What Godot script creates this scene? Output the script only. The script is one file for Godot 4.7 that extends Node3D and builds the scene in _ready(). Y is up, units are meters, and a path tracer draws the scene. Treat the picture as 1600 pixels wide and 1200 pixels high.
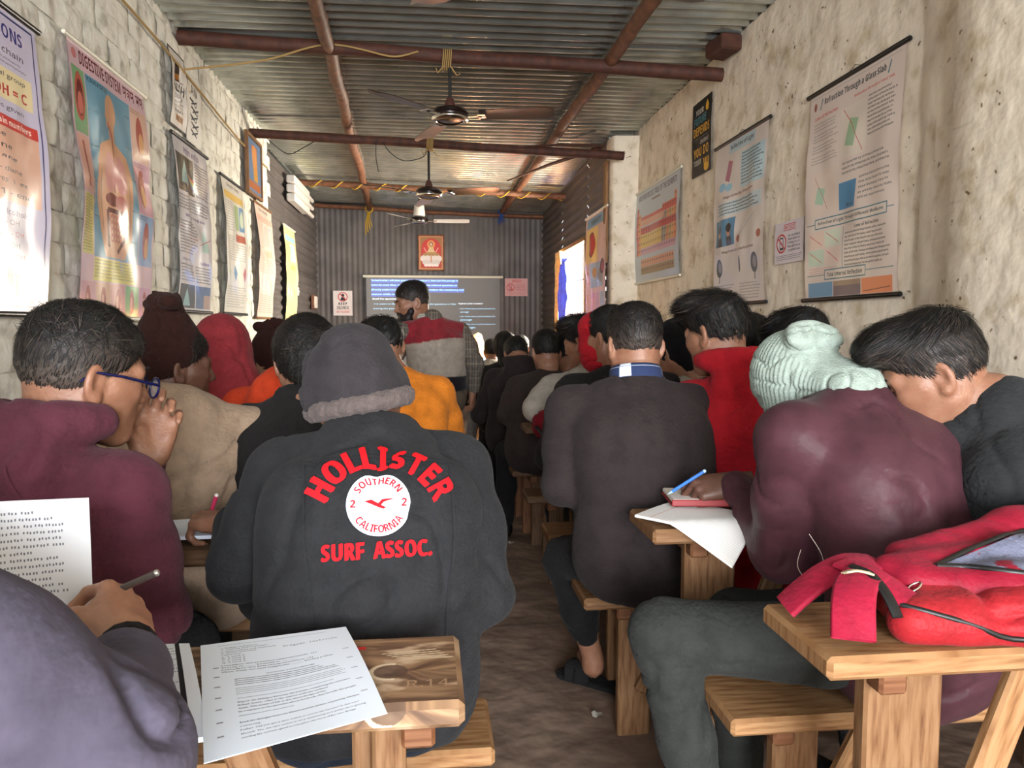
extends Node3D

var rng := RandomNumberGenerator.new()
var names := {}
var M := {}

# ---------- naming and tagging ----------
func numbered(called: String) -> String:
	var n: int = names.get(called, 0)
	names[called] = n + 1
	return called if n == 0 else "%s_%03d" % [called, n]

func thing(called: String, label: String, category: String, at := Vector3.ZERO, group := "") -> Node3D:
	var o := Node3D.new()
	o.name = numbered(called)
	add_child(o)
	o.position = at
	tag(o, label, category, group)
	return o

func tag(o: Node, label: String, category: String, group := "") -> void:
	o.set_meta("label", label)
	o.set_meta("category", category)
	if group:
		o.set_meta("group", group)

func part(called: String, mesh: Mesh, mat: Material, parent: Node, at := Vector3.ZERO, label := "") -> MeshInstance3D:
	var o := MeshInstance3D.new()
	o.mesh = mesh
	o.material_override = mat
	o.position = at
	var n := 0
	var nm := called
	while parent.has_node(NodePath(nm)):
		n += 1
		nm = "%s_%03d" % [called, n]
	o.name = nm
	parent.add_child(o)
	if label:
		o.set_meta("label", label)
	return o

func solo(called: String, mesh: Mesh, mat: Material, label: String, category: String, at := Vector3.ZERO, group := "") -> MeshInstance3D:
	var o := MeshInstance3D.new()
	o.mesh = mesh
	o.material_override = mat
	o.name = numbered(called)
	add_child(o)
	o.position = at
	tag(o, label, category, group)
	return o

func struct(called: String, mesh: Mesh, mat: Material) -> MeshInstance3D:
	var o := MeshInstance3D.new()
	o.mesh = mesh
	o.material_override = mat
	o.name = numbered(called)
	add_child(o)
	o.set_meta("kind", "structure")
	return o

# ---------- mesh builder ----------
class MB:
	var v := PackedVector3Array()
	var n := PackedVector3Array()
	var uv := PackedVector2Array()
	var c := PackedColorArray()
	var ix := PackedInt32Array()
	var colored := false

	func tri(a: Vector3, b: Vector3, d: Vector3, nn: Vector3, ua := Vector2.ZERO, ub := Vector2.ZERO, ud := Vector2.ZERO) -> void:
		var k := v.size()
		v.append(a); v.append(b); v.append(d)
		n.append(nn); n.append(nn); n.append(nn)
		uv.append(ua); uv.append(ub); uv.append(ud)
		if (d - a).cross(b - a).dot(nn) >= 0.0:
			ix.append(k); ix.append(k + 1); ix.append(k + 2)
		else:
			ix.append(k); ix.append(k + 2); ix.append(k + 1)

	func quad(a: Vector3, b: Vector3, d: Vector3, e: Vector3, nn: Vector3, ua := Vector2(0, 0), ub := Vector2(1, 0), ud := Vector2(1, 1), ue := Vector2(0, 1)) -> void:
		tri(a, b, d, nn, ua, ub, ud)
		tri(a, d, e, nn, ua, ud, ue)

	# chamfered box; u runs along its longest side, in metres
	func cbox(at: Vector3, size: Vector3, basis := Basis(), ch := 0.004, off := Vector2.ZERO) -> void:
		var h := size * 0.5
		ch = minf(ch, minf(h.x, minf(h.y, h.z)) * 0.9)
		var la := 0
		if size.y > size.x and size.y >= size.z: la = 1
		elif size.z > size.x and size.z > size.y: la = 2
		var sg := [-1.0, 1.0]
		for ax in 3:
			var a1 := (ax + 1) % 3
			var a2 := (ax + 2) % 3
			for s in sg:
				var ps := []
				var us := []
				for q in [[-1, -1], [1, -1], [1, 1], [-1, 1]]:
					var p := Vector3()
					p[ax] = s * h[ax]
					p[a1] = q[0] * (h[a1] - ch)
					p[a2] = q[1] * (h[a2] - ch)
					ps.append(at + basis * p)
					var uu := Vector2()
					if a1 == la: uu = Vector2(p[a1], p[a2])
					elif a2 == la: uu = Vector2(p[a2], p[a1])
					else: uu = Vector2(p[a1] * 0.3, p[a2])
					us.append(uu + off)
				var nn := Vector3()
				nn[ax] = s
				quad(ps[0], ps[1], ps[2], ps[3], basis * nn, us[0], us[1], us[2], us[3])
		for ax in 3:
			var a1 := (ax + 1) % 3
			var a2 := (ax + 2) % 3
			for s1 in sg:
				for s2 in sg:
					var ps := []
					for e in sg:
						var p := Vector3()
						p[ax] = e * (h[ax] - ch)
						p[a1] = s1 * h[a1]
						p[a2] = s2 * (h[a2] - ch)
						var r := p
						r[a1] = s1 * (h[a1] - ch)
						r[a2] = s2 * h[a2]
						ps.append([p, r])
					var nn := Vector3()
					nn[a1] = s1
					nn[a2] = s2
					var uo := off + Vector2(0, s1 * h[a1])
					var uA: Vector2 = uo + Vector2(ps[0][0][ax], 0) if ax == la else uo
					var uB: Vector2 = uo + Vector2(ps[1][0][ax], 0) if ax == la else uo + Vector2(0, 0.02)
					quad(at + basis * ps[0][0], at + basis * ps[1][0], at + basis * ps[1][1], at + basis * ps[0][1], (basis * nn).normalized(), uA, uB, uB, uA)
		for sx in sg:
			for sy in sg:
				for sz in sg:
					var s := Vector3(sx, sy, sz)
					var b := Vector3(sx * (h.x - ch), sy * (h.y - ch), sz * (h.z - ch))
					tri(at + basis * (b + Vector3(sx * ch, 0, 0)), at + basis * (b + Vector3(0, sy * ch, 0)), at + basis * (b + Vector3(0, 0, sz * ch)), (basis * s).normalized(), off, off, off)

	# a board from a to b with given width and thickness; side = direction of its width
	func board(a: Vector3, b: Vector3, width: float, thick: float, side: Vector3, ch := 0.004, off := Vector2.ZERO) -> void:
		var x := (b - a).normalized()
		var z := (side - x * side.dot(x)).normalized()
		var y := z.cross(x).normalized()
		cbox((a + b) * 0.5, Vector3((b - a).length(), thick, width), Basis(x, y, z), ch, off)

	# smooth indexed grid; f returns position for (i, j)
	func grid(nu: int, nv: int, pts: PackedVector3Array, flip := false, uvs := PackedVector2Array(), wrap_u := false) -> void:
		var k := v.size()
		var nn := PackedVector3Array()
		nn.resize(pts.size())
		var quads := PackedInt32Array()
		var mu := nu if wrap_u else nu - 1
		for j in nv - 1:
			for i in mu:
				var i2 := (i + 1) % nu
				var a := j * nu + i
				var b := j * nu + i2
				var d := (j + 1) * nu + i2
				var e := (j + 1) * nu + i
				var fn := (pts[d] - pts[a]).cross(pts[e] - pts[b])
				if flip: fn = -fn
				nn[a] += fn; nn[b] += fn; nn[d] += fn; nn[e] += fn
				if flip:
					ix.append(k + a); ix.append(k + b); ix.append(k + d)
					ix.append(k + a); ix.append(k + d); ix.append(k + e)
				else:
					ix.append(k + a); ix.append(k + d); ix.append(k + b)
					ix.append(k + a); ix.append(k + e); ix.append(k + d)
		for i in pts.size():
			v.append(pts[i])
			n.append(nn[i].normalized())
			if uvs.size(): uv.append(uvs[i])
			else: uv.append(Vector2(float(i % nu) / maxf(1, nu - 1), float(i / nu) / maxf(1, nv - 1)))

	# a tube along points; radii per point
	func tube(pts: Array, radii: Array, sides := 8, caps := true, flat := Vector2.ONE) -> void:
		var m := pts.size()
		var g := PackedVector3Array()
		var uvs := PackedVector2Array()
		var prev := Vector3.ZERO
		var run := 0.0
		for j in m:
			var p: Vector3 = pts[j]
			var t: Vector3 = ((pts[mini(j + 1, m - 1)] as Vector3) - (pts[maxi(j - 1, 0)] as Vector3)).normalized()
			var s := prev
			if j == 0:
				s = t.cross(Vector3.UP)
				if s.length() < 0.1: s = t.cross(Vector3.RIGHT)
			s = (s - t * s.dot(t)).normalized()
			prev = s
			var w := t.cross(s)
			if j > 0: run += (p - (pts[j - 1] as Vector3)).length()
			var r: float = radii[mini(j, radii.size() - 1)]
			for i in sides:
				var a := TAU * i / sides
				g.append(p + s * cos(a) * r * flat.x + w * sin(a) * r * flat.y)
				uvs.append(Vector2(run, float(i) / sides * TAU * r))
		grid(sides, m, g, true, uvs, true)
		if caps:
			for e in [0, m - 1]:
				var nn: Vector3 = ((pts[0] as Vector3) - (pts[1] as Vector3)).normalized() if e == 0 else ((pts[m - 1] as Vector3) - (pts[m - 2] as Vector3)).normalized()
				for i in range(1, sides - 1):
					tri(g[e * sides], g[e * sides + i], g[e * sides + i + 1], nn)

	# a surface of revolution about the y axis of xf
	func lathe(prof: Array, sides := 20, xf := Transform3D()) -> void:
		var g := PackedVector3Array()
		for p in prof:
			for i in sides:
				var a := TAU * i / sides
				g.append(xf * Vector3(cos(a) * p.x, p.y, sin(a) * p.x))
		grid(sides, prof.size(), g, false, PackedVector2Array(), true)

	func sphere(at: Vector3, r: Vector3, sides := 12, rings := 8, basis := Basis()) -> void:
		var pr := []
		for j in rings + 1:
			var a := PI * j / rings - PI / 2
			pr.append(Vector2(maxf(cos(a), 0.001), sin(a)))
		lathe(pr, sides, Transform3D(basis.scaled_local(r), at))

	func add(o: MB, xf := Transform3D()) -> void:
		var k := v.size()
		for i in o.v.size():
			v.append(xf * o.v[i])
			n.append((xf.basis * o.n[i]).normalized())
		uv.append_array(o.uv)
		if o.colored:
			while c.size() < k: c.append(Color.WHITE)
			c.append_array(o.c)
			colored = true
		if xf.basis.determinant() < 0.0:
			for i in range(0, o.ix.size(), 3):
				ix.append(k + o.ix[i]); ix.append(k + o.ix[i + 2]); ix.append(k + o.ix[i + 1])
		else:
			for i in o.ix: ix.append(k + i)

	func paint(col: Color) -> void:
		colored = true
		while c.size() < v.size(): c.append(col)

	func mesh(base := Vector3.ZERO) -> ArrayMesh:
		var a := []
		a.resize(Mesh.ARRAY_MAX)
		if base != Vector3.ZERO:
			for i in v.size(): v[i] -= base
		a[Mesh.ARRAY_VERTEX] = v
		a[Mesh.ARRAY_NORMAL] = n
		if uv.size() == v.size(): a[Mesh.ARRAY_TEX_UV] = uv
		if colored:
			while c.size() < v.size(): c.append(Color.WHITE)
			a[Mesh.ARRAY_COLOR] = c
		a[Mesh.ARRAY_INDEX] = ix
		var m := ArrayMesh.new()
		m.add_surface_from_arrays(Mesh.PRIMITIVE_TRIANGLES, a)
		return m

# ---------- materials ----------
func mat(col: Color, rough := 0.8, metal := 0.0) -> StandardMaterial3D:
	var m := StandardMaterial3D.new()
	m.albedo_color = col
	m.roughness = rough
	m.metallic = metal
	return m

func noise(freq: float, oct := 4, sd := 1, type := FastNoiseLite.TYPE_SIMPLEX_SMOOTH) -> FastNoiseLite:
	var f := FastNoiseLite.new()
	f.noise_type = type
	f.frequency = freq
	f.fractal_octaves = oct
	f.seed = sd
	return f

func ntex(f: FastNoiseLite, stops := [], size := 256, normal := 0.0) -> NoiseTexture2D:
	var t := NoiseTexture2D.new()
	t.width = size
	t.height = size
	t.seamless = true
	t.noise = f
	if normal > 0:
		t.as_normal_map = true
		t.bump_strength = normal
	if stops.size():
		var g := Gradient.new()
		var o := PackedFloat32Array()
		var cs := PackedColorArray()
		for s in stops:
			o.append(s[0])
			cs.append(s[1])
		g.offsets = o
		g.colors = cs
		t.color_ramp = g
	return t

func tri_planar(m: StandardMaterial3D, scale: float, world := false) -> StandardMaterial3D:
	m.uv1_triplanar = true
	m.uv1_world_triplanar = world
	m.uv1_scale = Vector3.ONE * scale
	return m

func grey(x: float) -> Color:
	return Color(x, x, x)

func make_materials() -> void:
	# whitewashed block wall
	var m := mat(Color(0.9, 0.89, 0.87), 0.92)
	m.albedo_texture = ntex(noise(0.012, 5, 3), [[0.0, Color(0.6, 0.58, 0.54)], [0.22, Color(0.78, 0.76, 0.72)], [0.4, Color(0.91, 0.9, 0.87)], [1.0, Color(1, 1, 0.98)]], 512)
	m.heightmap_enabled = true
	m.heightmap_texture = ntex(noise(0.03, 5, 8), [], 512)
	m.heightmap_scale = 0.45
	M.wash = tri_planar(m, 0.9, true)
	m = mat(Color(0.84, 0.83, 0.8), 0.95)
	m.albedo_texture = M.wash.albedo_texture
	M.mortar = tri_planar(m, 1.3, true)
	# rough plaster
	m = mat(Color(0.92, 0.88, 0.82), 0.93)
	m.albedo_texture = ntex(noise(0.008, 6, 21), [[0.0, Color(0.76, 0.7, 0.62)], [0.2, Color(0.87, 0.83, 0.76)], [0.38, Color(0.95, 0.93, 0.9)], [0.7, Color(1, 0.98, 0.95)], [1.0, Color(0.96, 0.96, 0.94)]], 1024)
	m.heightmap_enabled = true
	m.heightmap_texture = ntex(noise(0.022, 6, 5), [], 512)
	m.heightmap_scale = 0.6
	m.detail_enabled = true
	m.detail_blend_mode = BaseMaterial3D.BLEND_MODE_MUL
	m.detail_albedo = ntex(noise(0.05, 3, 77), [[0.0, Color(0.35, 0.28, 0.22, 1)], [0.09, Color(0.5, 0.42, 0.35, 1)], [0.14, Color(1, 1, 1, 1)], [1.0, Color(1, 1, 1, 1)]], 512)
	m.uv2_triplanar = true
	m.uv2_world_triplanar = true
	m.uv2_scale = Vector3.ONE * 1.1
	M.plaster = tri_planar(m, 0.55, true)
	# trampled floor
	m = mat(Color(0.6, 0.51, 0.45), 0.9)
	m.albedo_texture = ntex(noise(0.012, 6, 31), [[0.0, Color(0.68, 0.65, 0.62)], [0.5, Color(0.8, 0.77, 0.74)], [1.0, Color(0.95, 0.93, 0.9)]], 512)
	m.heightmap_enabled = true
	m.heightmap_texture = ntex(noise(0.04, 4, 6), [], 256)
	m.heightmap_scale = 0.6
	M.floor = tri_planar(m, 0.7, true)
	# galvanised roof
	m = mat(Color(0.86, 0.88, 0.87), 0.27, 0.8)
	m.albedo_texture = ntex(noise(0.02, 4, 41, FastNoiseLite.TYPE_CELLULAR), [[0.0, Color(0.7, 0.7, 0.68)], [0.5, Color(0.88, 0.88, 0.86)], [1.0, Color(1, 1, 1)]], 256)
	m.roughness_texture = ntex(noise(0.01, 4, 43), [[0.0, grey(0.75)], [1.0, grey(1.0)]], 256)
	M.zinc = tri_planar(m, 0.8, true)
	# dark painted sheets
	m = mat(Color(0.4, 0.37, 0.36), 0.5, 0.15)
	m.albedo_texture = ntex(noise(0.01, 5, 45), [[0.0, grey(0.75)], [1.0, grey(1.0)]], 256)
	M.sheet = tri_planar(m, 0.7, true)
	# rusty pipe, bamboo
	m = mat(Color(0.36, 0.2, 0.14), 0.72, 0.1)
	m.albedo_texture = ntex(noise(0.03, 4, 47), [[0.0, grey(0.6)], [1.0, grey(1.0)]], 256)
	M.rust = tri_planar(m, 1.5)
	m = mat(Color(0.55, 0.35, 0.23), 0.6)
	m.albedo_texture = ntex(noise(0.03, 4, 48), [[0.0, grey(0.55)], [1.0, grey(1.0)]], 256)
	M.bamboo = tri_planar(m, 1.2)
	# woods: u runs along the grain
	var grain := ntex(noise(0.02, 5, 51), [[0.0, Color(0.66, 0.55, 0.44)], [0.3, Color(0.85, 0.77, 0.67)], [0.6, Color(0.95, 0.9, 0.82)], [1.0, Color(1, 0.97, 0.92)]], 512)
	var grain_n := ntex(noise(0.03, 4, 52), [], 256, 3.0)
	for w in [["wood_pale", Color(0.6, 0.475, 0.355)], ["wood", Color(0.5, 0.39, 0.295)], ["wood_red", Color(0.47, 0.33, 0.245)], ["wood_old", Color(0.4, 0.315, 0.25)]]:
		m = mat(w[1], 0.62)
		m.albedo_texture = grain
		m.uv1_scale = Vector3(0.8, 7.0, 1)
		m.normal_enabled = true
		m.normal_texture = grain_n
		m.normal_scale = 0.25
		m.metallic_specular = 0.35
		M[w[0]] = m
	# fan and small things
	M.fan_dark = mat(Color(0.12, 0.07, 0.06), 0.25, 0.3)
	M.chrome = mat(Color(0.85, 0.83, 0.8), 0.18, 1.0)
	M.blade = mat(Color(0.42, 0.36, 0.32), 0.32, 0.55)
	M.black = mat(Color(0.035, 0.033, 0.035), 0.45)
	M.black_rod = mat(Color(0.05, 0.05, 0.055), 0.35)
	M.white_rod = mat(Color(0.85, 0.83, 0.76), 0.45)
	M.white_plastic = mat(Color(0.86, 0.83, 0.8), 0.4)
	M.rope = mat(Color(0.62, 0.5, 0.3), 0.9)
	M.yellow_cord = mat(Color(0.75, 0.6, 0.16), 0.8)
	M.blue_cord = mat(Color(0.12, 0.3, 0.6), 0.8)
	M.wire = mat(Color(0.08, 0.07, 0.06), 0.7)
# ---------- the room ----------
func roof_y(x: float, z: float) -> float:
	var far := clampf((-z - 6.5) / 4.5, 0.0, 1.0)
	return lerpf(3.03, lerpf(3.05, 2.9, far), clampf((x + 1.5) / 3.45, -0.1, 1.1))

func corr_roof(z0: float, z1: float, lift: float) -> ArrayMesh:
	var b := MB.new()
	var nz := int(absf(z1 - z0) / 0.11 * 8) + 1
	var xs := [-1.75, -0.6, 0.6, 1.3, 2.2]
	for side in 2:
		var g := PackedVector3Array()
		for j in nz:
			var z := lerpf(z0, z1, float(j) / (nz - 1))
			for x in xs:
				g.append(Vector3(x, roof_y(x, z) + 0.018 * cos(z / 0.11 * TAU) + lift + (0.0 if side == 0 else 0.0012), z))
		b.grid(xs.size(), nz, g, side == 1)
	return b.mesh()

# ribbed wall sheet; o = corner, a = direction across the ribs, w = width, b = direction along them, h = length, nn = face direction
func corr_wall(o: Vector3, a: Vector3, w: float, bdir: Vector3, h: float, nn: Vector3, phase := 0.0, amp := 0.011, pitch := 0.105) -> ArrayMesh:
	var m := MB.new()
	var nz := maxi(int(w / pitch * 8), 4) + 1
	for side in 2:
		var g := PackedVector3Array()
		for j in nz:
			var t := w * j / (nz - 1)
			var off := nn * (amp * cos((t + phase) / pitch * TAU) - side * 0.002)
			g.append(o + a * t + off)
			g.append(o + a * t + bdir * h + off)
		var flip := a.cross(bdir).dot(nn) > 0.0
		m.grid(2, nz, g, flip != (side == 1))
	return m.mesh()

func wall_slab(called: String, lo: Vector3, hi: Vector3, m: Material) -> MeshInstance3D:
	var b := MB.new()
	b.cbox((lo + hi) * 0.5, hi - lo, Basis(), 0.002)
	return struct(called, b.mesh(), m)

func build_room() -> void:
	# floor: worn earth and cement
	var b := MB.new()
	var fn := noise(0.9, 3, 61)
	var g := PackedVector3Array()
	var nx := 46
	var nz := 150
	for j in nz:
		for i in nx:
			var x := -2.0 + 4.5 * i / (nx - 1)
			var z := 3.2 - 14.8 * j / (nz - 1)
			g.append(Vector3(x, floor_y(z) + 0.006 * fn.get_noise_2d(x * 2, z * 2) - 0.006, z))
	b.grid(nx, nz, g, true)
	b.cbox(Vector3(0.25, -0.33, -4.2), Vector3(4.5, 0.2, 14.8))
	struct("floor", b.mesh(), M.floor)
	# ground outside
	b = MB.new()
	b.cbox(Vector3(0, -0.4, -4), Vector3(60, 0.2, 60))
	struct("ground", b.mesh(), M.outside)
	# left wall: blocks laid on a mortar core
	var wl := wall_slab("wall_left", Vector3(-1.75, -0.2, -7.52), Vector3(-1.512, 2.99, 0.5), M.mortar)
	wall_slab("wall_left", Vector3(-1.75, -0.05, 0.5), Vector3(-1.512, 1.2, 2.7), M.mortar)
	wall_slab("wall_left", Vector3(-1.75, 2.75, 0.5), Vector3(-1.512, 2.99, 2.7), M.mortar)
	wall_slab("wall_left", Vector3(-1.75, -0.05, 2.7), Vector3(-1.512, 2.99, 3.2), M.mortar)
	var unseen_w := thing_struct("unseen_window_2")  # window out of view, placed to light the right wall and desk papers
	for q in [[Vector3(-1.63, 1.19, 1.6), Vector3(0.26, 0.05, 2.24)], [Vector3(-1.63, 2.76, 1.6), Vector3(0.26, 0.05, 2.24)], [Vector3(-1.63, 1.97, 0.5), Vector3(0.26, 1.6, 0.05)], [Vector3(-1.63, 1.97, 2.7), Vector3(0.26, 1.6, 0.05)]]:
		var fb := MB.new()
		fb.cbox(q[0], q[1], Basis(), 0.004)
		part("window_frame", fb.mesh(), M.wood, unseen_w)
	var variants := []
	for q in 8:
		var mb := MB.new()
		var bn := noise(9.0, 3, 200 + q)
		var L := 0.262
		var Hh := 0.124
		var pts := PackedVector3Array()
		for j in 6:
			for i in 9:
				var y := (float(j) / 5 - 0.5) * Hh
				var z := (0.5 - float(i) / 8) * L
				var edge := minf(minf(float(i), 8.0 - i) / 1.0, minf(float(j), 5.0 - j) / 1.0)
				var d := 0.0045 if edge >= 1.0 else -0.001
				d += bn.get_noise_2d(y * 1.2, z * 1.2) * 0.006
				var jit := 0.004 if edge < 1.0 else 0.0
				pts.append(Vector3(d, y + bn.get_noise_2d(z * 5, 3) * jit * 2, z + bn.get_noise_2d(y * 5, 9) * jit * 2))
		mb.grid(9, 6, pts, false)
		variants.append(mb)
	var vmesh := []
	for q in variants: vmesh.append((q as MB).mesh())
	var low := MB.new()
	var row := 0
	var y := 0.03
	while y < 2.99:
		var z := -2.45 - (0.13 if row % 2 else 0.0)
		while z > -7.46:
			var q := rng.randi() % 8
			var at := Vector3(-1.512 + rng.randf_range(0.0, 0.006), y + 0.064, z - 0.133)
			if y > 1.03:
				var o := MeshInstance3D.new()
				o.mesh = vmesh[q]
				o.material_override = M.wash
				o.position = at
				o.rotation.x = rng.randf_range(-0.012, 0.012)
				o.name = "brick" if not wl.has_node("brick") else "brick_%03d" % wl.get_child_count()
				wl.add_child(o)
			else:
				low.add(variants[q], Transform3D(Basis(), at))
			z -= 0.268
		y += 0.128
		row += 1
	# the near stretch of the same wall, beside and behind the camera
	row = 0
	y = 0.03
	while y < 2.99:
		var z := -2.45 + 0.268 - (0.13 if row % 2 else 0.0)
		while z < 3.0:
			if y < 1.1 or y > 2.7 or z < 0.4 or z - 0.26 > 2.72: low.add(variants[rng.randi() % 8], Transform3D(Basis(), Vector3(-1.512, y + 0.064, z - 0.133)))
			z += 0.268
		y += 0.128
		row += 1
	var lo := part("lower_blocks", low.mesh(), M.wash, wl)
	lo.set_meta("kind", "stuff")
	# the wall's raw end, where the sheet wall begins
	# right wall: uneven plaster
	b = MB.new()
	var pn := noise(1.0, 4, 71)
	g = PackedVector3Array()
	nx = 240
	var ny := 70
	for j in ny:
		for i in nx:
			var z := 3.2 - 10.4 * i / (nx - 1)
			var yy := -0.2 + 3.24 * j / (ny - 1)
			g.append(Vector3(1.95 - 0.008 * pn.get_noise_2d(z * 1.5, yy * 1.5) - 0.004 * pn.get_noise_2d(z * 9, yy * 9) - 0.004, yy, z))
	b.grid(nx, ny, g, false)
	b.cbox(Vector3(2.1, 1.49, -2.0), Vector3(0.26, 3.08, 10.4))
	struct("wall_right", b.mesh(), M.plaster)
	# pier on the right wall near the camera, and the pillar where the sheets begin
	b = MB.new()
	g = PackedVector3Array()
	ny = 60
	for j in ny:
		var yy := -0.02 + 3.03 * j / (ny - 1)
		var w1 := 0.008 * pn.get_noise_2d(yy * 5, 3)
		var w2 := 0.008 * pn.get_noise_2d(yy * 5, 13)
		var w3 := 0.006 * pn.get_noise_2d(yy * 7, 23)
		for p in [Vector2(1.952, -2.86), Vector2(1.93 + w1, -2.845), Vector2(1.925 + w1, -2.76), Vector2(1.915 + w2, -2.74), Vector2(1.9 + w2, -2.6), Vector2(1.86 + w3, -2.575), Vector2(1.855 + w3, -2.45), Vector2(1.85 + w2, -2.2), Vector2(1.86 + w1, -1.95), Vector2(1.952, -1.93)]:
			g.append(Vector3(p.x, yy, p.y))
	b.grid(10, ny, g, false)
	struct("trim_1", b.mesh(), M.plaster)
	b = MB.new()
	g = PackedVector3Array()
	for j in ny:
		var yy := -0.2 + 3.18 * j / (ny - 1)
		var w1 := 0.012 * pn.get_noise_2d(yy * 4, 33)
		var w2 := 0.012 * pn.get_noise_2d(yy * 4, 43)
		for p in [Vector2(1.96, -6.98), Vector2(1.73 + w1, -7.0), Vector2(1.705 + w1, -7.02), Vector2(1.7 + w1, -7.1), Vector2(1.7 + w2, -7.22), Vector2(1.72 + w2, -7.25), Vector2(1.96, -7.27)]:
			g.append(Vector3(p.x, yy, p.y))
	b.grid(7, ny, g, false)
	b.cbox(Vector3(1.9, 1.45, -7.12), Vector3(0.3, 2.9, 0.2))
	struct("trim_2", b.mesh(), M.plaster)
	# ribbed sheet walls of the far half
	var wls := thing_struct("wall_left_far")
	for k in 3:
		part("wall_sheet", corr_wall(Vector3(-1.6, -0.2 + k * 1.06, -7.45), Vector3.UP, 1.08, Vector3(0, 0, -1), 4.0, Vector3.RIGHT, k * 1.0), M.sheet, wls)
	var wrs := thing_struct("wall_right_far")
	var wz0 := -8.07
	var wz1 := -9.62
	part("wall_sheet", corr_wall(Vector3(1.7, -0.2, -7.2), Vector3.UP, 3.32, Vector3(0, 0, -1), 0.87, Vector3.LEFT), M.sheet, wrs)
	part("wall_sheet", corr_wall(Vector3(1.7, -0.2, wz1), Vector3.UP, 3.2, Vector3(0, 0, -1), 1.9, Vector3.LEFT), M.sheet, wrs)
	part("wall_sheet", corr_wall(Vector3(1.7, -0.2, wz0), Vector3.UP, 1.15, Vector3(0, 0, -1), wz0 - wz1, Vector3.LEFT), M.sheet, wrs)
	part("wall_sheet", corr_wall(Vector3(1.7, 2.17, wz0), Vector3.UP, 0.92, Vector3(0, 0, -1), wz0 - wz1, Vector3.LEFT, 2.17), M.sheet, wrs)
	var wb := thing_struct("wall_back")
	for k in 4:
		part("wall_sheet", corr_wall(Vector3(-1.62 + k * 0.84, -0.2, -11.35 + 0.002 * (k % 2)), Vector3.RIGHT, 0.86, Vector3.UP, 3.19, Vector3(0, 0, 1), k * 0.84, 0.0026, 0.078), M.sheet, wb)
	# added outer skins, so that the sheets do not let daylight through at the corners
	wall_slab("wall_back_added_skin", Vector3(-1.8, -0.25, -11.6), Vector3(2.0, 3.0, -11.42), M.sheet)
	wall_slab("wall_left_added_skin", Vector3(-1.8, -0.25, -11.5), Vector3(-1.64, 2.98, -7.4), M.sheet)
	# rear wall out of view, its wide doorway placed to light the near rows
	wall_slab("wall_rear", Vector3(-1.75, -0.05, 3.2), Vector3(-0.9, 3.0, 3.4), M.plaster)
	wall_slab("wall_rear", Vector3(1.55, -0.05, 3.2), Vector3(2.2, 3.0, 3.4), M.plaster)
	wall_slab("wall_rear", Vector3(-0.9, 2.5, 3.2), Vector3(1.55, 3.0, 3.4), M.plaster)
	# roof of overlapping sheets
	var roof := thing_struct("ceiling")
	var z0 := 3.5
	var k := 0
	while z0 > -11.5:
		part("roof_sheet", corr_roof(z0, maxf(z0 - 0.94, -11.6), 0.003 * (k % 2)), M.zinc, roof)
		z0 -= 0.88
		k += 1
	build_frame()
	build_window()

func thing_struct(called: String) -> Node3D:
	var o := Node3D.new()
	o.name = numbered(called)
	add_child(o)
	o.set_meta("kind", "structure")
	return o

func knotted_pole(p0: Vector3, p1: Vector3, r: float, sag: float, step: float) -> ArrayMesh:
	var b := MB.new()
	var pts := []
	var rr := []
	var n := int((p1 - p0).length() / 0.08) + 2
	var wn := noise(0.7, 2, int(p0.x * 100 + p0.z * 10) + 500)
	for i in n:
		var t := float(i) / (n - 1)
		var d := t * (p1 - p0).length()
		var p := p0.lerp(p1, t) + Vector3(0, -sag * sin(PI * t), 0) + Vector3(wn.get_noise_1d(d), 0.5 * wn.get_noise_1d(d + 40), wn.get_noise_1d(d + 90)) * 0.02
		pts.append(p)
		var kk := fposmod(d, step)
		rr.append(r * (1.13 if step > 0 and kk < 0.08 else 1.0) * (1.0 + 0.05 * wn.get_noise_1d(d * 3 + 7)))
	b.tube(pts, rr, 12)
	return b.mesh()

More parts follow.
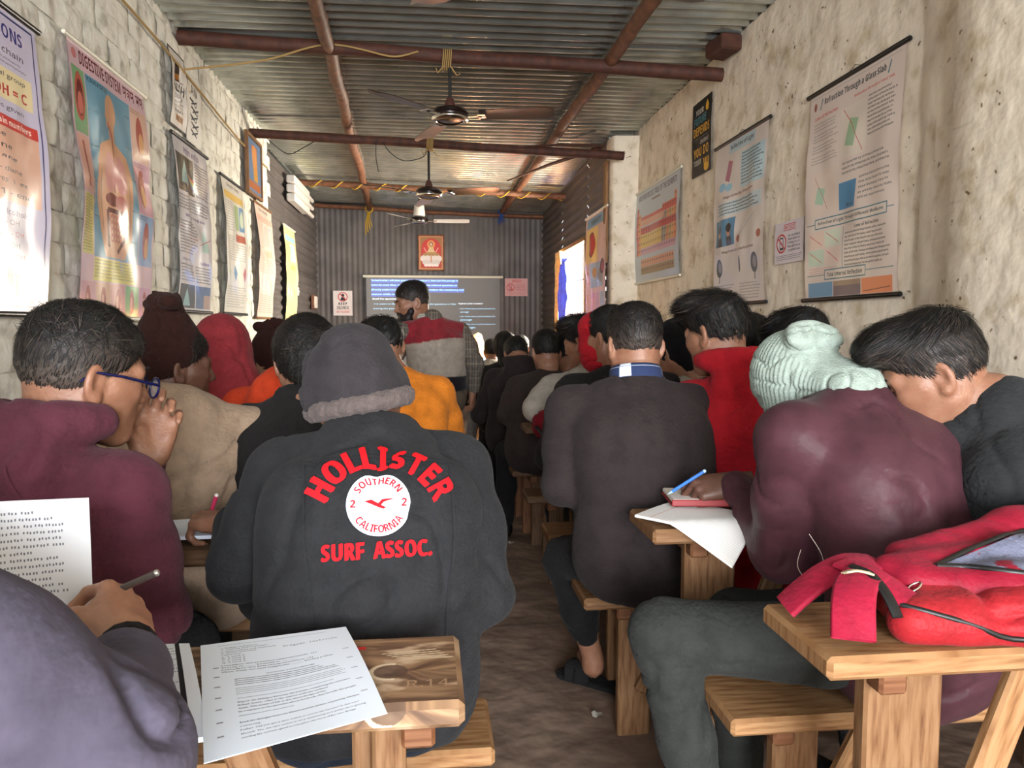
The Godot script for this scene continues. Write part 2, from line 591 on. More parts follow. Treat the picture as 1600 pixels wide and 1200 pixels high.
func build_frame() -> void:
	var g := "roof beams across the room"
	solo("roof_beam", knotted_pole(Vector3(-1.53, 2.985, -4.98), Vector3(1.97, 2.885, -4.98), 0.045, 0.0, 0.0), M.rust, "rust brown pipe beam across the roof, nearest of the cross beams", "beam", Vector3.ZERO, g)
	solo("roof_beam", knotted_pole(Vector3(-1.53, 2.87, -6.82), Vector3(1.75, 2.755, -6.82), 0.04, 0.0, 0.0), M.rust, "dark brown pipe beam across the roof ending on the right pillar", "beam", Vector3.ZERO, g)
	solo("roof_beam", knotted_pole(Vector3(-1.59, 2.94, -9.4), Vector3(1.69, 2.83, -9.4), 0.036, 0.0, 0.4), M.bamboo, "reddish bamboo cross beam wound with yellow cord beyond the second beam", "beam", Vector3.ZERO, g)
	solo("roof_beam", knotted_pole(Vector3(-1.6, 2.96, -11.22), Vector3(1.69, 2.84, -11.22), 0.03, 0.02, 0.4), M.bamboo, "thin bamboo cross beam along the top of the far dark wall", "beam", Vector3.ZERO, g)
	solo("roof_beam", knotted_pole(Vector3(-1.53, 2.97, -2.72), Vector3(1.93, 2.93, -2.72), 0.042, 0.0, 0.0), M.rust, "pipe beam above the nearest fan, over the front desks", "beam", Vector3.ZERO, g)
	solo("roof_beam", knotted_pole(Vector3(-0.42, 2.965, 0.5), Vector3(-0.83, 2.95, -11.28), 0.042, 0.0, 0.55), M.bamboo, "long bamboo pole running down the roof, left of the fans", "beam", Vector3.ZERO, "bamboo poles along the roof")
	solo("roof_beam", knotted_pole(Vector3(1.27, 2.965, 0.5), Vector3(1.085, 2.9, -11.28), 0.042, 0.0, 0.5), M.bamboo, "long bamboo pole running down the roof, right of the fans", "beam", Vector3.ZERO, "bamboo poles along the roof")
	# thin sticks tucked under the roof beside the pillar
	for q in [[Vector3(1.62, 2.87, -6.95), Vector3(0.78, 2.79, -6.72), "upper thin stick lying from the right pillar across the bamboo pole"], [Vector3(1.6, 2.86, -7.0), Vector3(0.88, 2.81, -8.35), "lower thin stick slanting away under the roof from the right pillar"], [Vector3(1.57, 2.87, -7.0), Vector3(0.86, 2.79, -8.27), "second slanting stick close above the lower one by the pillar"]]:
		var b := MB.new()
		b.tube([q[0], (q[0] + q[1]) * 0.5 + Vector3(0, 0.01, 0.01), q[1]], [0.012, 0.011, 0.008], 7)
		solo("thin_stick", b.mesh(), M.rust, q[2], "stick", Vector3.ZERO, "sticks by the pillar")
	# board fixed up the pillar
	var b := MB.new()
	b.cbox(Vector3(1.675, 2.3, -7.14), Vector3(0.03, 0.95, 0.09), Basis(), 0.004)
	solo("pillar_board", b.mesh(), M.wood_pale, "narrow upright wooden board fixed to the right pillar", "board")
	# brick left standing on top of the right wall
	b = MB.new()
	b.cbox(Vector3(1.86, 2.98, -4.75), Vector3(0.14, 0.1, 0.22), Basis(Vector3.UP, 0.15), 0.012)
	solo("loose_brick", b.mesh(), M.rust, "single red brick on top of the right wall beside the nearest cross beam", "brick")

func build_window() -> void:
	var w := thing_struct("window_1")
	var z0 := -8.07
	var z1 := -9.62
	var b := MB.new()
	b.cbox(Vector3(1.7, 2.17, (z0 + z1) / 2), Vector3(0.07, 0.05, 1.58))
	b.cbox(Vector3(1.7, 0.95, (z0 + z1) / 2), Vector3(0.07, 0.05, 1.58))
	b.cbox(Vector3(1.7, 1.56, z0), Vector3(0.07, 1.26, 0.05))
	b.cbox(Vector3(1.7, 1.56, z1), Vector3(0.07, 1.26, 0.05))
	part("window_frame", b.mesh(), M.wood_pale, w)
	for k in 9:
		b = MB.new()
		var z := lerpf(z0, z1, (k + 1) / 10.0)
		b.tube([Vector3(1.72, 0.95, z), Vector3(1.72, 2.17, z)], [0.006], 6)
		part("window_bar", b.mesh(), M.rust, w)
	for yy in [1.2, 1.3, 1.75]:
		b = MB.new()
		b.tube([Vector3(1.72, yy, z0), Vector3(1.72, yy, z1)], [0.006], 6)
		part("window_bar", b.mesh(), M.rust, w)
	# cream curtain drawn to the far side, blue cloth hung over it
	var cur := MB.new()
	var cn := noise(2.0, 2, 91)
	for s in 2:
		var g := PackedVector3Array()
		for j in 24:
			var y := 2.16 - 1.35 * j / 23.0
			for i in 30:
				var t := i / 29.0
				var z := -9.72 + (0.36 + 0.1 * sin(j * 0.35) - 0.05 * j / 23.0) * t
				g.append(Vector3(1.64 - 0.02 * sin(t * 26) + 0.012 * cn.get_noise_2d(t * 3, y * 2) - s * 0.003, y, z))
		cur.grid(30, 24, g, s == 0)
	solo("curtain", cur.mesh(), M.cream_cloth, "cream curtain drawn to the far side of the sunlit window", "curtain")
	cur = MB.new()
	for s in 2:
		var g := PackedVector3Array()
		for j in 22:
			var t2 := j / 21.0
			var y := 1.98 - 0.9 * t2
			var wd := 0.62 * (0.55 + 0.45 * sin(minf(t2 * 3.0, 1.57))) * (1.0 - 0.75 * smoothstep(0.45, 1.0, t2))
			for i in 26:
				var t := i / 25.0
				var z := -9.0 - 0.1 * t2 + wd * (t - 0.5)
				g.append(Vector3(1.62 - 0.022 * sin(t * 20 + 1.5 * t2) - 0.03 * sin(PI * t) + 0.012 * cn.get_noise_2d(t * 4, y * 3) - s * 0.003, y - 0.05 * sin(PI * t * 2), z))
		cur.grid(26, 22, g, s == 0)
	solo("blue_curtain", cur.mesh(), M.blue_cloth, "blue curtain bunched and hanging in the sunlit window", "curtain")
# ---------- smooth shapes from distance fields ----------
class Field:
	var o := Vector3()
	var h := 0.01
	var nx := 0
	var ny := 0
	var nz := 0
	var d := PackedFloat32Array()

	func _init(lo: Vector3, hi: Vector3, cell: float) -> void:
		o = lo
		h = cell
		nx = int((hi.x - lo.x) / cell) + 2
		ny = int((hi.y - lo.y) / cell) + 2
		nz = int((hi.z - lo.z) / cell) + 2
		d.resize(nx * ny * nz)
		d.fill(10.0)

	# tapered capsule joined with smooth minimum k; sq squashes along the unit axis ax
	func cap(a: Vector3, b: Vector3, ra: float, rb: float, k := 0.02) -> void:
		var m := maxf(ra, rb) + k + h * 1.6
		var lo := (a.min(b) - Vector3.ONE * m - o) / h
		var hi := (a.max(b) + Vector3.ONE * m - o) / h
		var x0 := maxi(0, int(lo.x))
		var y0 := maxi(0, int(lo.y))
		var z0 := maxi(0, int(lo.z))
		var x1 := mini(nx - 1, int(hi.x))
		var y1 := mini(ny - 1, int(hi.y))
		var z1 := mini(nz - 1, int(hi.z))
		var ab := b - a
		var inv := 1.0 / maxf(ab.dot(ab), 1e-9)
		var dr := rb - ra
		var k4 := 0.25 / maxf(k, 1e-5)
		for z in range(z0, z1 + 1):
			for y in range(y0, y1 + 1):
				var i := (z * ny + y) * nx + x0
				var p := Vector3(o.x + x0 * h - a.x, o.y + y * h - a.y, o.z + z * h - a.z)
				for x in range(x0, x1 + 1):
					var t := clampf(p.dot(ab) * inv, 0.0, 1.0)
					var v := (p - ab * t).length() - ra - dr * t
					var e := d[i]
					var q := k - absf(v - e)
					v = minf(v, e)
					if q > 0.0: v -= q * q * k4
					d[i] = v
					p.x += h
					i += 1

	# ellipsoid; mode 0 union, 1 subtract, 2 intersect
	func ell(at: Vector3, r: Vector3, k := 0.02, mode := 0, basis := Basis()) -> void:
		var m := maxf(r.x, maxf(r.y, r.z)) + k + h * 1.6
		var x0 := 0
		var y0 := 0
		var z0 := 0
		var x1 := nx - 1
		var y1 := ny - 1
		var z1 := nz - 1
		if mode != 2:
			var lo := (at - Vector3.ONE * m - o) / h
			var hi := (at + Vector3.ONE * m - o) / h
			x0 = maxi(0, int(lo.x)); y0 = maxi(0, int(lo.y)); z0 = maxi(0, int(lo.z))
			x1 = mini(x1, int(hi.x)); y1 = mini(y1, int(hi.y)); z1 = mini(z1, int(hi.z))
		var bi := basis.inverse()
		var ir := Vector3.ONE / r
		var k4 := 0.25 / maxf(k, 1e-5)
		for z in range(z0, z1 + 1):
			for y in range(y0, y1 + 1):
				var i := (z * ny + y) * nx + x0
				for x in range(x0, x1 + 1):
					var p := (bi * (Vector3(o.x + x * h, o.y + y * h, o.z + z * h) - at)) * ir
					var k0 := p.length()
					var v := k0 * (k0 - 1.0) / maxf((p * ir).length(), 1e-4)
					var e := d[i]
					if mode == 0:
						var q := k - absf(v - e)
						v = minf(v, e)
						if q > 0.0: v -= q * q * k4
					else:
						if mode == 1: v = -v
						var q := k - absf(v - e)
						v = maxf(v, e)
						if q > 0.0: v += q * q * k4
					d[i] = v
					i += 1

	# keep the side of the plane that nn points to
	func cut(at: Vector3, nn: Vector3, k := 0.004) -> void:
		var k4 := 0.25 / maxf(k, 1e-5)
		var i := 0
		for z in nz:
			for y in ny:
				var v0 := -(Vector3(o.x, o.y + y * h, o.z + z * h) - at).dot(nn)
				for x in nx:
					var v := v0 - nn.x * h * x
					var e := d[i]
					var q := k - absf(v - e)
					v = maxf(v, e)
					if q > 0.0: v += q * q * k4
					d[i] = v
					i += 1

	func chain(pts: Array, rs: Array, k := 0.01) -> void:
		for j in pts.size() - 1:
			cap(pts[j], pts[j + 1], rs[mini(j, rs.size() - 1)], rs[mini(j + 1, rs.size() - 1)], k)

	func at(p: Vector3) -> float:
		var q := (p - o) / h
		var x := int(q.x)
		var y := int(q.y)
		var z := int(q.z)
		if q.x < 0 or q.y < 0 or q.z < 0 or x >= nx - 1 or y >= ny - 1 or z >= nz - 1: return 0.05
		var fx := q.x - x
		var fy := q.y - y
		var fz := q.z - z
		var i := (z * ny + y) * nx + x
		var s := nx * ny
		var a := lerpf(lerpf(d[i], d[i + 1], fx), lerpf(d[i + nx], d[i + nx + 1], fx), fy)
		var b := lerpf(lerpf(d[i + s], d[i + s + 1], fx), lerpf(d[i + s + nx], d[i + s + nx + 1], fx), fy)
		return lerpf(a, b, fz)

	func grad(p: Vector3) -> Vector3:
		var e := h * 0.8
		return Vector3(at(p + Vector3(e, 0, 0)) - at(p - Vector3(e, 0, 0)), at(p + Vector3(0, e, 0)) - at(p - Vector3(0, e, 0)), at(p + Vector3(0, 0, e)) - at(p - Vector3(0, 0, e))).normalized()

	# surface nets; disp(p, n) moves each vertex along its normal
	func nets(disp: Folds = null) -> MB:
		var m := MB.new()
		var id := PackedInt32Array()
		id.resize(nx * ny * nz)
		id.fill(-1)
		var s := nx * ny
		var co := [0, 1, nx, nx + 1, s, s + 1, s + nx, s + nx + 1]
		var vs := PackedVector3Array()
		for z in nz - 1:
			for y in ny - 1:
				var i := z * s + y * nx
				for x in nx - 1:
					var a := d[i]
					var neg := a < 0.0
					if (d[i + 1] < 0.0) == neg and (d[i + nx] < 0.0) == neg and (d[i + s] < 0.0) == neg and (d[i + nx + 1] < 0.0) == neg and (d[i + s + 1] < 0.0) == neg and (d[i + s + nx] < 0.0) == neg and (d[i + s + nx + 1] < 0.0) == neg:
						i += 1
						continue
					var sum := Vector3.ZERO
					var cnt := 0
					for e in EDGES:
						var va: float = d[i + co[e[0]]]
						var vb: float = d[i + co[e[1]]]
						if (va < 0.0) != (vb < 0.0):
							var pa: Vector3 = CORN[e[0]]
							sum += pa + ((CORN[e[1]] as Vector3) - pa) * (va / (va - vb))
							cnt += 1
					id[i] = vs.size()
					vs.append(o + (Vector3(x, y, z) + sum / cnt) * h)
					i += 1
		var ix := PackedInt32Array()
		for z in range(1, nz - 1):
			for y in range(1, ny - 1):
				var i := z * s + y * nx + 1
				for x in range(1, nx - 1):
					if id[i] >= 0:
						var neg := d[i] < 0.0
						for ax in 3:
							var st: int = 1 if ax == 0 else (nx if ax == 1 else s)
							if (d[i + st] < 0.0) != neg:
								var u: int = nx if ax == 0 else (s if ax == 1 else 1)
								var w: int = s if ax == 0 else (1 if ax == 1 else nx)
								var q0 := id[i]
								var q1 := id[i - u]
								var q2 := id[i - u - w]
								var q3 := id[i - w]
								if q1 >= 0 and q2 >= 0 and q3 >= 0:
									if neg:
										ix.append(q0); ix.append(q2); ix.append(q1)
										ix.append(q0); ix.append(q3); ix.append(q2)
									else:
										ix.append(q0); ix.append(q1); ix.append(q2)
										ix.append(q0); ix.append(q2); ix.append(q3)
					i += 1
		m.v = vs
		m.ix = ix
		m.n = normals(vs, ix)
		if disp:
			for i in vs.size():
				m.v[i] = vs[i] + m.n[i] * disp.move(vs[i], m.n[i])
			m.n = normals(m.v, ix)
		m.uv.resize(vs.size())
		return m

	static func normals(vs: PackedVector3Array, ix: PackedInt32Array) -> PackedVector3Array:
		var n := PackedVector3Array()
		n.resize(vs.size())
		for t in range(0, ix.size(), 3):
			var a := ix[t]
			var b := ix[t + 1]
			var c := ix[t + 2]
			var f := (vs[c] - vs[a]).cross(vs[b] - vs[a])
			n[a] += f
			n[b] += f
			n[c] += f
		for i in n.size(): n[i] = n[i].normalized()
		return n

	const CORN := [Vector3(0, 0, 0), Vector3(1, 0, 0), Vector3(0, 1, 0), Vector3(1, 1, 0), Vector3(0, 0, 1), Vector3(1, 0, 1), Vector3(0, 1, 1), Vector3(1, 1, 1)]
	const EDGES := [[0, 1], [2, 3], [4, 5], [6, 7], [0, 2], [1, 3], [4, 6], [5, 7], [0, 4], [1, 5], [2, 6], [3, 7]]

# folds and creases of cloth
class Folds:
	var a := FastNoiseLite.new()
	var b := FastNoiseLite.new()
	var amp := 0.006
	var fine := 0.003
	var stretch := Vector3(1, 0.6, 1)

	func _init(sd: int, big: float, small: float, freq := 5.0) -> void:
		a.noise_type = FastNoiseLite.TYPE_SIMPLEX_SMOOTH
		a.seed = sd
		a.frequency = freq * 0.75
		a.fractal_octaves = 1
		b.noise_type = FastNoiseLite.TYPE_SIMPLEX_SMOOTH
		b.seed = sd + 5
		b.frequency = freq * 2.2
		b.fractal_octaves = 2
		amp = big
		fine = small

	# creases here and there, on broad soft swells
	func move(p: Vector3, _n: Vector3) -> float:
		var q := Vector3(p.x + 0.4 * p.y, p.y * 0.9 - 0.5 * p.x, p.z + 0.3 * p.y)
		var v := a.get_noise_3dv(q * 1.6)
		var m := clampf(0.35 + 1.8 * a.get_noise_3dv(q * 0.6 + Vector3(7, 3, 1)), 0.0, 1.0)
		return amp * (0.7 * a.get_noise_3dv(q * 0.8 + Vector3(2, 9, 4)) - 1.3 * m * exp(-v * v / 0.016) + 0.3) + fine * b.get_noise_3dv(p)
# ---------- people ----------
var T := {}   # templates in head space (x right, y up, face towards -z) and hand space (fingers towards -z, back of hand up)

func cloth(col: Color, scale := 3.0, rough := 0.92, nrm := 0.5, sheen := 0.25) -> StandardMaterial3D:
	var m := mat(col, rough)
	if not M.has("cloth_tex"):
		M.cloth_tex = ntex(noise(0.02, 4, 301), [[0.0, grey(0.78)], [0.5, grey(0.93)], [1.0, grey(1.0)]], 256)
		M.cloth_nrm = ntex(noise(0.09, 3, 302), [], 256, 5.0)
		M.weave_nrm = ntex(noise(0.3, 2, 303), [], 256, 4.0)
	m.albedo_texture = M.cloth_tex
	m.normal_enabled = true
	m.normal_texture = M.cloth_nrm
	m.normal_scale = nrm
	m.metallic_specular = 0.25
	if sheen > 0:
		m.rim_enabled = true
		m.rim = sheen
		m.rim_tint = 0.6
	return tri_planar(m, scale)

func make_cloths() -> void:
	M.outside = mat(Color(0.8, 0.76, 0.68), 0.95)
	M.cream_cloth = cloth(Color(0.93, 0.82, 0.6))
	M.cream_cloth.backlight_enabled = true
	M.cream_cloth.backlight = Color(0.5, 0.42, 0.28)
	M.blue_cloth = cloth(Color(0.42, 0.48, 0.8))
	M.blue_cloth.backlight_enabled = true
	M.blue_cloth.backlight = Color(0.5, 0.52, 0.6)
	for q in [["skin", Color(0.57, 0.41, 0.32)], ["skin_pale", Color(0.7, 0.52, 0.42)], ["skin_dark", Color(0.37, 0.25, 0.195)]]:
		var m := mat(q[1], 0.52)
		m.albedo_texture = ntex(noise(0.03, 4, 311), [[0.0, Color(0.86, 0.8, 0.78)], [1.0, Color(1, 1, 1)]], 256)
		m.subsurf_scatter_enabled = true
		m.subsurf_scatter_strength = 0.12
		m.normal_enabled = true
		m.normal_texture = ntex(noise(0.12, 3, 312), [], 256, 2.0)
		m.normal_scale = 0.35
		M[q[0]] = tri_planar(m, 4.0)
	var hm := mat(Color(1, 1, 1), 0.5)
	hm.vertex_color_use_as_albedo = true
	hm.metallic_specular = 0.32
	M.hair = hm
	M.fur = cloth(Color(0.36, 0.32, 0.31), 6.0, 1.0, 0.8, 0.5)
	M.denim = cloth(Color(0.15, 0.15, 0.158), 4.0)
	M.black_cloth = cloth(Color(0.11, 0.105, 0.108), 3.0)
	M.dark_jeans = cloth(Color(0.19, 0.195, 0.185), 3.0)
	M.blue_jeans = cloth(Color(0.13, 0.16, 0.21), 3.0)
	M.red_print = mat(Color(0.8, 0.1, 0.13), 0.8)
	M.red_print.metallic_specular = 0.2
	M.white_print = cloth(Color(0.86, 0.89, 0.95), 5.0, 0.9, 0.3, 0.0)
	M.glasses = mat(Color(0.03, 0.05, 0.22), 0.25)
	var gl := mat(Color(0.9, 0.95, 1.0, 0.08), 0.05)
	gl.transparency = BaseMaterial3D.TRANSPARENCY_ALPHA
	M.lens = gl
	M.eye = mat(Color(0.85, 0.82, 0.78), 0.2)
	M.iris = mat(Color(0.04, 0.025, 0.02), 0.15)
	M.lip = mat(Color(0.42, 0.22, 0.18), 0.45)
	M.steel = mat(Color(0.7, 0.69, 0.66), 0.3, 0.9)

func head_mesh(cell: float) -> MB:
	var key := "head%f" % cell
	if T.has(key): return T[key]
	var f := Field.new(Vector3(-0.115, -0.16, -0.135), Vector3(0.115, 0.14, 0.13), cell)
	f.ell(Vector3(0, 0.032, 0.014), Vector3(0.077, 0.09, 0.097), 0.0)
	f.ell(Vector3(0, -0.03, -0.035), Vector3(0.063, 0.085, 0.062), 0.03)
	for s in [-1.0, 1.0]:
		f.cap(Vector3(s * 0.05, -0.05, 0.005), Vector3(s * 0.02, -0.093, -0.068), 0.024, 0.02, 0.03)
		f.cap(Vector3(s * 0.045, -0.012, -0.058), Vector3(s * 0.055, -0.008, -0.03), 0.02, 0.02, 0.03)
		f.cap(Vector3(s * 0.012, 0.026, -0.088), Vector3(s * 0.045, 0.024, -0.07), 0.011, 0.011, 0.02)
		f.ell(Vector3(s * 0.032, 0.006, -0.1), Vector3(0.021, 0.013, 0.02), 0.015, 1)
		f.ell(Vector3(s * 0.032, 0.006, -0.073), Vector3(0.0145, 0.0125, 0.0145), 0.004)
	f.ell(Vector3(0, -0.096, -0.07), Vector3(0.022, 0.018, 0.02), 0.025)
	f.cap(Vector3(0, 0.016, -0.09), Vector3(0, -0.022, -0.109), 0.0085, 0.0115, 0.014)
	for s in [-1.0, 1.0]:
		f.ell(Vector3(s * 0.013, -0.027, -0.098), Vector3(0.009, 0.0085, 0.012), 0.008)
		f.ell(Vector3(s * 0.0065, -0.036, -0.1), Vector3(0.004, 0.004, 0.006), 0.004, 1)
	f.cap(Vector3(-0.02, -0.058, -0.083), Vector3(0.02, -0.058, -0.083), 0.009, 0.009, 0.012)
	f.cap(Vector3(-0.018, -0.07, -0.082), Vector3(0.018, -0.07, -0.082), 0.009, 0.009, 0.008)
	f.cap(Vector3(-0.024, -0.0635, -0.097), Vector3(0.024, -0.0635, -0.09), 0.002, 0.002, 0.003) if false else null
	for s in [-1.0, 1.0]:
		# ears: rim, bowl, lobe
		var eb := Basis(Vector3.UP, s * 0.45)
		f.ell(Vector3(s * 0.08, -0.004, 0.014), Vector3(0.009, 0.033, 0.021), 0.008, 0, eb)
		f.ell(Vector3(s * 0.089, 0.0, 0.009), Vector3(0.008, 0.02, 0.011), 0.006, 1, eb)
		f.ell(Vector3(s * 0.079, -0.031, 0.006), Vector3(0.008, 0.011, 0.01), 0.008, 0, eb)
	f.cap(Vector3(0, -0.05, 0.03), Vector3(0, -0.15, 0.045), 0.056, 0.055, 0.04)
	T[key] = f.nets()
	return T[key]

# hand of a right arm; curls in degrees per finger (three joints), thumb path
func hand_mesh(pose: String, cell := 0.004) -> MB:
	var key := "hand_" + pose
	if T.has(key): return T[key]
	var cur := {"relaxed": [[20, 30, 20], [25, 35, 22], [30, 38, 25], [35, 40, 25]], "pen": [[48, 52, 25], [55, 62, 35], [65, 72, 40], [68, 74, 40]], "chin": [[25, 55, 35], [30, 60, 40], [38, 62, 40], [45, 60, 40]], "flat": [[6, 10, 6], [6, 10, 8], [8, 12, 8], [12, 14, 10]]}
	var c: Array = cur[pose]
	var f := Field.new(Vector3(-0.075, -0.12, -0.21), Vector3(0.1, 0.06, 0.05), cell)
	var kb := [Vector3(0.03, 0.0, -0.088), Vector3(0.009, 0.003, -0.093), Vector3(-0.012, 0.001, -0.088), Vector3(-0.031, -0.004, -0.079)]
	var ln := [[0.043, 0.026, 0.021], [0.047, 0.03, 0.022], [0.043, 0.028, 0.021], [0.033, 0.021, 0.018]]
	var rd := [0.0093, 0.0097, 0.0092, 0.008]
	f.cap(Vector3(0, 0, 0.045), Vector3(0, 0, -0.005), 0.026, 0.026, 0.01)
	for q in 4:
		f.cap(Vector3(kb[q].x * 0.5, -0.002, -0.005), kb[q] + Vector3(0, -0.004, 0), 0.018, 0.0125, 0.014)
	f.cap(Vector3(0.02, -0.012, -0.02), Vector3(0.032, -0.016, -0.055), 0.018, 0.014, 0.014)
	f.cap(Vector3(-0.022, -0.01, -0.015), Vector3(-0.028, -0.01, -0.055), 0.015, 0.012, 0.012)
	for q in 4:
		var p: Vector3 = kb[q]
		var a := 0.0
		var spread: float = [-0.06, 0.0, 0.05, 0.12][q]
		for j in 3:
			a += deg_to_rad(c[q][j])
			var dirv := Vector3(-spread * cos(a) if j == 0 else -spread * 0.5 * cos(a), -sin(a), -cos(a)).normalized()
			var e: Vector3 = p + dirv * ln[q][j]
			var r: float = rd[q] * (1.0 - 0.08 * j)
			f.cap(p, e, r * (1.05 if j else 1.1), r * 0.93, 0.0035)
			p = e
	var th := {"relaxed": [Vector3(0.05, -0.02, -0.05), Vector3(0.058, -0.034, -0.082), Vector3(0.056, -0.046, -0.106)], "pen": [Vector3(0.046, -0.034, -0.05), Vector3(0.05, -0.058, -0.078), Vector3(0.036, -0.07, -0.1)], "chin": [Vector3(0.052, -0.03, -0.05), Vector3(0.054, -0.055, -0.078), Vector3(0.046, -0.07, -0.1)], "flat": [Vector3(0.056, -0.012, -0.045), Vector3(0.072, -0.016, -0.074), Vector3(0.08, -0.018, -0.1)]}
	var tp: Array = th[pose]
	f.chain([Vector3(0.022, -0.012, -0.02), tp[0], tp[1], tp[2]], [0.0165, 0.0125, 0.0105, 0.009], 0.006)
	T[key] = f.nets()
	return T[key]

# hair: a shell with strands combed over it
func hair_mesh(style: String, cell := 0.006, strands := 1500) -> MB:
	var key := style + "%f" % cell
	if T.has(key): return T[key]
	var lo := -0.17 if style != "long" else -0.3
	var f := Field.new(Vector3(-0.13, lo, -0.16), Vector3(0.13, 0.19, 0.16), cell)
	var grow := 0.004
	if style == "mop": grow = 0.016
	if style == "long": grow = 0.014
	f.ell(Vector3(0, 0.033, 0.015), Vector3(0.078 + grow, 0.092 + grow, 0.098 + grow), 0.0)
	var pl := Vector3(0, 0.072, -0.082)
	var pn := Vector3(0, 0.69, 0.724)
	if style == "long":
		f.cap(Vector3(0.0, 0.0, 0.05), Vector3(0.0, -0.24, 0.09), 0.075, 0.05, 0.05)
		pl = Vector3(0, 0.06, -0.08)
		pn = Vector3(0, 0.35, 0.94)
	if style == "mop":
		f.cap(Vector3(0, 0.0, 0.06), Vector3(0, -0.07, 0.07), 0.07, 0.05, 0.05)
		pl = Vector3(0, 0.05, -0.09)
		pn = Vector3(0, 0.6, 0.8)
	f.cut(pl, pn, 0.012)
	# fuller crown and fringe
	var top := 0.0
	if style in ["crop", "short", "quiff", "part", "messy"]:
		f.ell(Vector3(0, 0.07, 0.014), Vector3(0.074, 0.06, 0.09), 0.03)
		top = 0.02
	if style == "quiff":
		f.ell(Vector3(-0.01, 0.105, -0.055), Vector3(0.07, 0.042, 0.062), 0.03)
		f.ell(Vector3(-0.015, 0.095, -0.093), Vector3(0.056, 0.026, 0.024), 0.025)
	if style == "part":
		f.ell(Vector3(0.0, 0.1, -0.04), Vector3(0.07, 0.035, 0.075), 0.03)
	if style == "messy":
		f.ell(Vector3(-0.02, 0.11, -0.03), Vector3(0.075, 0.035, 0.07), 0.03)
		f.ell(Vector3(0.0, 0.08, -0.085), Vector3(0.06, 0.03, 0.03), 0.02)
	var fo := Folds.new(style.hash() % 1000, 0.002 if style != "messy" else 0.0045, 0.0018 if style != "messy" else 0.0025, 18.0)
	var sh := f.nets(fo)
	var m := MB.new()
	m.add(sh)
	m.colored = true
	var r := RandomNumberGenerator.new()
	r.seed = style.hash() % 100000
	for i in sh.v.size():
		var fade := clampf((sh.v[i].y - 0.02 - sh.v[i].z * -0.3) / 0.07, 0.0, 1.0)
		m.c.append(Color(0.011, 0.009, 0.0085).lerp(Color(0.06, 0.046, 0.038), (1.0 - fade) if style in ["short", "quiff"] else 0.0))
	var whorl := Vector3(0.015, 0.12, 0.075)
	var base_n := strands
	for s in base_n:
		var q := r.randi() % sh.v.size()
		var p := sh.v[q]
		var nn := sh.n[q]
		if nn.dot(p - Vector3(0, 0.02, 0.01)) < 0.0: continue
		var fl := (p - whorl)
		if style == "quiff" or style == "part" or style == "messy":
			if p.y > 0.07: fl = fl.normalized() + Vector3(r.randf_range(-0.4, 0.1), 0.1, -0.6)
			else: fl = Vector3(0, -1, 0.35)
		elif style == "short" or style == "crop":
			if p.y < 0.05: fl = Vector3(0, -1, 0.15)
		elif style == "long": fl = Vector3(0, -1, 0.1)
		fl += Vector3(r.randf_range(-0.3, 0.3), r.randf_range(-0.3, 0.3), r.randf_range(-0.3, 0.3)) * 0.8
		fl = (fl - nn * fl.dot(nn)).normalized()
		var L := r.randf_range(0.02, 0.04)
		var lift := 0.2 if style != "short" else 0.12
		if style == "short" and p.y < 0.03: L = 0.009
		if style == "messy" and p.y > 0.06:
			L = r.randf_range(0.03, 0.055)
			lift = 0.7
		if style == "quiff" and p.y > 0.08:
			L = r.randf_range(0.03, 0.05) * (0.4 if p.z < -0.07 else 1.0)
			lift = 0.45
		if style == "long": L = 0.07
		var tone := r.randf_range(0.5, 1.6)
		var col := Color(0.0105, 0.0088, 0.0082) * tone
		if r.randf() < 0.2: col = Color(0.034, 0.026, 0.021) * tone
		var w := 0.001 * cell / 0.006
		var side := nn.cross(fl).normalized() * w
		var k := m.v.size()
		for j in 4:
			var t := j / 3.0
			var pp := p + fl * L * t + nn * L * (lift * t - (lift + 0.25) * t * t * 0.75) + nn * 0.0008
			var ww := 1.0 - t * 0.8
			m.v.append(pp + side * ww)
			m.v.append(pp - side * ww)
			for e in 2:
				m.n.append((nn + side.normalized() * (0.5 if e == 0 else -0.5)).normalized())
				m.uv.append(Vector2.ZERO)
				m.c.append(col)
			if j > 0:
				var b := k + j * 2
				m.ix.append(b - 2); m.ix.append(b); m.ix.append(b - 1)
				m.ix.append(b - 1); m.ix.append(b); m.ix.append(b + 1)
	T[key] = m
	return m

func ik(a: Vector3, b: Vector3, l1: float, l2: float, hint: Vector3) -> Vector3:
	var d := b - a
	var L := clampf(d.length(), absf(l1 - l2) + 0.01, (l1 + l2) * 0.998)
	var dir := d.normalized()
	var x := (l1 * l1 - l2 * l2 + L * L) / (2.0 * L)
	var hh := sqrt(maxf(0.0, l1 * l1 - x * x))
	var hn := (hint - dir * hint.dot(dir)).normalized()
	return a + dir * x + hn * hh

func floor_y(z: float) -> float:
	return -0.018 * maxf(0.0, -z - 1.5)

# a frame for a hand: wrist, fingers' direction, back-of-hand direction
func hand_frame(w: Vector3, fingers: Vector3, back: Vector3, right: bool, s := 1.0) -> Transform3D:
	var z := -fingers.normalized()
	var y := (back - z * back.dot(z)).normalized()
	var x := y.cross(z)
	# a right hand seen from its back has its thumb to the left, so the template (thumb at +x) is a left hand
	if right: x = -x
	return Transform3D(Basis(x * s, y * s, z * s), w)

func head_xf(d: Dictionary) -> Transform3D:
	var r: Vector3 = d.get("rot", Vector3.ZERO)
	return Transform3D(Basis.from_euler(Vector3(deg_to_rad(r.x), deg_to_rad(r.y), deg_to_rad(r.z))).scaled_local(Vector3.ONE * d.get("hs", 1.0)), d.head)

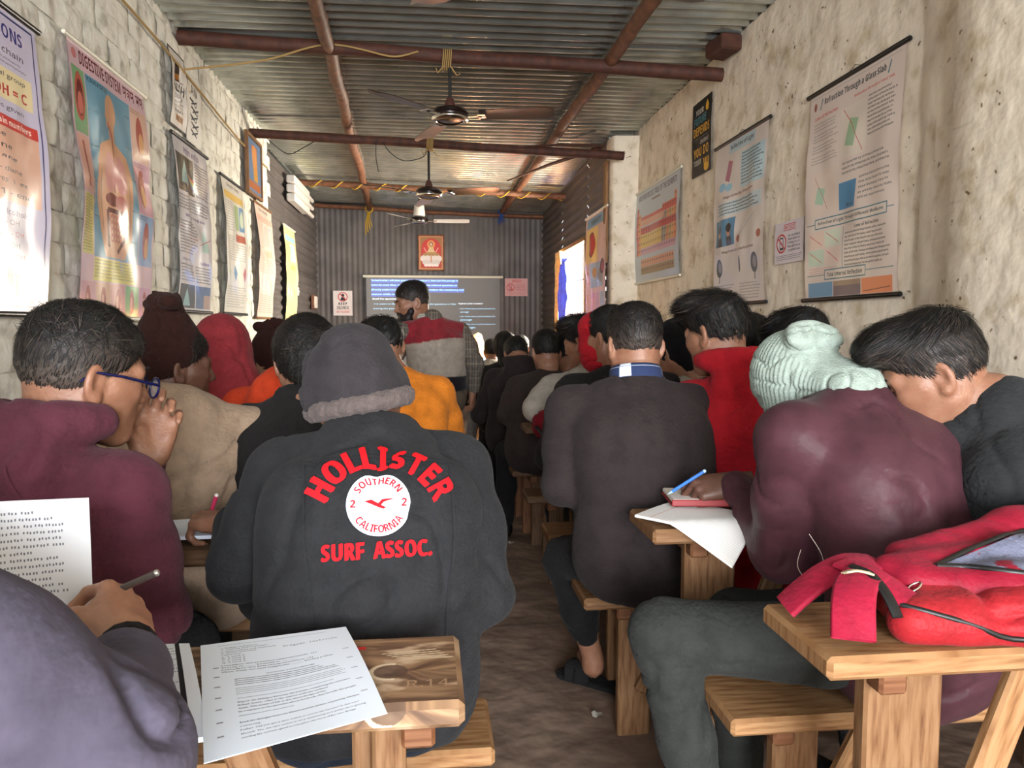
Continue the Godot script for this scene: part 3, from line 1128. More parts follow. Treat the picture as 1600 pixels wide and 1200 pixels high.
func person(d: Dictionary) -> Node3D:
	var hip: Vector3 = d.hip
	var neck: Vector3 = d.neck
	var fa := deg_to_rad(d.get("face", 0.0))
	var fwd := Vector3(-sin(fa), 0, -cos(fa))
	var rgt := Vector3(cos(fa), 0, -sin(fa))
	var fy: float = floor_y(hip.z)
	var base := Vector3(hip.x, fy, hip.z)
	var node := thing("person", d.label, "person", base, d.get("group", ""))
	var cell: float = d.get("cell", 0.012)
	var hx := head_xf(d)
	var tr: float = d.get("tr", 1.0)
	var sw: float = d.get("sw", 0.17)
	var shr: Vector3 = d.get("rgt", rgt)
	var sr: Vector3 = d.get("sr", neck + shr * sw + Vector3(0, -0.07, 0) + fwd * 0.02)
	var sl: Vector3 = d.get("sl", neck - shr * sw + Vector3(0, -0.07, 0) + fwd * 0.02)
	var desk_h := 0.83 + fy
	var wr: Vector3 = d.get("wr", Vector3(hip.x, desk_h, hip.z) + fwd * 0.36 + rgt * 0.1)
	var wl: Vector3 = d.get("wl", Vector3(hip.x, desk_h, hip.z) + fwd * 0.36 - rgt * 0.1)
	var er: Vector3 = d.get("er", ik(sr, wr, 0.29, 0.26, d.get("hr", rgt * 0.55 + Vector3(0, -0.8, 0) - fwd * 0.2)))
	var el: Vector3 = d.get("el", ik(sl, wl, 0.29, 0.26, d.get("hl", -rgt * 0.55 + Vector3(0, -0.8, 0) - fwd * 0.2)))
	var kr: Vector3 = d.get("kr", hip + fwd * 0.42 + rgt * 0.11 + Vector3(0, -0.04, 0))
	var kl: Vector3 = d.get("kl", hip + fwd * 0.42 - rgt * 0.11 + Vector3(0, -0.04, 0))
	var ar: Vector3 = d.get("ar", Vector3(kr.x, fy + 0.09, kr.z) + fwd * -0.02)
	var al: Vector3 = d.get("al", Vector3(kl.x, fy + 0.09, kl.z) + fwd * -0.02)
	var lift := Vector3(0, 0, 0)
	# --- the body itself: one figure, skin ---
	var bc := maxf(cell * 1.6, 0.018)
	var lo := hip.min(neck).min(hx.origin).min(er).min(el).min(wr).min(wl).min(kr).min(kl).min(ar).min(al) - Vector3.ONE * 0.14
	var hi := hip.max(neck).max(hx.origin).max(er).max(el).max(wr).max(wl).max(kr).max(kl) + Vector3.ONE * 0.12
	var f := Field.new(lo, hi, bc)
	f.cap(hip - rgt * 0.07, hip + rgt * 0.07, 0.1, 0.1, 0.05)
	f.cap(hip, hip.lerp(neck, 0.7), 0.1, 0.1, 0.06)
	f.cap(hip.lerp(neck, 0.7) - rgt * 0.06, hip.lerp(neck, 0.7) + rgt * 0.06, 0.1, 0.1, 0.06)
	f.cap(sr, sl, 0.05, 0.05, 0.05)
	f.chain([sr, er, wr], [0.042, 0.036, 0.027], 0.03)
	f.chain([sl, el, wl], [0.042, 0.036, 0.027], 0.03)
	f.chain([hip + rgt * 0.09, kr, ar], [0.07, 0.05, 0.036], 0.03)
	f.chain([hip - rgt * 0.09, kl, al], [0.07, 0.05, 0.036], 0.03)
	if not d.get("shoes", true):
		for q in [ar, al]: f.cap(q + Vector3(0, -0.03, 0), q + (d.get("toe", fwd) as Vector3) * 0.14 + Vector3(0, -0.045, 0), 0.036, 0.03, 0.03)
	var body := f.nets()
	var nb := hx * Vector3(0, -0.09, 0.035)
	var nf := Field.new(nb.min(neck) - Vector3.ONE * 0.09, nb.max(neck) + Vector3.ONE * 0.09, maxf(0.007, cell * 0.7))
	nf.cap(hx * Vector3(0, -0.03, 0.025), nb, 0.058, 0.056, 0.02)
	nf.cap(nb, neck + Vector3(0, 0.0, 0) + fwd * 0.02, 0.056, 0.06, 0.02)
	nf.cap(neck - rgt * 0.05 + Vector3(0, -0.07, 0) + fwd * 0.04, neck + rgt * 0.05 + Vector3(0, -0.07, 0) + fwd * 0.04, 0.03, 0.03, 0.04)
	body.add(nf.nets())
	if not d.get("nohead", false):
		body.add(head_mesh(d.get("hc", 0.008 if cell > 0.011 else 0.005)), hx)
	for s in [0, 1]:
		var pose: String = d.get("pr" if s == 0 else "pl", "relaxed" if d.get("hands", false) else "")
		if pose == "": continue
		var w := wr if s == 0 else wl
		var fdir: Vector3 = d.get("fr" if s == 0 else "fl", (w - (er if s == 0 else el)).normalized() * 0.6 + fwd * 0.4)
		var bdir: Vector3 = d.get("br" if s == 0 else "bl", Vector3.UP)
		body.add(hand_mesh(pose), hand_frame(w, fdir, bdir, s == 0, d.get("hand_s", 1.0)))
	part("body", body.mesh(base), M[d.get("skin", "skin")], node)
	# --- top ---
	var blo := hip.min(neck).min(sr).min(sl).min(er).min(el).min(wr).min(wl) - Vector3.ONE * 0.2
	var bhi := hip.max(neck).max(sr).max(sl).max(er).max(el).max(wr).max(wl) + Vector3.ONE * 0.2
	if d.get("hood_up", false): bhi = bhi.max(hx.origin + Vector3.ONE * 0.2)
	var j := Field.new(blo, bhi, cell)
	var up := (neck - hip).normalized()
	var bk := (-fwd - up * (-fwd).dot(up)).normalized()
	var bow: float = d.get("bow", 0.03)
	var s1 := hip.lerp(neck, 0.33) + bk * bow * 0.8
	var s2 := hip.lerp(neck, 0.66) + bk * bow
	var hw: float = d.get("hemw", 0.085)
	j.cap(hip - rgt * hw + Vector3(0, 0.0, 0), hip + rgt * hw, 0.135 * tr, 0.135 * tr, 0.06)
	j.cap(s1 - rgt * 0.075, s1 + rgt * 0.075, 0.125 * tr, 0.125 * tr, 0.09)
	j.cap(s2 - shr * 0.085, s2 + shr * 0.085, 0.12 * tr, 0.12 * tr, 0.09)
	j.cap(hip, s1, 0.13 * tr, 0.12 * tr, 0.06)
	j.cap(s1, s2, 0.12 * tr, 0.11 * tr, 0.06)
	j.cap(s2, neck - up * 0.05, 0.1 * tr, 0.06, 0.08)
	var nk := neck - up * 0.02
	j.cap(nk, sr, 0.056, 0.066 * tr, 0.06)
	j.cap(nk, sl, 0.056, 0.066 * tr, 0.06)
	var ak: float = d.get("ak", 0.035)
	var sleeve: float = d.get("sleeve", 1.0)
	var cuffr := er.lerp(wr, d.get("cuff_r", 0.93))
	var cuffl := el.lerp(wl, d.get("cuff_l", 0.93))
	var jj := j
	if d.has("shirt"): j = Field.new(blo, bhi, cell)
	j.chain([sr, sr.lerp(er, 0.5), er], [0.068 * sleeve, 0.066 * sleeve, 0.056 * sleeve], ak)
	j.chain([er, cuffr], [0.056 * sleeve, 0.041 * sleeve], ak)
	j.chain([sl, sl.lerp(el, 0.5), el], [0.068 * sleeve, 0.066 * sleeve, 0.056 * sleeve], ak)
	j.chain([el, cuffl], [0.056 * sleeve, 0.041 * sleeve], ak)
	if d.has("shirt"):
		j.cap(neck + Vector3(0, 0.01, 0), neck - up * 0.08, 0.068, 0.07, 0.02)
		part("shirt", j.nets(Folds.new(17, 0.006, 0.002)).mesh(base), d.shirt, node)
		j = jj
	for q in [0, 1]:
		if d.has("cuff") and q == d.cuff:
			var ca := er.lerp(wr, d.cuff_r) if q == 0 else el.lerp(wl, d.cuff_l)
			var cb := er.lerp(wr, 0.94) if q == 0 else el.lerp(wl, 0.94)
			var cm := MB.new()
			cm.tube([ca, ca.lerp(cb, 0.3), ca.lerp(cb, 0.9), cb], [0.03, 0.036, 0.034, 0.028], 16)
			part("cuff", cm.mesh(base), M.black_cloth, node)
	# collar or hood
	var nd := (hx * Vector3(0, -0.09, 0.035) - neck).normalized()
	if d.get("hood", false):
		var hb := neck + bk * 0.07
		var hq: float = d.get("hood_size", 1.0)
		var arc := []
		for q in 11:
			var a := PI * (0.1 + 0.8 * q / 10.0)
			arc.append(neck + nd * (0.078 - 0.03 * sin(a)) * hq + shr * cos(a) * 0.092 * hq + bk * (0.105 * hq * sin(a) - 0.03))
		j.chain(arc, [0.026, 0.03, 0.034, 0.037, 0.04, 0.04, 0.04, 0.037, 0.034, 0.03, 0.026], 0.015)
		j.cap(hb - shr * 0.075 * hq - up * 0.035, hb + shr * 0.075 * hq - up * 0.035, 0.05 * hq, 0.05 * hq, 0.03)
		j.cap(hb - up * 0.09 - shr * 0.035, hb - up * 0.09 + shr * 0.035, 0.05 * hq, 0.05 * hq, 0.03)
		j.cap(neck - shr * 0.066 + fwd * 0.01, neck - shr * 0.066 + bk * 0.06, 0.028, 0.04, 0.04)
		j.cap(neck + shr * 0.066 + fwd * 0.01, neck + shr * 0.066 + bk * 0.06, 0.028, 0.04, 0.04)
	elif d.get("collar", 0.0) > 0.0:
		var cr: float = d.collar
		var arc := []
		for q in 13:
			var a := TAU * (q / 12.0)
			arc.append(neck + nd * 0.03 + shr * cos(a) * 0.066 + bk * (0.066 * sin(a) - 0.012))
		j.chain(arc, [cr], 0.012)
	if d.get("hood_up", false):
		j.ell(hx * Vector3(0, 0.03, 0.02), Vector3(0.105, 0.118, 0.122), 0.03, 0, hx.basis.orthonormalized())
		j.cap(hx * Vector3(0, -0.06, 0.05), neck + bk * 0.02, 0.095, 0.1, 0.05)
		j.cap(hx * Vector3(0, -0.03, 0.0), neck, 0.1, 0.1, 0.05)
	if d.has("hem"):
		j.cut(hip + up * float(d.hem), up, 0.01)
	var fo := Folds.new(int(absf(hip.x * 977 + hip.z * 131)) + 3, d.get("fold", 0.006), d.get("fine", 0.002), d.get("foldf", 5.0))
	var jm := j.nets(fo)
	if d.has("bands"):
		jm.colored = true
		for q in jm.v.size():
			var hy := jm.v[q].y - 0.02 * sin(jm.v[q].x * 9.0)
			var cc: Color = d.bands[0][1]
			for e in d.bands:
				if hy < e[0]: cc = e[1]
			jm.c.append(cc)
	var top := part(d.get("garment", "jacket"), jm.mesh(base), d.top, node, Vector3.ZERO, d.get("top_label", ""))
	node.set_meta("seed_", 0)
	node.remove_meta("seed_")
	# --- trousers ---
	if not d.get("nolegs", false):
		var tlo := hip.min(kr).min(kl).min(ar).min(al) - Vector3.ONE * 0.16
		var thi := hip.max(kr).max(kl).max(ar).max(al) + Vector3.ONE * 0.16
		var tc := maxf(cell, 0.012)
		var tf := Field.new(tlo, thi, tc)
		tf.cap(hip - rgt * 0.08 + Vector3(0, -0.01, 0), hip + rgt * 0.08 + Vector3(0, -0.01, 0), 0.118, 0.118, 0.04)
		var cut: float = d.get("trouser", 0.95)
		tf.chain([hip + rgt * 0.09, kr, kr.lerp(ar, 0.5), kr.lerp(ar, cut)], [0.09, 0.068, 0.06, 0.05], 0.03)
		tf.chain([hip - rgt * 0.09, kl, kl.lerp(al, 0.5), kl.lerp(al, cut)], [0.09, 0.068, 0.06, 0.05], 0.03)
		var tm := tf.nets(Folds.new(int(absf(hip.x * 577)) + 11, 0.006, 0.002, 6.0))
		part("trousers", tm.mesh(base), d.get("legs", M.black_cloth), node)
		if d.get("shoes", true):
			for a in [ar, al]:
				var toe: Vector3 = a + (d.get("toe", fwd) as Vector3) * 0.17
				var sf := Field.new(a.min(toe) - Vector3(0.08, 0.12, 0.08), a.max(toe) + Vector3(0.08, 0.08, 0.08), 0.01)
				var g := Vector3(0, -0.045, 0)
				sf.cap(a + g, toe + g, 0.042, 0.04, 0.02)
				sf.cap(a + Vector3(0, -0.02, 0), a + g, 0.045, 0.045, 0.02)
				sf.cut(Vector3(a.x, fy + 0.002, a.z), Vector3.UP)
				part("shoe", sf.nets().mesh(base), M.black, node)
	# --- hair ---
	var hs: String = d.get("hair", "")
	if hs:
		var hm := MB.new()
		hm.add(hair_mesh(hs, 0.009 if cell > 0.011 else 0.005, 1200 if cell > 0.011 else 5200), hx)
		part("hair", hm.mesh(base), M.hair, node)
	if d.get("brows", false):
		var em := MB.new()
		for q in [-1.0, 1.0]:
			em.tube([hx * Vector3(q * 0.013, 0.027, -0.101), hx * Vector3(q * 0.032, 0.034, -0.094), hx * Vector3(q * 0.05, 0.027, -0.076)], [0.003, 0.0045, 0.002], 6)
		em.paint(Color(0.012, 0.01, 0.009))
		part("eyebrows", em.mesh(base), M.hair, node)
		em = MB.new()
		for q in [-1.0, 1.0]:
			em.tube([hx * Vector3(q * 0.019, 0.003, -0.0875), hx * Vector3(q * 0.032, 0.0, -0.09), hx * Vector3(q * 0.045, 0.003, -0.083)], [0.0012, 0.0018, 0.001], 5)
		em.paint(Color(0.01, 0.008, 0.008))
		part("eyelashes", em.mesh(base), M.hair, node)
	d.node = node
	d.base = base
	d.field = j
	d.field_neck = neck
	d.folds = fo
	d.hx = hx
	d.up = up
	d.bk = bk
	d.shr = shr
	d.fwd = fwd
	d.er_ = er
	d.el_ = el
	return node
func build_people() -> void:
	var hood_maroon := cloth(Color(0.33, 0.17, 0.215), 3.0, 0.95, 0.4, 0.4)
	var purple := cloth(Color(0.31, 0.29, 0.345), 3.0, 0.85, 0.18, 0.3)
	var beige := cloth(Color(0.6, 0.51, 0.43), 3.0, 0.95, 0.5, 0.4)
	var red := cloth(Color(0.62, 0.095, 0.135), 3.0)
	var redhood := cloth(Color(0.52, 0.18, 0.2), 3.0)
	var orange := cloth(Color(0.78, 0.26, 0.14), 3.0)
	var yellow := cloth(Color(0.86, 0.5, 0.16), 3.0)
	var dkbrown := cloth(Color(0.18, 0.15, 0.15), 3.0)
	var dk2 := cloth(Color(0.2, 0.165, 0.155), 3.0)
	var maroon := cloth(Color(0.28, 0.165, 0.19), 3.0, 0.48, 0.1, 0.2)
	var greensh := cloth(Color(0.165, 0.17, 0.175), 3.0)
	var greyw := cloth(Color(0.62, 0.59, 0.55), 3.0)
	var blk := cloth(Color(0.125, 0.118, 0.118), 3.0)
	var striped := cloth(Color(1, 1, 1), 3.0)
	striped.vertex_color_use_as_albedo = true
	# nearest, left corner
	person({label = "person in a grey purple jacket writing at the bottom left corner", hip = Vector3(-0.72, 0.56, -0.42), neck = Vector3(-0.62, 1.06, -0.62), head = Vector3(-0.72, 1.2, -0.7), rot = Vector3(-40, 10, 0), face = 0.0, sr = Vector3(-0.5, 0.98, -0.68), er = Vector3(-0.295, 0.83, -0.7), wr = Vector3(-0.36, 0.845, -0.93), hair = "crop", top = purple, cell = 0.009, sleeve = 1.2, tr = 1.1, pr = "pen", cuff = 0, cuff_r = 0.62, fr = Vector3(-0.35, 0.25, -0.9), br = Vector3(0.75, 0.55, 0.1), skin = "skin_pale", fold = 0.011, foldf = 5.0, fine = 0.002, legs = M.black_cloth})
	# glasses, maroon hoodie
	var g := {label = "person with glasses and short hair in a maroon hoodie, hand at mouth", hip = Vector3(-0.8, 0.56, -1.34), neck = Vector3(-0.69, 1.0, -1.38), head = Vector3(-0.62, 1.13, -1.45), rot = Vector3(-12, -46, -4), face = -22.0, sw = 0.175, er = Vector3(-0.505, 0.69, -1.42), wr = Vector3(-0.6, 0.8, -1.68), wl = Vector3(-0.57, 0.95, -1.6), el = Vector3(-0.72, 0.78, -1.72), pl = "chin", fl = Vector3(0.15, 0.9, -0.25), bl = Vector3(-0.35, 0.2, -0.9), hair = "short", top = hood_maroon, hood = true, cell = 0.008, garment = "hoodie", fold = 0.008, legs = M.black_cloth, collar = 0.02, hc = 0.004, brows = true, hood_size = 1.1}
	person(g)
	spectacles(g, M.glasses)
	back_seams(g, hood_maroon, 0.15)
	# black jacket with lettering
	var h := {label = "person in a black lettered jacket and dark fur trimmed winter cap, writing", hip = Vector3(-0.12, 0.57, -1.36), neck = Vector3(-0.11, 1.0, -1.5), head = Vector3(-0.15, 1.07, -1.6), rot = Vector3(-30, 14, 10), face = 6.0, sw = 0.165, wr = Vector3(-0.05, 0.79, -1.72), er = Vector3(0.095, 0.715, -1.42), wl = Vector3(-0.425, 0.8, -1.68), el = Vector3(-0.36, 0.76, -1.47), pl = "pen", fl = Vector3(-1, 0.0, -0.45), skin = "skin", top = M.denim, collar = 0.028, cell = 0.007, tr = 1.0, fold = 0.008, foldf = 4.2, legs = M.blue_jeans, hem = -0.1, hemw = 0.075, bow = 0.05}
	person(h)
	fur_cap(h)
	jacket_lettering(h)
	# second bench, left
	var bg := {label = "person in a beige coat and tall brown knitted cap", er = Vector3(-0.47, 0.74, -2.1), wr = Vector3(-0.5, 0.83, -2.38), hs = 0.93, hip = Vector3(-0.65, 0.56, -2.06), neck = Vector3(-0.67, 1.0, -2.12), head = Vector3(-0.695, 1.105, -2.18), rot = Vector3(-5, -55, 0), face = -8.0, top = beige, hood = true, hood_size = 1.0, hair = "crop", garment = "coat", cell = 0.009, fold = 0.008, skin = "skin_dark"}
	person(bg)
	tall_cap(bg)
	back_seams(bg, beige, 0.14)
	shirt_collar(bg, check_mat(Color(0.8, 0.8, 0.8), Color(0.08, 0.08, 0.09), 16), 0.072, 0.03, 0.015)
	person({label = "person with thick black hair in a black jacket behind the lettered jacket", hip = Vector3(-0.3, 0.56, -2.02), neck = Vector3(-0.35, 1.0, -2.16), head = Vector3(-0.35, 1.115, -2.24), rot = Vector3(-30, 10, 0), top = blk, hair = "mop", cell = 0.011, collar = 0.018})
	person({label = "person wearing a red hood pulled up beside the white wall", hip = Vector3(-0.75, 0.56, -2.85), neck = Vector3(-0.74, 1.01, -2.9), head = Vector3(-0.78, 1.12, -2.98), rot = Vector3(-15, 10, 0), top = redhood, hood_up = true, cell = 0.012, garment = "hoodie"})
	person({label = "person in an orange red hoodie, between red hood and black jacket", hip = Vector3(-0.45, 0.56, -2.7), neck = Vector3(-0.5, 1.0, -2.78), head = Vector3(-0.44, 1.12, -2.82), rot = Vector3(-20, -10, 0), top = orange, hood = true, hair = "crop", cell = 0.012, garment = "hoodie"})
	var kc := {label = "person in a dark maroon knitted cap far behind the orange hoodie", hip = Vector3(-0.75, 0.53, -3.5), neck = Vector3(-0.74, 0.92, -3.6), head = Vector3(-0.73, 1.03, -3.66), rot = Vector3(-20, 0, 0), top = dk2, cell = 0.018}
	person(kc)
	tall_cap(kc)
	person({label = "person in a yellow orange top with messy black hair, before the teacher", hip = Vector3(-0.14, 0.53, -3.4), neck = Vector3(-0.13, 0.99, -3.46), head = Vector3(-0.2, 1.13, -3.52), rot = Vector3(-20, 15, 0), top = yellow, hair = "messy", cell = 0.012, garment = "sweatshirt", tr = 1.1})
	# right side
	var db := {label = "person in a dark brown jacket with cropped hair and a blue white collar", hip = Vector3(0.64, 0.56, -2.13), neck = Vector3(0.62, 1.035, -2.24), head = Vector3(0.635, 1.16, -2.31), rot = Vector3(-12, 5, 0), top = dkbrown, hair = "short", cell = 0.009, sw = 0.19, tr = 1.08, el = Vector3(0.39, 0.75, -2.2), wl = Vector3(0.5, 0.79, -2.45), kl = Vector3(0.44, 0.46, -2.42), al = Vector3(0.55, 0.09, -2.47), trouser = 0.72, shoes = false, collar = 0.012, skin = "skin"}
	person(db)
	shirt_collar(db, check_mat(Color(0.1, 0.16, 0.3), Color(0.82, 0.84, 0.88), 6, true), 0.072, 0.03, 0.02)
	person({label = "person in a bright red hoodie looking down to the left", hip = Vector3(1.02, 0.56, -2.15), neck = Vector3(0.98, 1.05, -2.27), head = Vector3(0.915, 1.195, -2.35), rot = Vector3(-15, 30, 0), top = red, hood = true, hood_size = 1.12, hair = "messy", cell = 0.009, garment = "hoodie", skin = "skin"})
	var mr := {label = "person in a shiny maroon jacket with a pale green knitted wrap, writing", hip = Vector3(1.02, 0.57, -1.43), neck = Vector3(0.93, 1.055, -1.58), ak = 0.042, head = Vector3(0.88, 1.09, -1.74), hs = 0.92, rot = Vector3(-50, 14, 10), face = 28.0, sw = 0.18, el = Vector3(0.78, 0.72, -1.58), wl = Vector3(0.765, 0.825, -1.83), pl = "pen", fl = Vector3(-0.95, -0.1, -0.15), bl = Vector3(0, 0.85, 0.5), kl = Vector3(0.5, 0.555, -1.56), al = Vector3(0.6, 0.09, -1.53), kr = Vector3(0.75, 0.5, -1.75), top = maroon, collar = 0.02, cell = 0.008, fold = 0.008, foldf = 6.0, fine = 0.002, legs = M.dark_jeans, skin = "skin_dark", tr = 1.06, toe = Vector3(-0.7, 0, -0.7)}
	person(mr)
	green_wrap(mr)
	var qf := {label = "person with a black quiff in a charcoal shirt by the right wall", hip = Vector3(1.34, 0.57, -1.4), neck = Vector3(1.18, 1.065, -1.44), head = Vector3(1.075, 1.12, -1.52), rot = Vector3(-28, 58, 4), face = 25.0, sw = 0.19, sl = Vector3(1.12, 0.965, -1.5), top = greensh, hair = "quiff", cell = 0.008, garment = "shirt", skin = "skin", hc = 0.004, fold = 0.006, legs = M.black_cloth, brows = true, el = Vector3(1.17, 0.73, -1.45), wl = Vector3(1.1, 0.78, -1.7)}
	person(qf)
	var rf := {label = "person in black with a red face cloth, hidden behind the brown jacket", hip = Vector3(0.76, 0.55, -2.85), neck = Vector3(0.76, 1.03, -2.94), head = Vector3(0.72, 1.17, -3.0), rot = Vector3(-10, 40, 0), top = blk, hair = "crop", cell = 0.013, sw = 0.19}
	person(rf)
	face_cloth(rf, red)
	var cp := {label = "person in a black cap and grey top near the right wall", hip = Vector3(1.05, 0.55, -2.9), neck = Vector3(1.04, 0.98, -2.98), head = Vector3(1.02, 1.12, -3.05), rot = Vector3(-25, 30, 0), top = greyw, cell = 0.013}
	person(cp)
	black_cap(cp)
	var sp := {label = "person with black hair and spectacles behind the red hoodie", hip = Vector3(1.36, 0.55, -2.9), neck = Vector3(1.34, 1.0, -3.0), head = Vector3(1.31, 1.14, -3.05), rot = Vector3(-15, 50, 0), top = dk2, hair = "mop", cell = 0.014}
	person(sp)
	spectacles(sp, M.black)
	person({label = "person with tousled black hair showing above the pale green wrap", hip = Vector3(1.36, 0.56, -2.2), neck = Vector3(1.33, 1.03, -2.4), head = Vector3(1.285, 1.15, -2.5), rot = Vector3(-30, 20, 0), top = dkbrown, hair = "messy", cell = 0.013})
	person({label = "person in a pale grey sweatshirt leaning on the desk, seen from the side", hip = Vector3(0.78, 0.54, -3.5), neck = Vector3(0.76, 0.99, -3.58), head = Vector3(0.755, 1.14, -3.65), rot = Vector3(-15, 45, 0), top = greyw, hair = "messy", cell = 0.011, el = Vector3(0.5, 0.84, -3.5), wl = Vector3(0.62, 0.79, -3.75), garment = "sweatshirt", tr = 0.95})
	person({label = "person in a dark brown jacket, wide back beside the aisle, fifth row", hip = Vector3(0.66, 0.52, -4.3), neck = Vector3(0.69, 0.93, -4.38), head = Vector3(0.69, 1.07, -4.44), rot = Vector3(-15, 5, 0), top = dk2, hair = "crop", cell = 0.013, tr = 1.1, el = Vector3(0.45, 0.72, -4.35), kl = Vector3(0.47, 0.46, -4.55), al = Vector3(0.45, 0.04, -4.5)})
	person({label = "person with black hair to the right of the wide brown jacket", hip = Vector3(0.98, 0.52, -4.3), neck = Vector3(0.9, 0.9, -4.45), head = Vector3(0.83, 1.05, -4.5), rot = Vector3(-15, 5, 0), top = blk, hair = "crop", cell = 0.015})
	person({label = "person in a dark jacket bent low, before the long haired person", hip = Vector3(0.6, 0.5, -5.02), neck = Vector3(0.62, 0.93, -5.1), head = Vector3(0.6, 1.02, -5.2), rot = Vector3(-40, 5, 0), top = dkbrown, hair = "crop", cell = 0.014, hood = true, tr = 1.08})
	person({label = "person with long dark hair in a dark top near the front", hip = Vector3(0.6, 0.48, -6.1), neck = Vector3(0.61, 0.9, -6.15), head = Vector3(0.62, 1.05, -6.2), rot = Vector3(-5, 0, 0), top = blk, hair = "long", cell = 0.016})
	person({label = "person in pale clothes in the front row beside the bright light", hip = Vector3(0.66, 0.45, -8.0), neck = Vector3(0.66, 0.83, -8.05), head = Vector3(0.67, 0.96, -8.1), top = greyw, hair = "crop", cell = 0.02, kl = Vector3(0.5, 0.4, -8.1), al = Vector3(0.42, -0.03, -7.95), legs = cloth(Color(0.42, 0.43, 0.45))})
	person({label = "person in yellow glimpsed between the teacher's arm and body, front left row", hip = Vector3(0.12, 0.44, -8.1), neck = Vector3(0.18, 0.84, -8.2), head = Vector3(0.14, 0.98, -8.3), top = cloth(Color(0.85, 0.66, 0.2)), hair = "long", cell = 0.02})
	person({label = "person with light brown hair in the front row by the wall", hip = Vector3(0.98, 0.46, -7.9), neck = Vector3(0.98, 0.86, -7.95), head = Vector3(0.97, 1.0, -8.0), top = orange, hair = "crop", cell = 0.02})
	# the standing teacher
	var tc := {label = "standing bearded person in a striped sweater vest and plaid shirt, teaching", hip = Vector3(0.05, 0.76, -5.0), neck = Vector3(0.03, 1.255, -5.0), head = Vector3(-0.105, 1.375, -5.04), rot = Vector3(-14, 104, 0), face = 22.0, sw = 0.205, hs = 1.08, top = striped, bands = [[9.0, Color(0.23, 0.02, 0.028)], [1.13, Color(0.32, 0.27, 0.22)], [0.885, Color(0.012, 0.011, 0.012)]], hair = "short", cell = 0.009, hc = 0.005, er = Vector3(0.3, 0.98, -4.98), wr = Vector3(0.295, 0.8, -5.04), pr = "relaxed", fr = Vector3(0, -1, -0.2), br = Vector3(1, 0, 0.3), el = Vector3(-0.25, 0.98, -5.1), wl = Vector3(-0.3, 0.85, -5.3), kr = Vector3(0.1, 0.42, -5.05), kl = Vector3(-0.02, 0.42, -5.1), ar = Vector3(0.12, 0.03, -5.0), al = Vector3(-0.02, 0.03, -5.05), garment = "sweater_vest", hem = 0.04, tr = 0.98, skin = "skin", brows = true, shirt = plaid(), legs = cloth(Color(0.36, 0.31, 0.26), 3.0), hood = false}
	person(tc)
	beard(tc)
	shirt_collar(tc, check_mat(Color(0.62, 0.6, 0.56), Color(0.3, 0.28, 0.26), 12, true), 0.075, 0.03, 0.01)

func plaid() -> StandardMaterial3D:
	var im := new_im(128, 128, Color(0.27, 0.24, 0.22))
	for k in 4:
		im.fill_rect(Rect2i(k * 32, 0, 10, 128), Color(0.4, 0.36, 0.32))
		im.fill_rect(Rect2i(k * 32 + 20, 0, 3, 128), Color(0.45, 0.42, 0.37))
	for k in 3:
		for x in 128:
			for y in 9:
				var c := im.get_pixel(x, k * 42 + y)
				im.set_pixel(x, k * 42 + y, c.lerp(Color(0.5, 0.46, 0.4), 0.55))
	var m := print_mat(im, 0.9)
	m.texture_repeat = true
	return tri_planar(m, 7.0)

func black_cap(d: Dictionary) -> void:
	var f := Field.new(Vector3(-0.14, -0.12, -0.15), Vector3(0.14, 0.17, 0.16), 0.007)
	f.ell(Vector3(0, 0.03, 0.016), Vector3(0.093, 0.105, 0.112), 0.0)
	f.cap(Vector3(0, -0.02, 0.04), Vector3(0, -0.08, 0.06), 0.075, 0.06, 0.03)
	f.cut(Vector3(0, 0.03, -0.07), Vector3(0, 0.4, 0.9), 0.006)
	local_part("knitted_cap", f, d, knit(Color(0.09, 0.085, 0.09)), Folds.new(74, 0.003, 0.001, 9.0), "black cap")

func face_cloth(d: Dictionary, m: Material) -> void:
	var f := Field.new(Vector3(-0.13, -0.17, -0.17), Vector3(0.13, 0.14, 0.1), 0.006)
	f.ell(Vector3(0, -0.04, -0.045), Vector3(0.078, 0.085, 0.08), 0.0)
	f.ell(Vector3(0, 0.06, -0.03), Vector3(0.082, 0.05, 0.08), 0.03)
	f.cap(Vector3(0, 0.05, -0.06), Vector3(0, -0.06, -0.08), 0.068, 0.06, 0.03)
	f.cap(Vector3(0.02, -0.02, -0.12), Vector3(0.05, -0.03, -0.15), 0.012, 0.006, 0.02)
	local_part("face_cloth", f, d, m, Folds.new(76, 0.006, 0.002, 10.0), "red cloth round the face")
# ---------- flat print: lettering and pictures computed as images ----------
var fonts := {}

func font(kind: String) -> Font:
	if not fonts.has(kind):
		var f := SystemFont.new()
		f.font_names = PackedStringArray(["Droid Serif" if kind == "serif" or kind == "serifb" else ("Droid Sans Mono" if kind == "mono" else "Droid Sans")])
		f.font_weight = 700 if kind == "bold" or kind == "serifb" else 400
		fonts[kind] = f
	return fonts[kind]

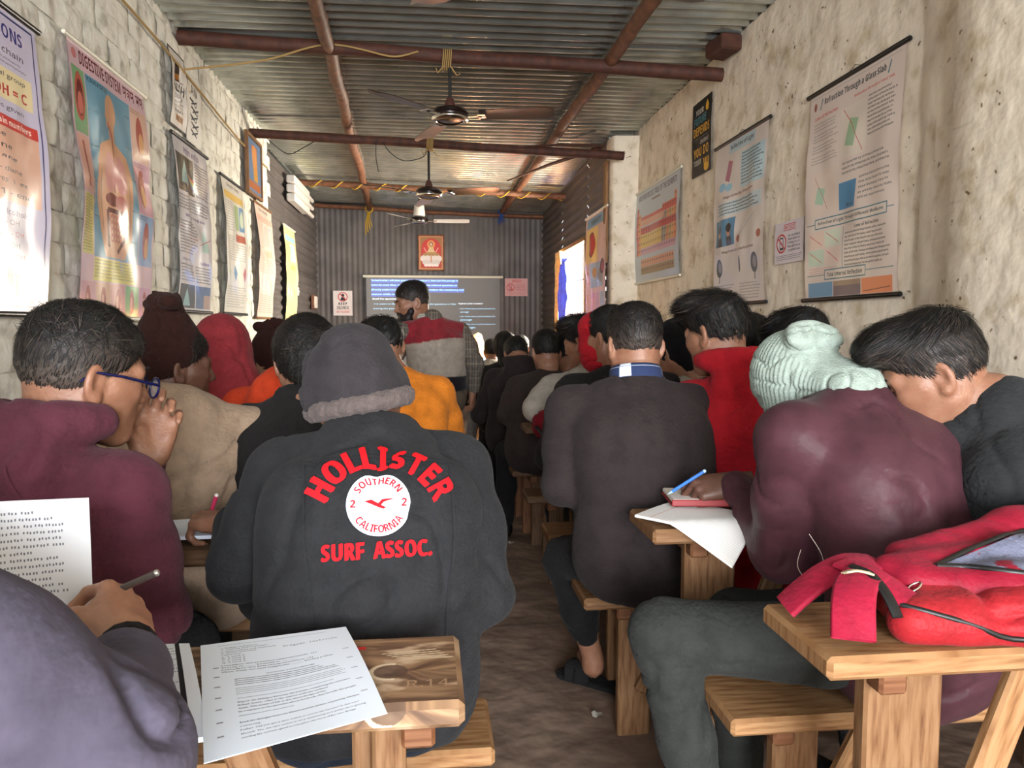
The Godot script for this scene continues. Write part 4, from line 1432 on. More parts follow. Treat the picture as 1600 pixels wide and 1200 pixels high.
# triangles of a line of text, height 1 for capitals, starting at x = 0 on the base line
func text_tris(s: String, kind := "bold") -> PackedVector3Array:
	var key := kind + "|" + s
	if T.has(key): return T[key]
	var tm := TextMesh.new()
	tm.text = s
	tm.font = font(kind)
	tm.font_size = 32
	tm.pixel_size = 0.04375
	tm.depth = 0.0
	tm.curve_step = 1.5
	tm.horizontal_alignment = HORIZONTAL_ALIGNMENT_LEFT
	tm.vertical_alignment = VERTICAL_ALIGNMENT_BOTTOM
	var out := PackedVector3Array()
	var a := tm.get_mesh_arrays()
	if a.size() and a[Mesh.ARRAY_VERTEX] != null:
		var v: PackedVector3Array = a[Mesh.ARRAY_VERTEX]
		var ix: PackedInt32Array = a[Mesh.ARRAY_INDEX]
		for i in ix: out.append(v[i])
		var lo := Vector3(1e9, 1e9, 0)
		for p in out: lo = lo.min(p)
		for i in out.size(): out[i] -= Vector3(lo.x, lo.y, 0)
	T[key] = out
	return out

func fill_tri(im: Image, a: Vector2, b: Vector2, c: Vector2, col: Color) -> void:
	var y0 := maxi(0, int(floor(minf(a.y, minf(b.y, c.y)))))
	var y1 := mini(im.get_height() - 1, int(ceil(maxf(a.y, maxf(b.y, c.y)))))
	var e := [[a, b], [b, c], [c, a]]
	for y in range(y0, y1 + 1):
		var yy := y + 0.5
		var x0 := 1e9
		var x1 := -1e9
		for q in e:
			var p: Vector2 = q[0]
			var r: Vector2 = q[1]
			if (p.y <= yy) != (r.y <= yy):
				var x := p.x + (r.x - p.x) * (yy - p.y) / (r.y - p.y)
				x0 = minf(x0, x)
				x1 = maxf(x1, x)
		if x1 >= x0:
			var xa := int(round(x0))
			var w := int(round(x1)) - xa
			if w > 0: im.fill_rect(Rect2i(xa, y, w, 1), col)

func poly(im: Image, pts: Array, col: Color) -> void:
	for i in range(1, pts.size() - 1): fill_tri(im, pts[0], pts[i], pts[i + 1], col)

func disc(im: Image, c: Vector2, r: Vector2, col: Color) -> void:
	for y in range(maxi(0, int(c.y - r.y)), mini(im.get_height(), int(c.y + r.y) + 1)):
		var t := (y + 0.5 - c.y) / r.y
		if absf(t) < 1.0:
			var w := r.x * sqrt(1.0 - t * t)
			im.fill_rect(Rect2i(int(round(c.x - w)), y, maxi(1, int(round(2 * w))), 1), col)

func ring(im: Image, c: Vector2, r: float, wd: float, col: Color) -> void:
	for k in 64:
		stroke(im, c + Vector2.from_angle(TAU * k / 64) * r, c + Vector2.from_angle(TAU * (k + 1) / 64) * r, wd, col)

func stroke(im: Image, a: Vector2, b: Vector2, w: float, col: Color) -> void:
	var n := (b - a).orthogonal().normalized() * w * 0.5
	if (b - a).length() < 0.01: return
	fill_tri(im, a + n, b + n, b - n, col)
	fill_tri(im, a + n, b - n, a - n, col)

# text fitted into width w (0: natural), cap height h, top-left at (x, y)
func txt(im: Image, s: String, x: float, y: float, h: float, col: Color, w := 0.0, kind := "bold", slant := 0.0) -> void:
	var t := text_tris(s, kind)
	if t.is_empty(): return
	var hi := Vector3(-1e9, -1e9, 0)
	for p in t: hi = hi.max(p)
	var sx := h / hi.y
	if w > 0: sx = w / hi.x
	var sy := h / hi.y
	for i in range(0, t.size(), 3):
		var q := []
		for k in 3:
			var p := t[i + k]
			q.append(Vector2(x + p.x * sx, y + h - p.y * sy + p.x * sx * slant))
		fill_tri(im, q[0], q[1], q[2], col)

# lines of small print, too small to read in the photograph
func small_print(im: Image, r: Rect2, lh: float, col: Color, r2: RandomNumberGenerator, ragged := 0.3, slant := 0.0) -> void:
	var y := r.position.y
	while y < r.end.y - lh * 0.5:
		var end := r.end.x - r.size.x * ragged * r2.randf() * r2.randf()
		var x := r.position.x
		while x < end:
			var w := r2.randf_range(1.2, 4.5) * lh * 0.55
			w = minf(w, end - x)
			var yy := y + (x - r.position.x) * slant
			var c := 0.0
			while c < w:
				var cw := lh * 0.28
				im.fill_rect(Rect2i(int(x + c), int(yy + (lh * 0.12 if r2.randf() < 0.6 else 0.0)), maxi(1, int(cw * 0.75)), maxi(1, int(lh * 0.42))), col)
				c += cw * 1.15
			x += w + lh * 0.3
		y += lh

func new_im(w: int, h: int, col: Color) -> Image:
	var im := Image.create(w, h, false, Image.FORMAT_RGBA8)
	im.fill(col)
	return im

func print_mat(im: Image, rough := 0.6, coat := 0.0) -> StandardMaterial3D:
	im.generate_mipmaps()
	var m := mat(Color(1, 1, 1), rough)
	m.albedo_texture = ImageTexture.create_from_image(im)
	m.metallic_specular = 0.5
	m.texture_repeat = false
	if coat > 0:
		m.clearcoat_enabled = true
		m.clearcoat = coat
		m.clearcoat_roughness = 0.12
	return m
# ---------- wall charts, notices and the projector screen ----------
# hung sheet: o = top left corner, r = reading direction, nn = away from the wall
func sheet_mesh(o: Vector3, r: Vector3, w: float, h: float, nn: Vector3, bulge: float, wave: float, sd: int, thick := 0.0015) -> ArrayMesh:
	var b := MB.new()
	var wn := noise(1.2, 2, sd)
	var nu := 20
	var nv := 30
	for s in 2:
		var g := PackedVector3Array()
		for j in nv:
			var v := float(j) / (nv - 1)
			for i in nu:
				var u := float(i) / (nu - 1)
				var d := 0.008 + bulge * sin(PI * v) * (0.4 + 0.6 * absf(u - 0.5) * 2.0) + wave * (wn.get_noise_2d(u * 2.2, v * 2.0) + 0.4) * sin(PI * clampf(v, 0.02, 0.98))
				g.append(o + r * w * u + Vector3.DOWN * h * v + nn * (maxf(d, 0.004) - s * thick))
		var flip := r.cross(Vector3.DOWN).dot(nn) < 0.0
		b.grid(nu, nv, g, (s == 0) == (not flip))
	return b.mesh()

func chart(called: String, label: String, o: Vector3, r: Vector3, w: float, h: float, nn: Vector3, m: Material, rod: Material, bulge := 0.015, wave := 0.012, cat := "poster", group := "") -> Node3D:
	var t := thing(called, label, cat, o + r * w * 0.5 + Vector3.DOWN * h, group)
	var base := t.position
	var sh := part("sheet", sheet_mesh(o - base, r, w, h, nn, bulge, wave, int(absf(o.z) * 100 + o.y * 10)), m, t)
	sh.set_meta("label", "printed sheet")
	if rod:
		for e in [0.0, 1.0]:
			var b := MB.new()
			var p: Vector3 = o - base + Vector3.DOWN * h * e + nn * 0.012
			b.tube([p - r * 0.03, p - r * 0.025, p + r * (w + 0.025), p + r * (w + 0.03)], [0.008, 0.0115, 0.0115, 0.008], 10)
			part("rod", b.mesh(), rod, t)
		var c := MB.new()
		var mid := o - base + r * w * 0.5 + nn * 0.006
		c.tube([mid - r * 0.09, mid + Vector3(0, 0.03, 0), mid + Vector3(0, 0.034, 0), mid + r * 0.09], [0.0012], 5)
		part("hanging_cord", c.mesh(), M.wire, t)
	return t

const INK := Color(0.13, 0.12, 0.15)

func im_chem() -> Image:
	var q := RandomNumberGenerator.new()
	q.seed = 11
	var W := 420
	var im := new_im(W, 600, Color(0.78, 0.75, 0.84))
	for k in [[14, Color(0.16, 0.17, 0.4)], [18, Color(0.8, 0.77, 0.86)]]:
		im.fill_rect(Rect2i(k[0], k[0], W - 2 * k[0], 600 - 2 * k[0]), k[1])
	txt(im, "HYDROCARBONS", 50, 34, 26, Color(0.2, 0.2, 0.5), 310)
	txt(im, "No. of carbon chain", 60, 78, 12, INK, 300, "sans")
	small_print(im, Rect2(60, 98, 320, 16), 9, INK, q)
	im.fill_rect(Rect2i(40, 120, 345, 62), Color(0.93, 0.86, 0.68))
	txt(im, "functional group", 170, 128, 12, INK, 190, "sans")
	txt(im, "R - COOH = C", 130, 152, 20, Color(0.75, 0.16, 0.14), 235)
	txt(im, "Prefixes given", 170, 192, 11, INK, 180, "sans")
	im.fill_rect(Rect2i(30, 214, 362, 24), Color(0.83, 0.2, 0.17))
	txt(im, "Name of carbon chain numbers", 60, 219, 13, Color(1, 0.93, 0.9), 310)
	im.fill_rect(Rect2i(30, 238, 362, 142), Color(0.9, 0.7, 0.6))
	var names_ := ["C1  meth - ane", "C2  eth - ane", "C3  prop - ane", "C4  but - 1, 3 - diene", "C5  pent - methylprop - 1 - ene", "C6  hex - 1 - ene"]
	for k in 6: txt(im, names_[k], 60, 248 + k * 22, 10, INK, 120 + 200 * (0.4 + 0.1 * k), "sans")
	txt(im, "Formation of alcohols", 60, 394, 11, Color(0.3, 0.2, 0.5), 290)
	for k in 4:
		txt(im, "CH - CH - CH - OH", 90 + 20 * (k % 2), 414 + k * 22, 10, Color(0.75, 0.25, 0.25) if k % 2 else INK, 220, "sans")
	small_print(im, Rect2(40, 500, 200, 60), 10, INK, q)
	for k in [[262, Color(0.75, 0.2, 0.25)], [292, Color(0.75, 0.75, 0.15)], [322, Color(0.8, 0.35, 0.3)], [348, Color(0.2, 0.35, 0.75)]]:
		im.fill_rect(Rect2i(k[0], 515, 22, 48), k[1])
		disc(im, Vector2(k[0] + 11, 515), Vector2(11, 5), k[1].lightened(0.4))
	txt(im, "Bases", 320, 568, 8, INK, 44, "sans")
	return im

func im_digestive() -> Image:
	var q := RandomNumberGenerator.new()
	q.seed = 12
	var im := new_im(450, 640, Color(0.85, 0.72, 0.75))
	var mar := Color(0.38, 0.08, 0.14)
	disc(im, Vector2(30, 30), Vector2(12, 12), Color(0.8, 0.5, 0.5))
	txt(im, "DIGESTIVE SYSTEM", 56, 16, 30, mar, 235)
	# the second half of the title, in another script
	var x := 306.0
	for k in 5:
		var gap := 10.0 if k == 3 else 0.0
		x += gap
		im.fill_rect(Rect2i(int(x), 18, 22, 4), mar)
		im.fill_rect(Rect2i(int(x) + 16, 18, 4, 27), mar)
		if k != 1: stroke(im, Vector2(x + 4, 36), Vector2(x + 17, 30), 4, mar)
		if k % 2 == 0: stroke(im, Vector2(x + 4, 22), Vector2(x + 5, 37), 4, mar)
		else: ring(im, Vector2(x + 9, 33), 5, 3, mar)
		x += 24
	im.fill_rect(Rect2i(78, 60, 260, 430), Color(0.42, 0.62, 0.72))
	txt(im, "THE ORGANS OF DIGESTION", 82, 64, 11, Color(0.08, 0.25, 0.28), 110)
	# side panels
	im.fill_rect(Rect2i(8, 60, 66, 150), Color(0.5, 0.68, 0.5))
	disc(im, Vector2(41, 125), Vector2(26, 56), Color(0.75, 0.35, 0.28))
	disc(im, Vector2(41, 128), Vector2(18, 42), Color(0.45, 0.12, 0.1))
	disc(im, Vector2(41, 140), Vector2(13, 26), Color(0.82, 0.45, 0.4))
	im.fill_rect(Rect2i(8, 214, 66, 130), Color(0.88, 0.68, 0.62))
	stroke(im, Vector2(38, 226), Vector2(46, 330), 12, Color(0.7, 0.4, 0.36))
	im.fill_rect(Rect2i(8, 348, 66, 140), Color(0.85, 0.8, 0.42))
	small_print(im, Rect2(12, 352, 58, 130), 7, INK, q)
	for k in 3:
		im.fill_rect(Rect2i(342, 60 + k * 145, 100, 141), [Color(0.86, 0.7, 0.62), Color(0.82, 0.62, 0.68), Color(0.55, 0.66, 0.8)][k])
		disc(im, Vector2(392, 130 + k * 145), Vector2(22, 52), Color(0.68, 0.3, 0.25))
		disc(im, Vector2(398, 150 + k * 145), Vector2(14, 30), Color(0.85, 0.62, 0.4))
		small_print(im, Rect2(346, 64 + k * 145, 60, 14), 7, INK, q)
	# figure
	var sk := Color(0.85, 0.64, 0.5)
	disc(im, Vector2(205, 118), Vector2(34, 44), sk)
	poly(im, [Vector2(174, 118), Vector2(166, 132), Vector2(174, 140), Vector2(176, 158), Vector2(200, 160), Vector2(205, 110)], sk)
	im.fill_rect(Rect2i(188, 150, 40, 50), sk)
	poly(im, [Vector2(180, 190), Vector2(236, 190), Vector2(290, 214), Vector2(306, 260), Vector2(300, 420), Vector2(268, 486), Vector2(140, 486), Vector2(118, 420), Vector2(112, 250), Vector2(128, 212)], sk)
	stroke(im, Vector2(132, 270), Vector2(136, 420), 3, sk.darkened(0.25))
	stroke(im, Vector2(284, 270), Vector2(280, 420), 3, sk.darkened(0.25))
	stroke(im, Vector2(184, 146), Vector2(206, 176), 7, Color(0.65, 0.25, 0.25))
	stroke(im, Vector2(206, 172), Vector2(208, 318), 7, Color(0.62, 0.3, 0.3))
	disc(im, Vector2(180, 270), Vector2(30, 50), Color(0.85, 0.6, 0.58))
	disc(im, Vector2(240, 270), Vector2(30, 50), Color(0.85, 0.6, 0.58))
	disc(im, Vector2(190, 338), Vector2(36, 17), Color(0.5, 0.22, 0.18))
	disc(im, Vector2(234, 342), Vector2(24, 20), Color(0.72, 0.42, 0.38))
	for k in 5:
		for j in 4:
			ring(im, Vector2(180 + j * 18, 372 + k * 16), 8, 5, Color(0.75, 0.45, 0.4))
	for k in [[Vector2(162, 460), Vector2(162, 366)], [Vector2(162, 366), Vector2(254, 366)], [Vector2(254, 366), Vector2(254, 440)], [Vector2(254, 440), Vector2(210, 470)]]:
		stroke(im, k[0], k[1], 12, Color(0.42, 0.2, 0.16))
	for k in 9: small_print(im, Rect2(84 if k % 2 else 296, 96 + k * 42, 38, 8), 8, INK, q)
	im.fill_rect(Rect2i(78, 492, 260, 56), Color(0.86, 0.82, 0.42))
	small_print(im, Rect2(84, 496, 248, 50), 8, INK, q, 0.1)
	for k in 5:
		im.fill_rect(Rect2i(8 + k * 87, 552, 84, 82), [Color(0.83, 0.62, 0.66), Color(0.86, 0.7, 0.6), Color(0.82, 0.6, 0.6), Color(0.5, 0.72, 0.5), Color(0.8, 0.6, 0.72)][k])
		disc(im, Vector2(50 + k * 87, 594), Vector2(14, 32), Color(0.65, 0.3, 0.28))
		disc(im, Vector2(46 + k * 87, 600), Vector2(7, 20), Color(0.88, 0.66, 0.6))
	return im

func im_prism() -> Image:
	var q := RandomNumberGenerator.new()
	q.seed = 13
	var im := new_im(380, 560, Color(0.83, 0.81, 0.82))
	txt(im, "Prism and its", 110, 18, 22, Color(0.35, 0.3, 0.5), 170)
	im.fill_rect(Rect2i(14, 50, 190, 120), Color(0.22, 0.23, 0.22))
	poly(im, [Vector2(105, 60), Vector2(150, 140), Vector2(62, 140)], Color(0.62, 0.75, 0.74))
	for k in 5: stroke(im, Vector2(130, 104), Vector2(204, 120 + k * 9), 5, [Color(0.8, 0.3, 0.3), Color(0.85, 0.65, 0.3), Color(0.7, 0.75, 0.4), Color(0.4, 0.6, 0.7), Color(0.45, 0.35, 0.6)][k])
	small_print(im, Rect2(214, 52, 152, 118), 10, INK, q)
	small_print(im, Rect2(14, 182, 352, 50), 10, INK, q)
	txt(im, "Refraction through prism", 70, 240, 13, Color(0.35, 0.25, 0.5), 230)
	small_print(im, Rect2(14, 264, 190, 110), 10, INK, q)
	poly(im, [Vector2(290, 270), Vector2(340, 350), Vector2(240, 350)], Color(0.7, 0.8, 0.78))
	stroke(im, Vector2(230, 330), Vector2(360, 300), 2, Color(0.8, 0.3, 0.3))
	txt(im, "Dispersion", 30, 384, 12, Color(0.3, 0.25, 0.55), 110)
	txt(im, "Rainbow", 240, 384, 12, Color(0.3, 0.25, 0.55), 90)
	small_print(im, Rect2(14, 404, 170, 60), 10, INK, q)
	small_print(im, Rect2(200, 404, 166, 60), 10, INK, q)
	im.fill_rect(Rect2i(14, 470, 170, 78), Color(0.2, 0.24, 0.26))
	poly(im, [Vector2(90, 480), Vector2(130, 540), Vector2(55, 540)], Color(0.55, 0.7, 0.72))
	im.fill_rect(Rect2i(196, 470, 170, 78), Color(0.35, 0.45, 0.6))
	im.fill_rect(Rect2i(290, 500, 76, 48), Color(0.72, 0.6, 0.55))
	return im

func im_text_chart(title: String, bg: Color, accents: Array, sd: int) -> Image:
	var q := RandomNumberGenerator.new()
	q.seed = sd
	var im := new_im(320, 480, bg)
	txt(im, title, 70, 14, 16, INK, 180)
	im.fill_rect(Rect2i(20, 44, 280, 26), accents[0])
	small_print(im, Rect2(20, 78, 130, 110), 9, INK, q)
	im.fill_rect(Rect2i(160, 80, 60, 90), accents[1])
	im.fill_rect(Rect2i(226, 80, 60, 90), accents[2])
	disc(im, Vector2(256, 124), Vector2(20, 32), accents[1].lightened(0.4))
	im.fill_rect(Rect2i(160, 186, 120, 28), accents[3])
	small_print(im, Rect2(20, 200, 130, 90), 9, INK, q)
	small_print(im, Rect2(160, 224, 130, 66), 9, INK, q)
	for k in 3:
		var c := Vector2(60 + 100 * k, 330)
		poly(im, [c + Vector2(0, -30), c + Vector2(22, 0), c + Vector2(0, 30), c + Vector2(-22, 0)], accents[(k + 1) % 4])
	small_print(im, Rect2(20, 380, 280, 80), 9, INK, q)
	return im

func im_push() -> Image:
	var im := new_im(200, 320, Color(0.05, 0.05, 0.05))
	im.fill_rect(Rect2i(7, 7, 186, 306), Color(0.82, 0.79, 0.76))
	im.fill_rect(Rect2i(84, 40, 30, 80), Color(0.16, 0.1, 0.07))
	im.fill_rect(Rect2i(84, 90, 30, 26), Color(0.6, 0.38, 0.15))
	im.fill_rect(Rect2i(40, 118, 110, 4), INK)
	txt(im, "PUSH", 34, 130, 40, INK, 128)
	txt(im, "YOURSELF", 42, 180, 16, Color(0.45, 0.43, 0.42), 110)
	txt(im, "because no one", 42, 202, 11, Color(0.35, 0.33, 0.32), 110, "sans")
	txt(im, "else is going", 52, 220, 11, Color(0.35, 0.33, 0.32), 95, "sans")
	txt(im, "to do it", 56, 238, 14, INK, 80)
	im.fill_rect(Rect2i(66, 262, 84, 26), Color(0.62, 0.4, 0.16))
	txt(im, "FOR YOU", 72, 268, 14, INK, 72)
	return im

func im_law() -> Image:
	var im := new_im(200, 300, Color(0.82, 0.8, 0.77))
	txt(im, "LAW", 40, 36, 44, Color(0.3, 0.26, 0.22), 120)
	txt(im, "L", 40, 36, 44, Color(0.7, 0.55, 0.2), 24)
	for k in 5:
		var c := Vector2(100 + 14 * (k % 2), 110 + k * 34)
		stroke(im, c + Vector2(-46, -8), c + Vector2(20, 10), 11, INK)
		stroke(im, c + Vector2(-30, 14), c + Vector2(48, -10), 7, INK)
		ring(im, c + Vector2(26, 6), 10, 5, INK)
	return im

func im_slab() -> Image:
	var q := RandomNumberGenerator.new()
	q.seed = 21
	var im := new_im(460, 610, Color(0.85, 0.78, 0.73))
	var ink := Color(0.2, 0.2, 0.2)
	var redd := Color(0.78, 0.33, 0.3)
	var teal := Color(0.25, 0.42, 0.46)
	im.fill_rect(Rect2i(14, 14, 432, 2), Color(0.7, 0.66, 0.62))
	disc(im, Vector2(30, 40), Vector2(8, 12), Color(0.6, 0.35, 0.28))
	stroke(im, Vector2(60, 54), Vector2(70, 24), 5, teal)
	stroke(im, Vector2(392, 54), Vector2(402, 24), 5, teal)
	txt(im, "Refraction Through a Glass Slab", 82, 26, 24, Color(0.1, 0.16, 0.17), 300)
	txt(im, "Laws of Refraction", 30, 70, 10, redd, 130)
	txt(im, "Refraction through a Glass Slab", 240, 62, 9, redd, 180)
	for k in 4: small_print(im, Rect2(28, 92 + k * 32, 140, 24), 9, ink, q)
	im.fill_rect(Rect2i(182, 86, 120, 140), Color(0.86, 0.8, 0.74))
	poly(im, [Vector2(225, 120), Vector2(270, 130), Vector2(250, 200), Vector2(205, 190)], Color(0.62, 0.72, 0.58))
	stroke(im, Vector2(190, 90), Vector2(238, 140), 2, redd)
	stroke(im, Vector2(238, 140), Vector2(290, 220), 2, redd)
	small_print(im, Rect2(312, 84, 124, 110), 11, ink, q)
	small_print(im, Rect2(196, 236, 230, 40), 13, ink, q)
	im.fill_rect(Rect2i(28, 232, 140, 130), Color(0.86, 0.78, 0.72))
	poly(im, [Vector2(66, 280), Vector2(104, 290), Vector2(94, 336), Vector2(54, 326)], Color(0.66, 0.76, 0.66))
	stroke(im, Vector2(50, 250), Vector2(120, 350), 2, Color(0.7, 0.45, 0.42))
	im.fill_rect(Rect2i(182, 290, 86, 74), Color(0.25, 0.5, 0.66))
	txt(im, "R+r", 220, 350, 8, Color(0.1, 0.2, 0.3), 40)
	small_print(im, Rect2(282, 286, 150, 70), 14, ink, q)
	var lab := func(y: float, s: String, x0: float, x1: float) -> void:
		im.fill_rect(Rect2i(14, int(y) + 14, 432, 2), teal)
		im.fill_rect(Rect2i(int(x0), int(y), int(x1 - x0), 30), teal)
		im.fill_rect(Rect2i(int(x0) + 3, int(y) + 3, int(x1 - x0) - 6, 24), Color(0.85, 0.79, 0.74))
		txt(im, s, x0 + 16, y + 9, 12, ink, x1 - x0 - 32)
	lab.call(374.0, "Refraction of Light Through Different Mediums", 60.0, 420.0)
	for k in 4:
		im.fill_rect(Rect2i(22 + 90 * (k % 2), 412 + 52 * (k / 2), 84, 46), [Color(0.86, 0.76, 0.7), Color(0.8, 0.82, 0.74), Color(0.74, 0.8, 0.72), Color(0.87, 0.77, 0.72)][k])
		stroke(im, Vector2(30 + 90 * (k % 2), 418 + 52 * (k / 2)), Vector2(96 + 90 * (k % 2), 452 + 52 * (k / 2)), 2, redd)
	small_print(im, Rect2(24, 518, 170, 20), 7, redd, q)
	im.fill_rect(Rect2i(206, 410, 2, 120), teal)
	txt(im, "Laws of Refraction", 270, 412, 9, ink, 110)
	small_print(im, Rect2(218, 428, 216, 96), 11, ink, q)
	im.fill_rect(Rect2i(0, 536, 460, 74), Color(0.85, 0.78, 0.73))
	lab.call(500.0 + 24.0, "Total Internal Reflection", 110.0, 320.0)
	for k in 3:
		im.fill_rect(Rect2i(18 + k * 142, 560, 138, 42), [Color(0.4, 0.58, 0.7), Color(0.45, 0.38, 0.4), Color(0.86, 0.5, 0.34)][k])
	im.fill_rect(Rect2i(160, 560, 138, 14), Color(0.6, 0.5, 0.42))
	stroke(im, Vector2(310, 595), Vector2(430, 588), 2, Color(0.4, 0.2, 0.15))
	return im

func im_reflect() -> Image:
	var q := RandomNumberGenerator.new()
	q.seed = 22
	var im := new_im(400, 520, Color(0.86, 0.81, 0.77))
	im.fill_rect(Rect2i(110, 8, 200, 34), Color(0.74, 0.8, 0.82))
	txt(im, "Reflection of Light", 122, 16, 18, Color(0.1, 0.15, 0.2), 176)
	poly(im, [Vector2(110, 60), Vector2(150, 70), Vector2(120, 130), Vector2(90, 120)], Color(0.68, 0.4, 0.48))
	disc(im, Vector2(70, 140), Vector2(26, 14), Color(0.55, 0.74, 0.85))
	disc(im, Vector2(120, 146), Vector2(26, 12), Color(0.6, 0.78, 0.86))
	im.fill_rect(Rect2i(210, 54, 176, 110), Color(0.73, 0.82, 0.85))
	small_print(im, Rect2(216, 58, 164, 102), 10, INK, q)
	txt(im, "Image Formed by a Plane Mirror", 90, 172, 11, Color(0.4, 0.2, 0.16), 230)
	im.fill_rect(Rect2i(40, 192, 340, 44), Color(0.78, 0.83, 0.84))
	small_print(im, Rect2(46, 196, 328, 36), 10, INK, q)
	im.fill_rect(Rect2i(24, 246, 160, 86), Color(0.3, 0.52, 0.66))
	for k in 2:
		disc(im, Vector2(66 + k * 74, 286), Vector2(18, 20), Color(0.75, 0.55, 0.45))
		disc(im, Vector2(66 + k * 74, 276), Vector2(20, 14), Color(0.15, 0.12, 0.12))
		im.fill_rect(Rect2i(44 + k * 74, 304, 44, 28), Color(0.25, 0.22, 0.22))
	for k in 2: disc(im, Vector2(214 + k * 150, 318), Vector2(14, 12), Color(0.66, 0.38, 0.3))
	stroke(im, Vector2(214, 310), Vector2(330, 250), 2, Color(0.5, 0.6, 0.7))
	txt(im, "Image Formed by a Spherical Mirror", 80, 346, 11, Color(0.4, 0.2, 0.16), 250)
	for k in [[50, 0.28], [330, 0.3]]:
		disc(im, Vector2(k[0], 400), Vector2(26, 30), Color(k[1], k[1], k[1]))
		disc(im, Vector2(k[0] + 3, 398), Vector2(14, 17), Color(0.55, 0.53, 0.5))
		stroke(im, Vector2(k[0], 430), Vector2(k[0], 450), 5, Color(0.2, 0.2, 0.2))
	disc(im, Vector2(220, 396), Vector2(6, 26), Color(0.35, 0.33, 0.32))
	small_print(im, Rect2(40, 456, 150, 56), 9, INK, q)
	small_print(im, Rect2(220, 456, 150, 56), 9, INK, q)
	return im

func im_notice(bg: Color, rc: Color, ink: Color) -> Image:
	var q := RandomNumberGenerator.new()
	q.seed = 23
	var im := new_im(300, 230, bg)
	im.fill_rect(Rect2i(96, 16, 120, 36), rc)
	im.fill_rect(Rect2i(100, 20, 112, 28), bg)
	txt(im, "NOTICE", 106, 24, 20, rc, 100)
	ring(im, Vector2(74, 118), 48, 10, rc)
	im.fill_rect(Rect2i(56, 84, 36, 70), ink)
	im.fill_rect(Rect2i(61, 92, 26, 48), bg)
	stroke(im, Vector2(40, 86), Vector2(108, 152), 9, rc)
	for k in 5: txt(im, ["USE OF MOBILE", "PHONES IS", "STRICTLY", "PROHIBITED IN", "CLASSROOM"][k], 142, 76 + k * 20, 11, ink, 120)
	im.fill_rect(Rect2i(16, 186, 268, 2), ink)
	small_print(im, Rect2(24, 194, 250, 24), 11, ink, q)
	return im

func im_future() -> Image:
	var im := new_im(220, 330, Color(0.07, 0.075, 0.08))
	var yel := Color(0.9, 0.68, 0.2)
	txt(im, "YOUR", 40, 34, 24, Color(0.86, 0.84, 0.8), 90)
	txt(im, "FUTURE", 24, 68, 34, Color(0.25, 0.55, 0.6), 140)
	txt(im, "DEPENDS", 20, 112, 38, yel, 180)
	im.fill_rect(Rect2i(30, 164, 150, 2), Color(0.5, 0.5, 0.5))
	txt(im, "ON WHAT", 96, 176, 18, Color(0.8, 0.78, 0.74), 100)
	txt(im, "YOU DO", 22, 206, 40, yel, 172)
	txt(im, "TODAY", 24, 258, 24, Color(0.82, 0.8, 0.76), 90)
	disc(im, Vector2(172, 44), Vector2(16, 20), yel)
	poly(im, [Vector2(172, 14), Vector2(186, 40), Vector2(158, 40)], yel)
	for k in 4: stroke(im, Vector2(150 + k * 14, 312), Vector2(142 + k * 18, 264), 9, yel)
	disc(im, Vector2(170, 306), Vector2(28, 18), yel)
	return im

func im_periodic() -> Image:
	var im := new_im(560, 400, Color(0.7, 0.73, 0.76))
	txt(im, "MODERN PERIODIC TABLE OF THE ELEMENTS", 40, 18, 24, Color(0.12, 0.14, 0.3), 480)
	im.fill_rect(Rect2i(220, 54, 110, 8), Color(0.5, 0.4, 0.35))
	var cw := 28
	var ch := 30
	for r in 7:
		for c in 18:
			if r == 0 and c > 0 and c < 17: continue
			if r in [1, 2] and c > 1 and c < 12: continue
			var col := Color(0.86, 0.72, 0.36)
			if c < 1: col = Color(0.76, 0.3, 0.22)
			elif c < 2: col = Color(0.85, 0.55, 0.3)
			elif c > 16: col = Color(0.83, 0.5, 0.3)
			elif c > 11: col = [Color(0.6, 0.55, 0.5), Color(0.62, 0.55, 0.48), Color(0.85, 0.55, 0.35), Color(0.72, 0.6, 0.4), Color(0.85, 0.6, 0.35)][c - 12]
			if r == 3 and c > 1: col = Color(0.74, 0.24, 0.2)
			if r == 1 and c > 11: col = Color(0.78, 0.26, 0.22)
			if r == 6: col = Color(0.78, 0.58, 0.64) if c > 1 else col
			var x := 28 + c * cw
			var y := 72 + r * ch
			im.fill_rect(Rect2i(x, y, cw - 1, ch - 1), col)
			im.fill_rect(Rect2i(x + 6, y + 6, 12, 9), col.darkened(0.35))
	for k in 2:
		for c in 15:
			im.fill_rect(Rect2i(86 + c * cw, 300 + k * 34, cw - 1, 32), [Color(0.8, 0.56, 0.42), Color(0.6, 0.5, 0.34)][k])
			im.fill_rect(Rect2i(92 + c * cw, 308 + k * 34, 12, 9), Color(0.45, 0.3, 0.22))
	im.fill_rect(Rect2i(84, 130, 300, 26), Color(0.82, 0.6, 0.5))
	im.fill_rect(Rect2i(88, 116, 290, 14), Color(0.76, 0.3, 0.22))
	return im

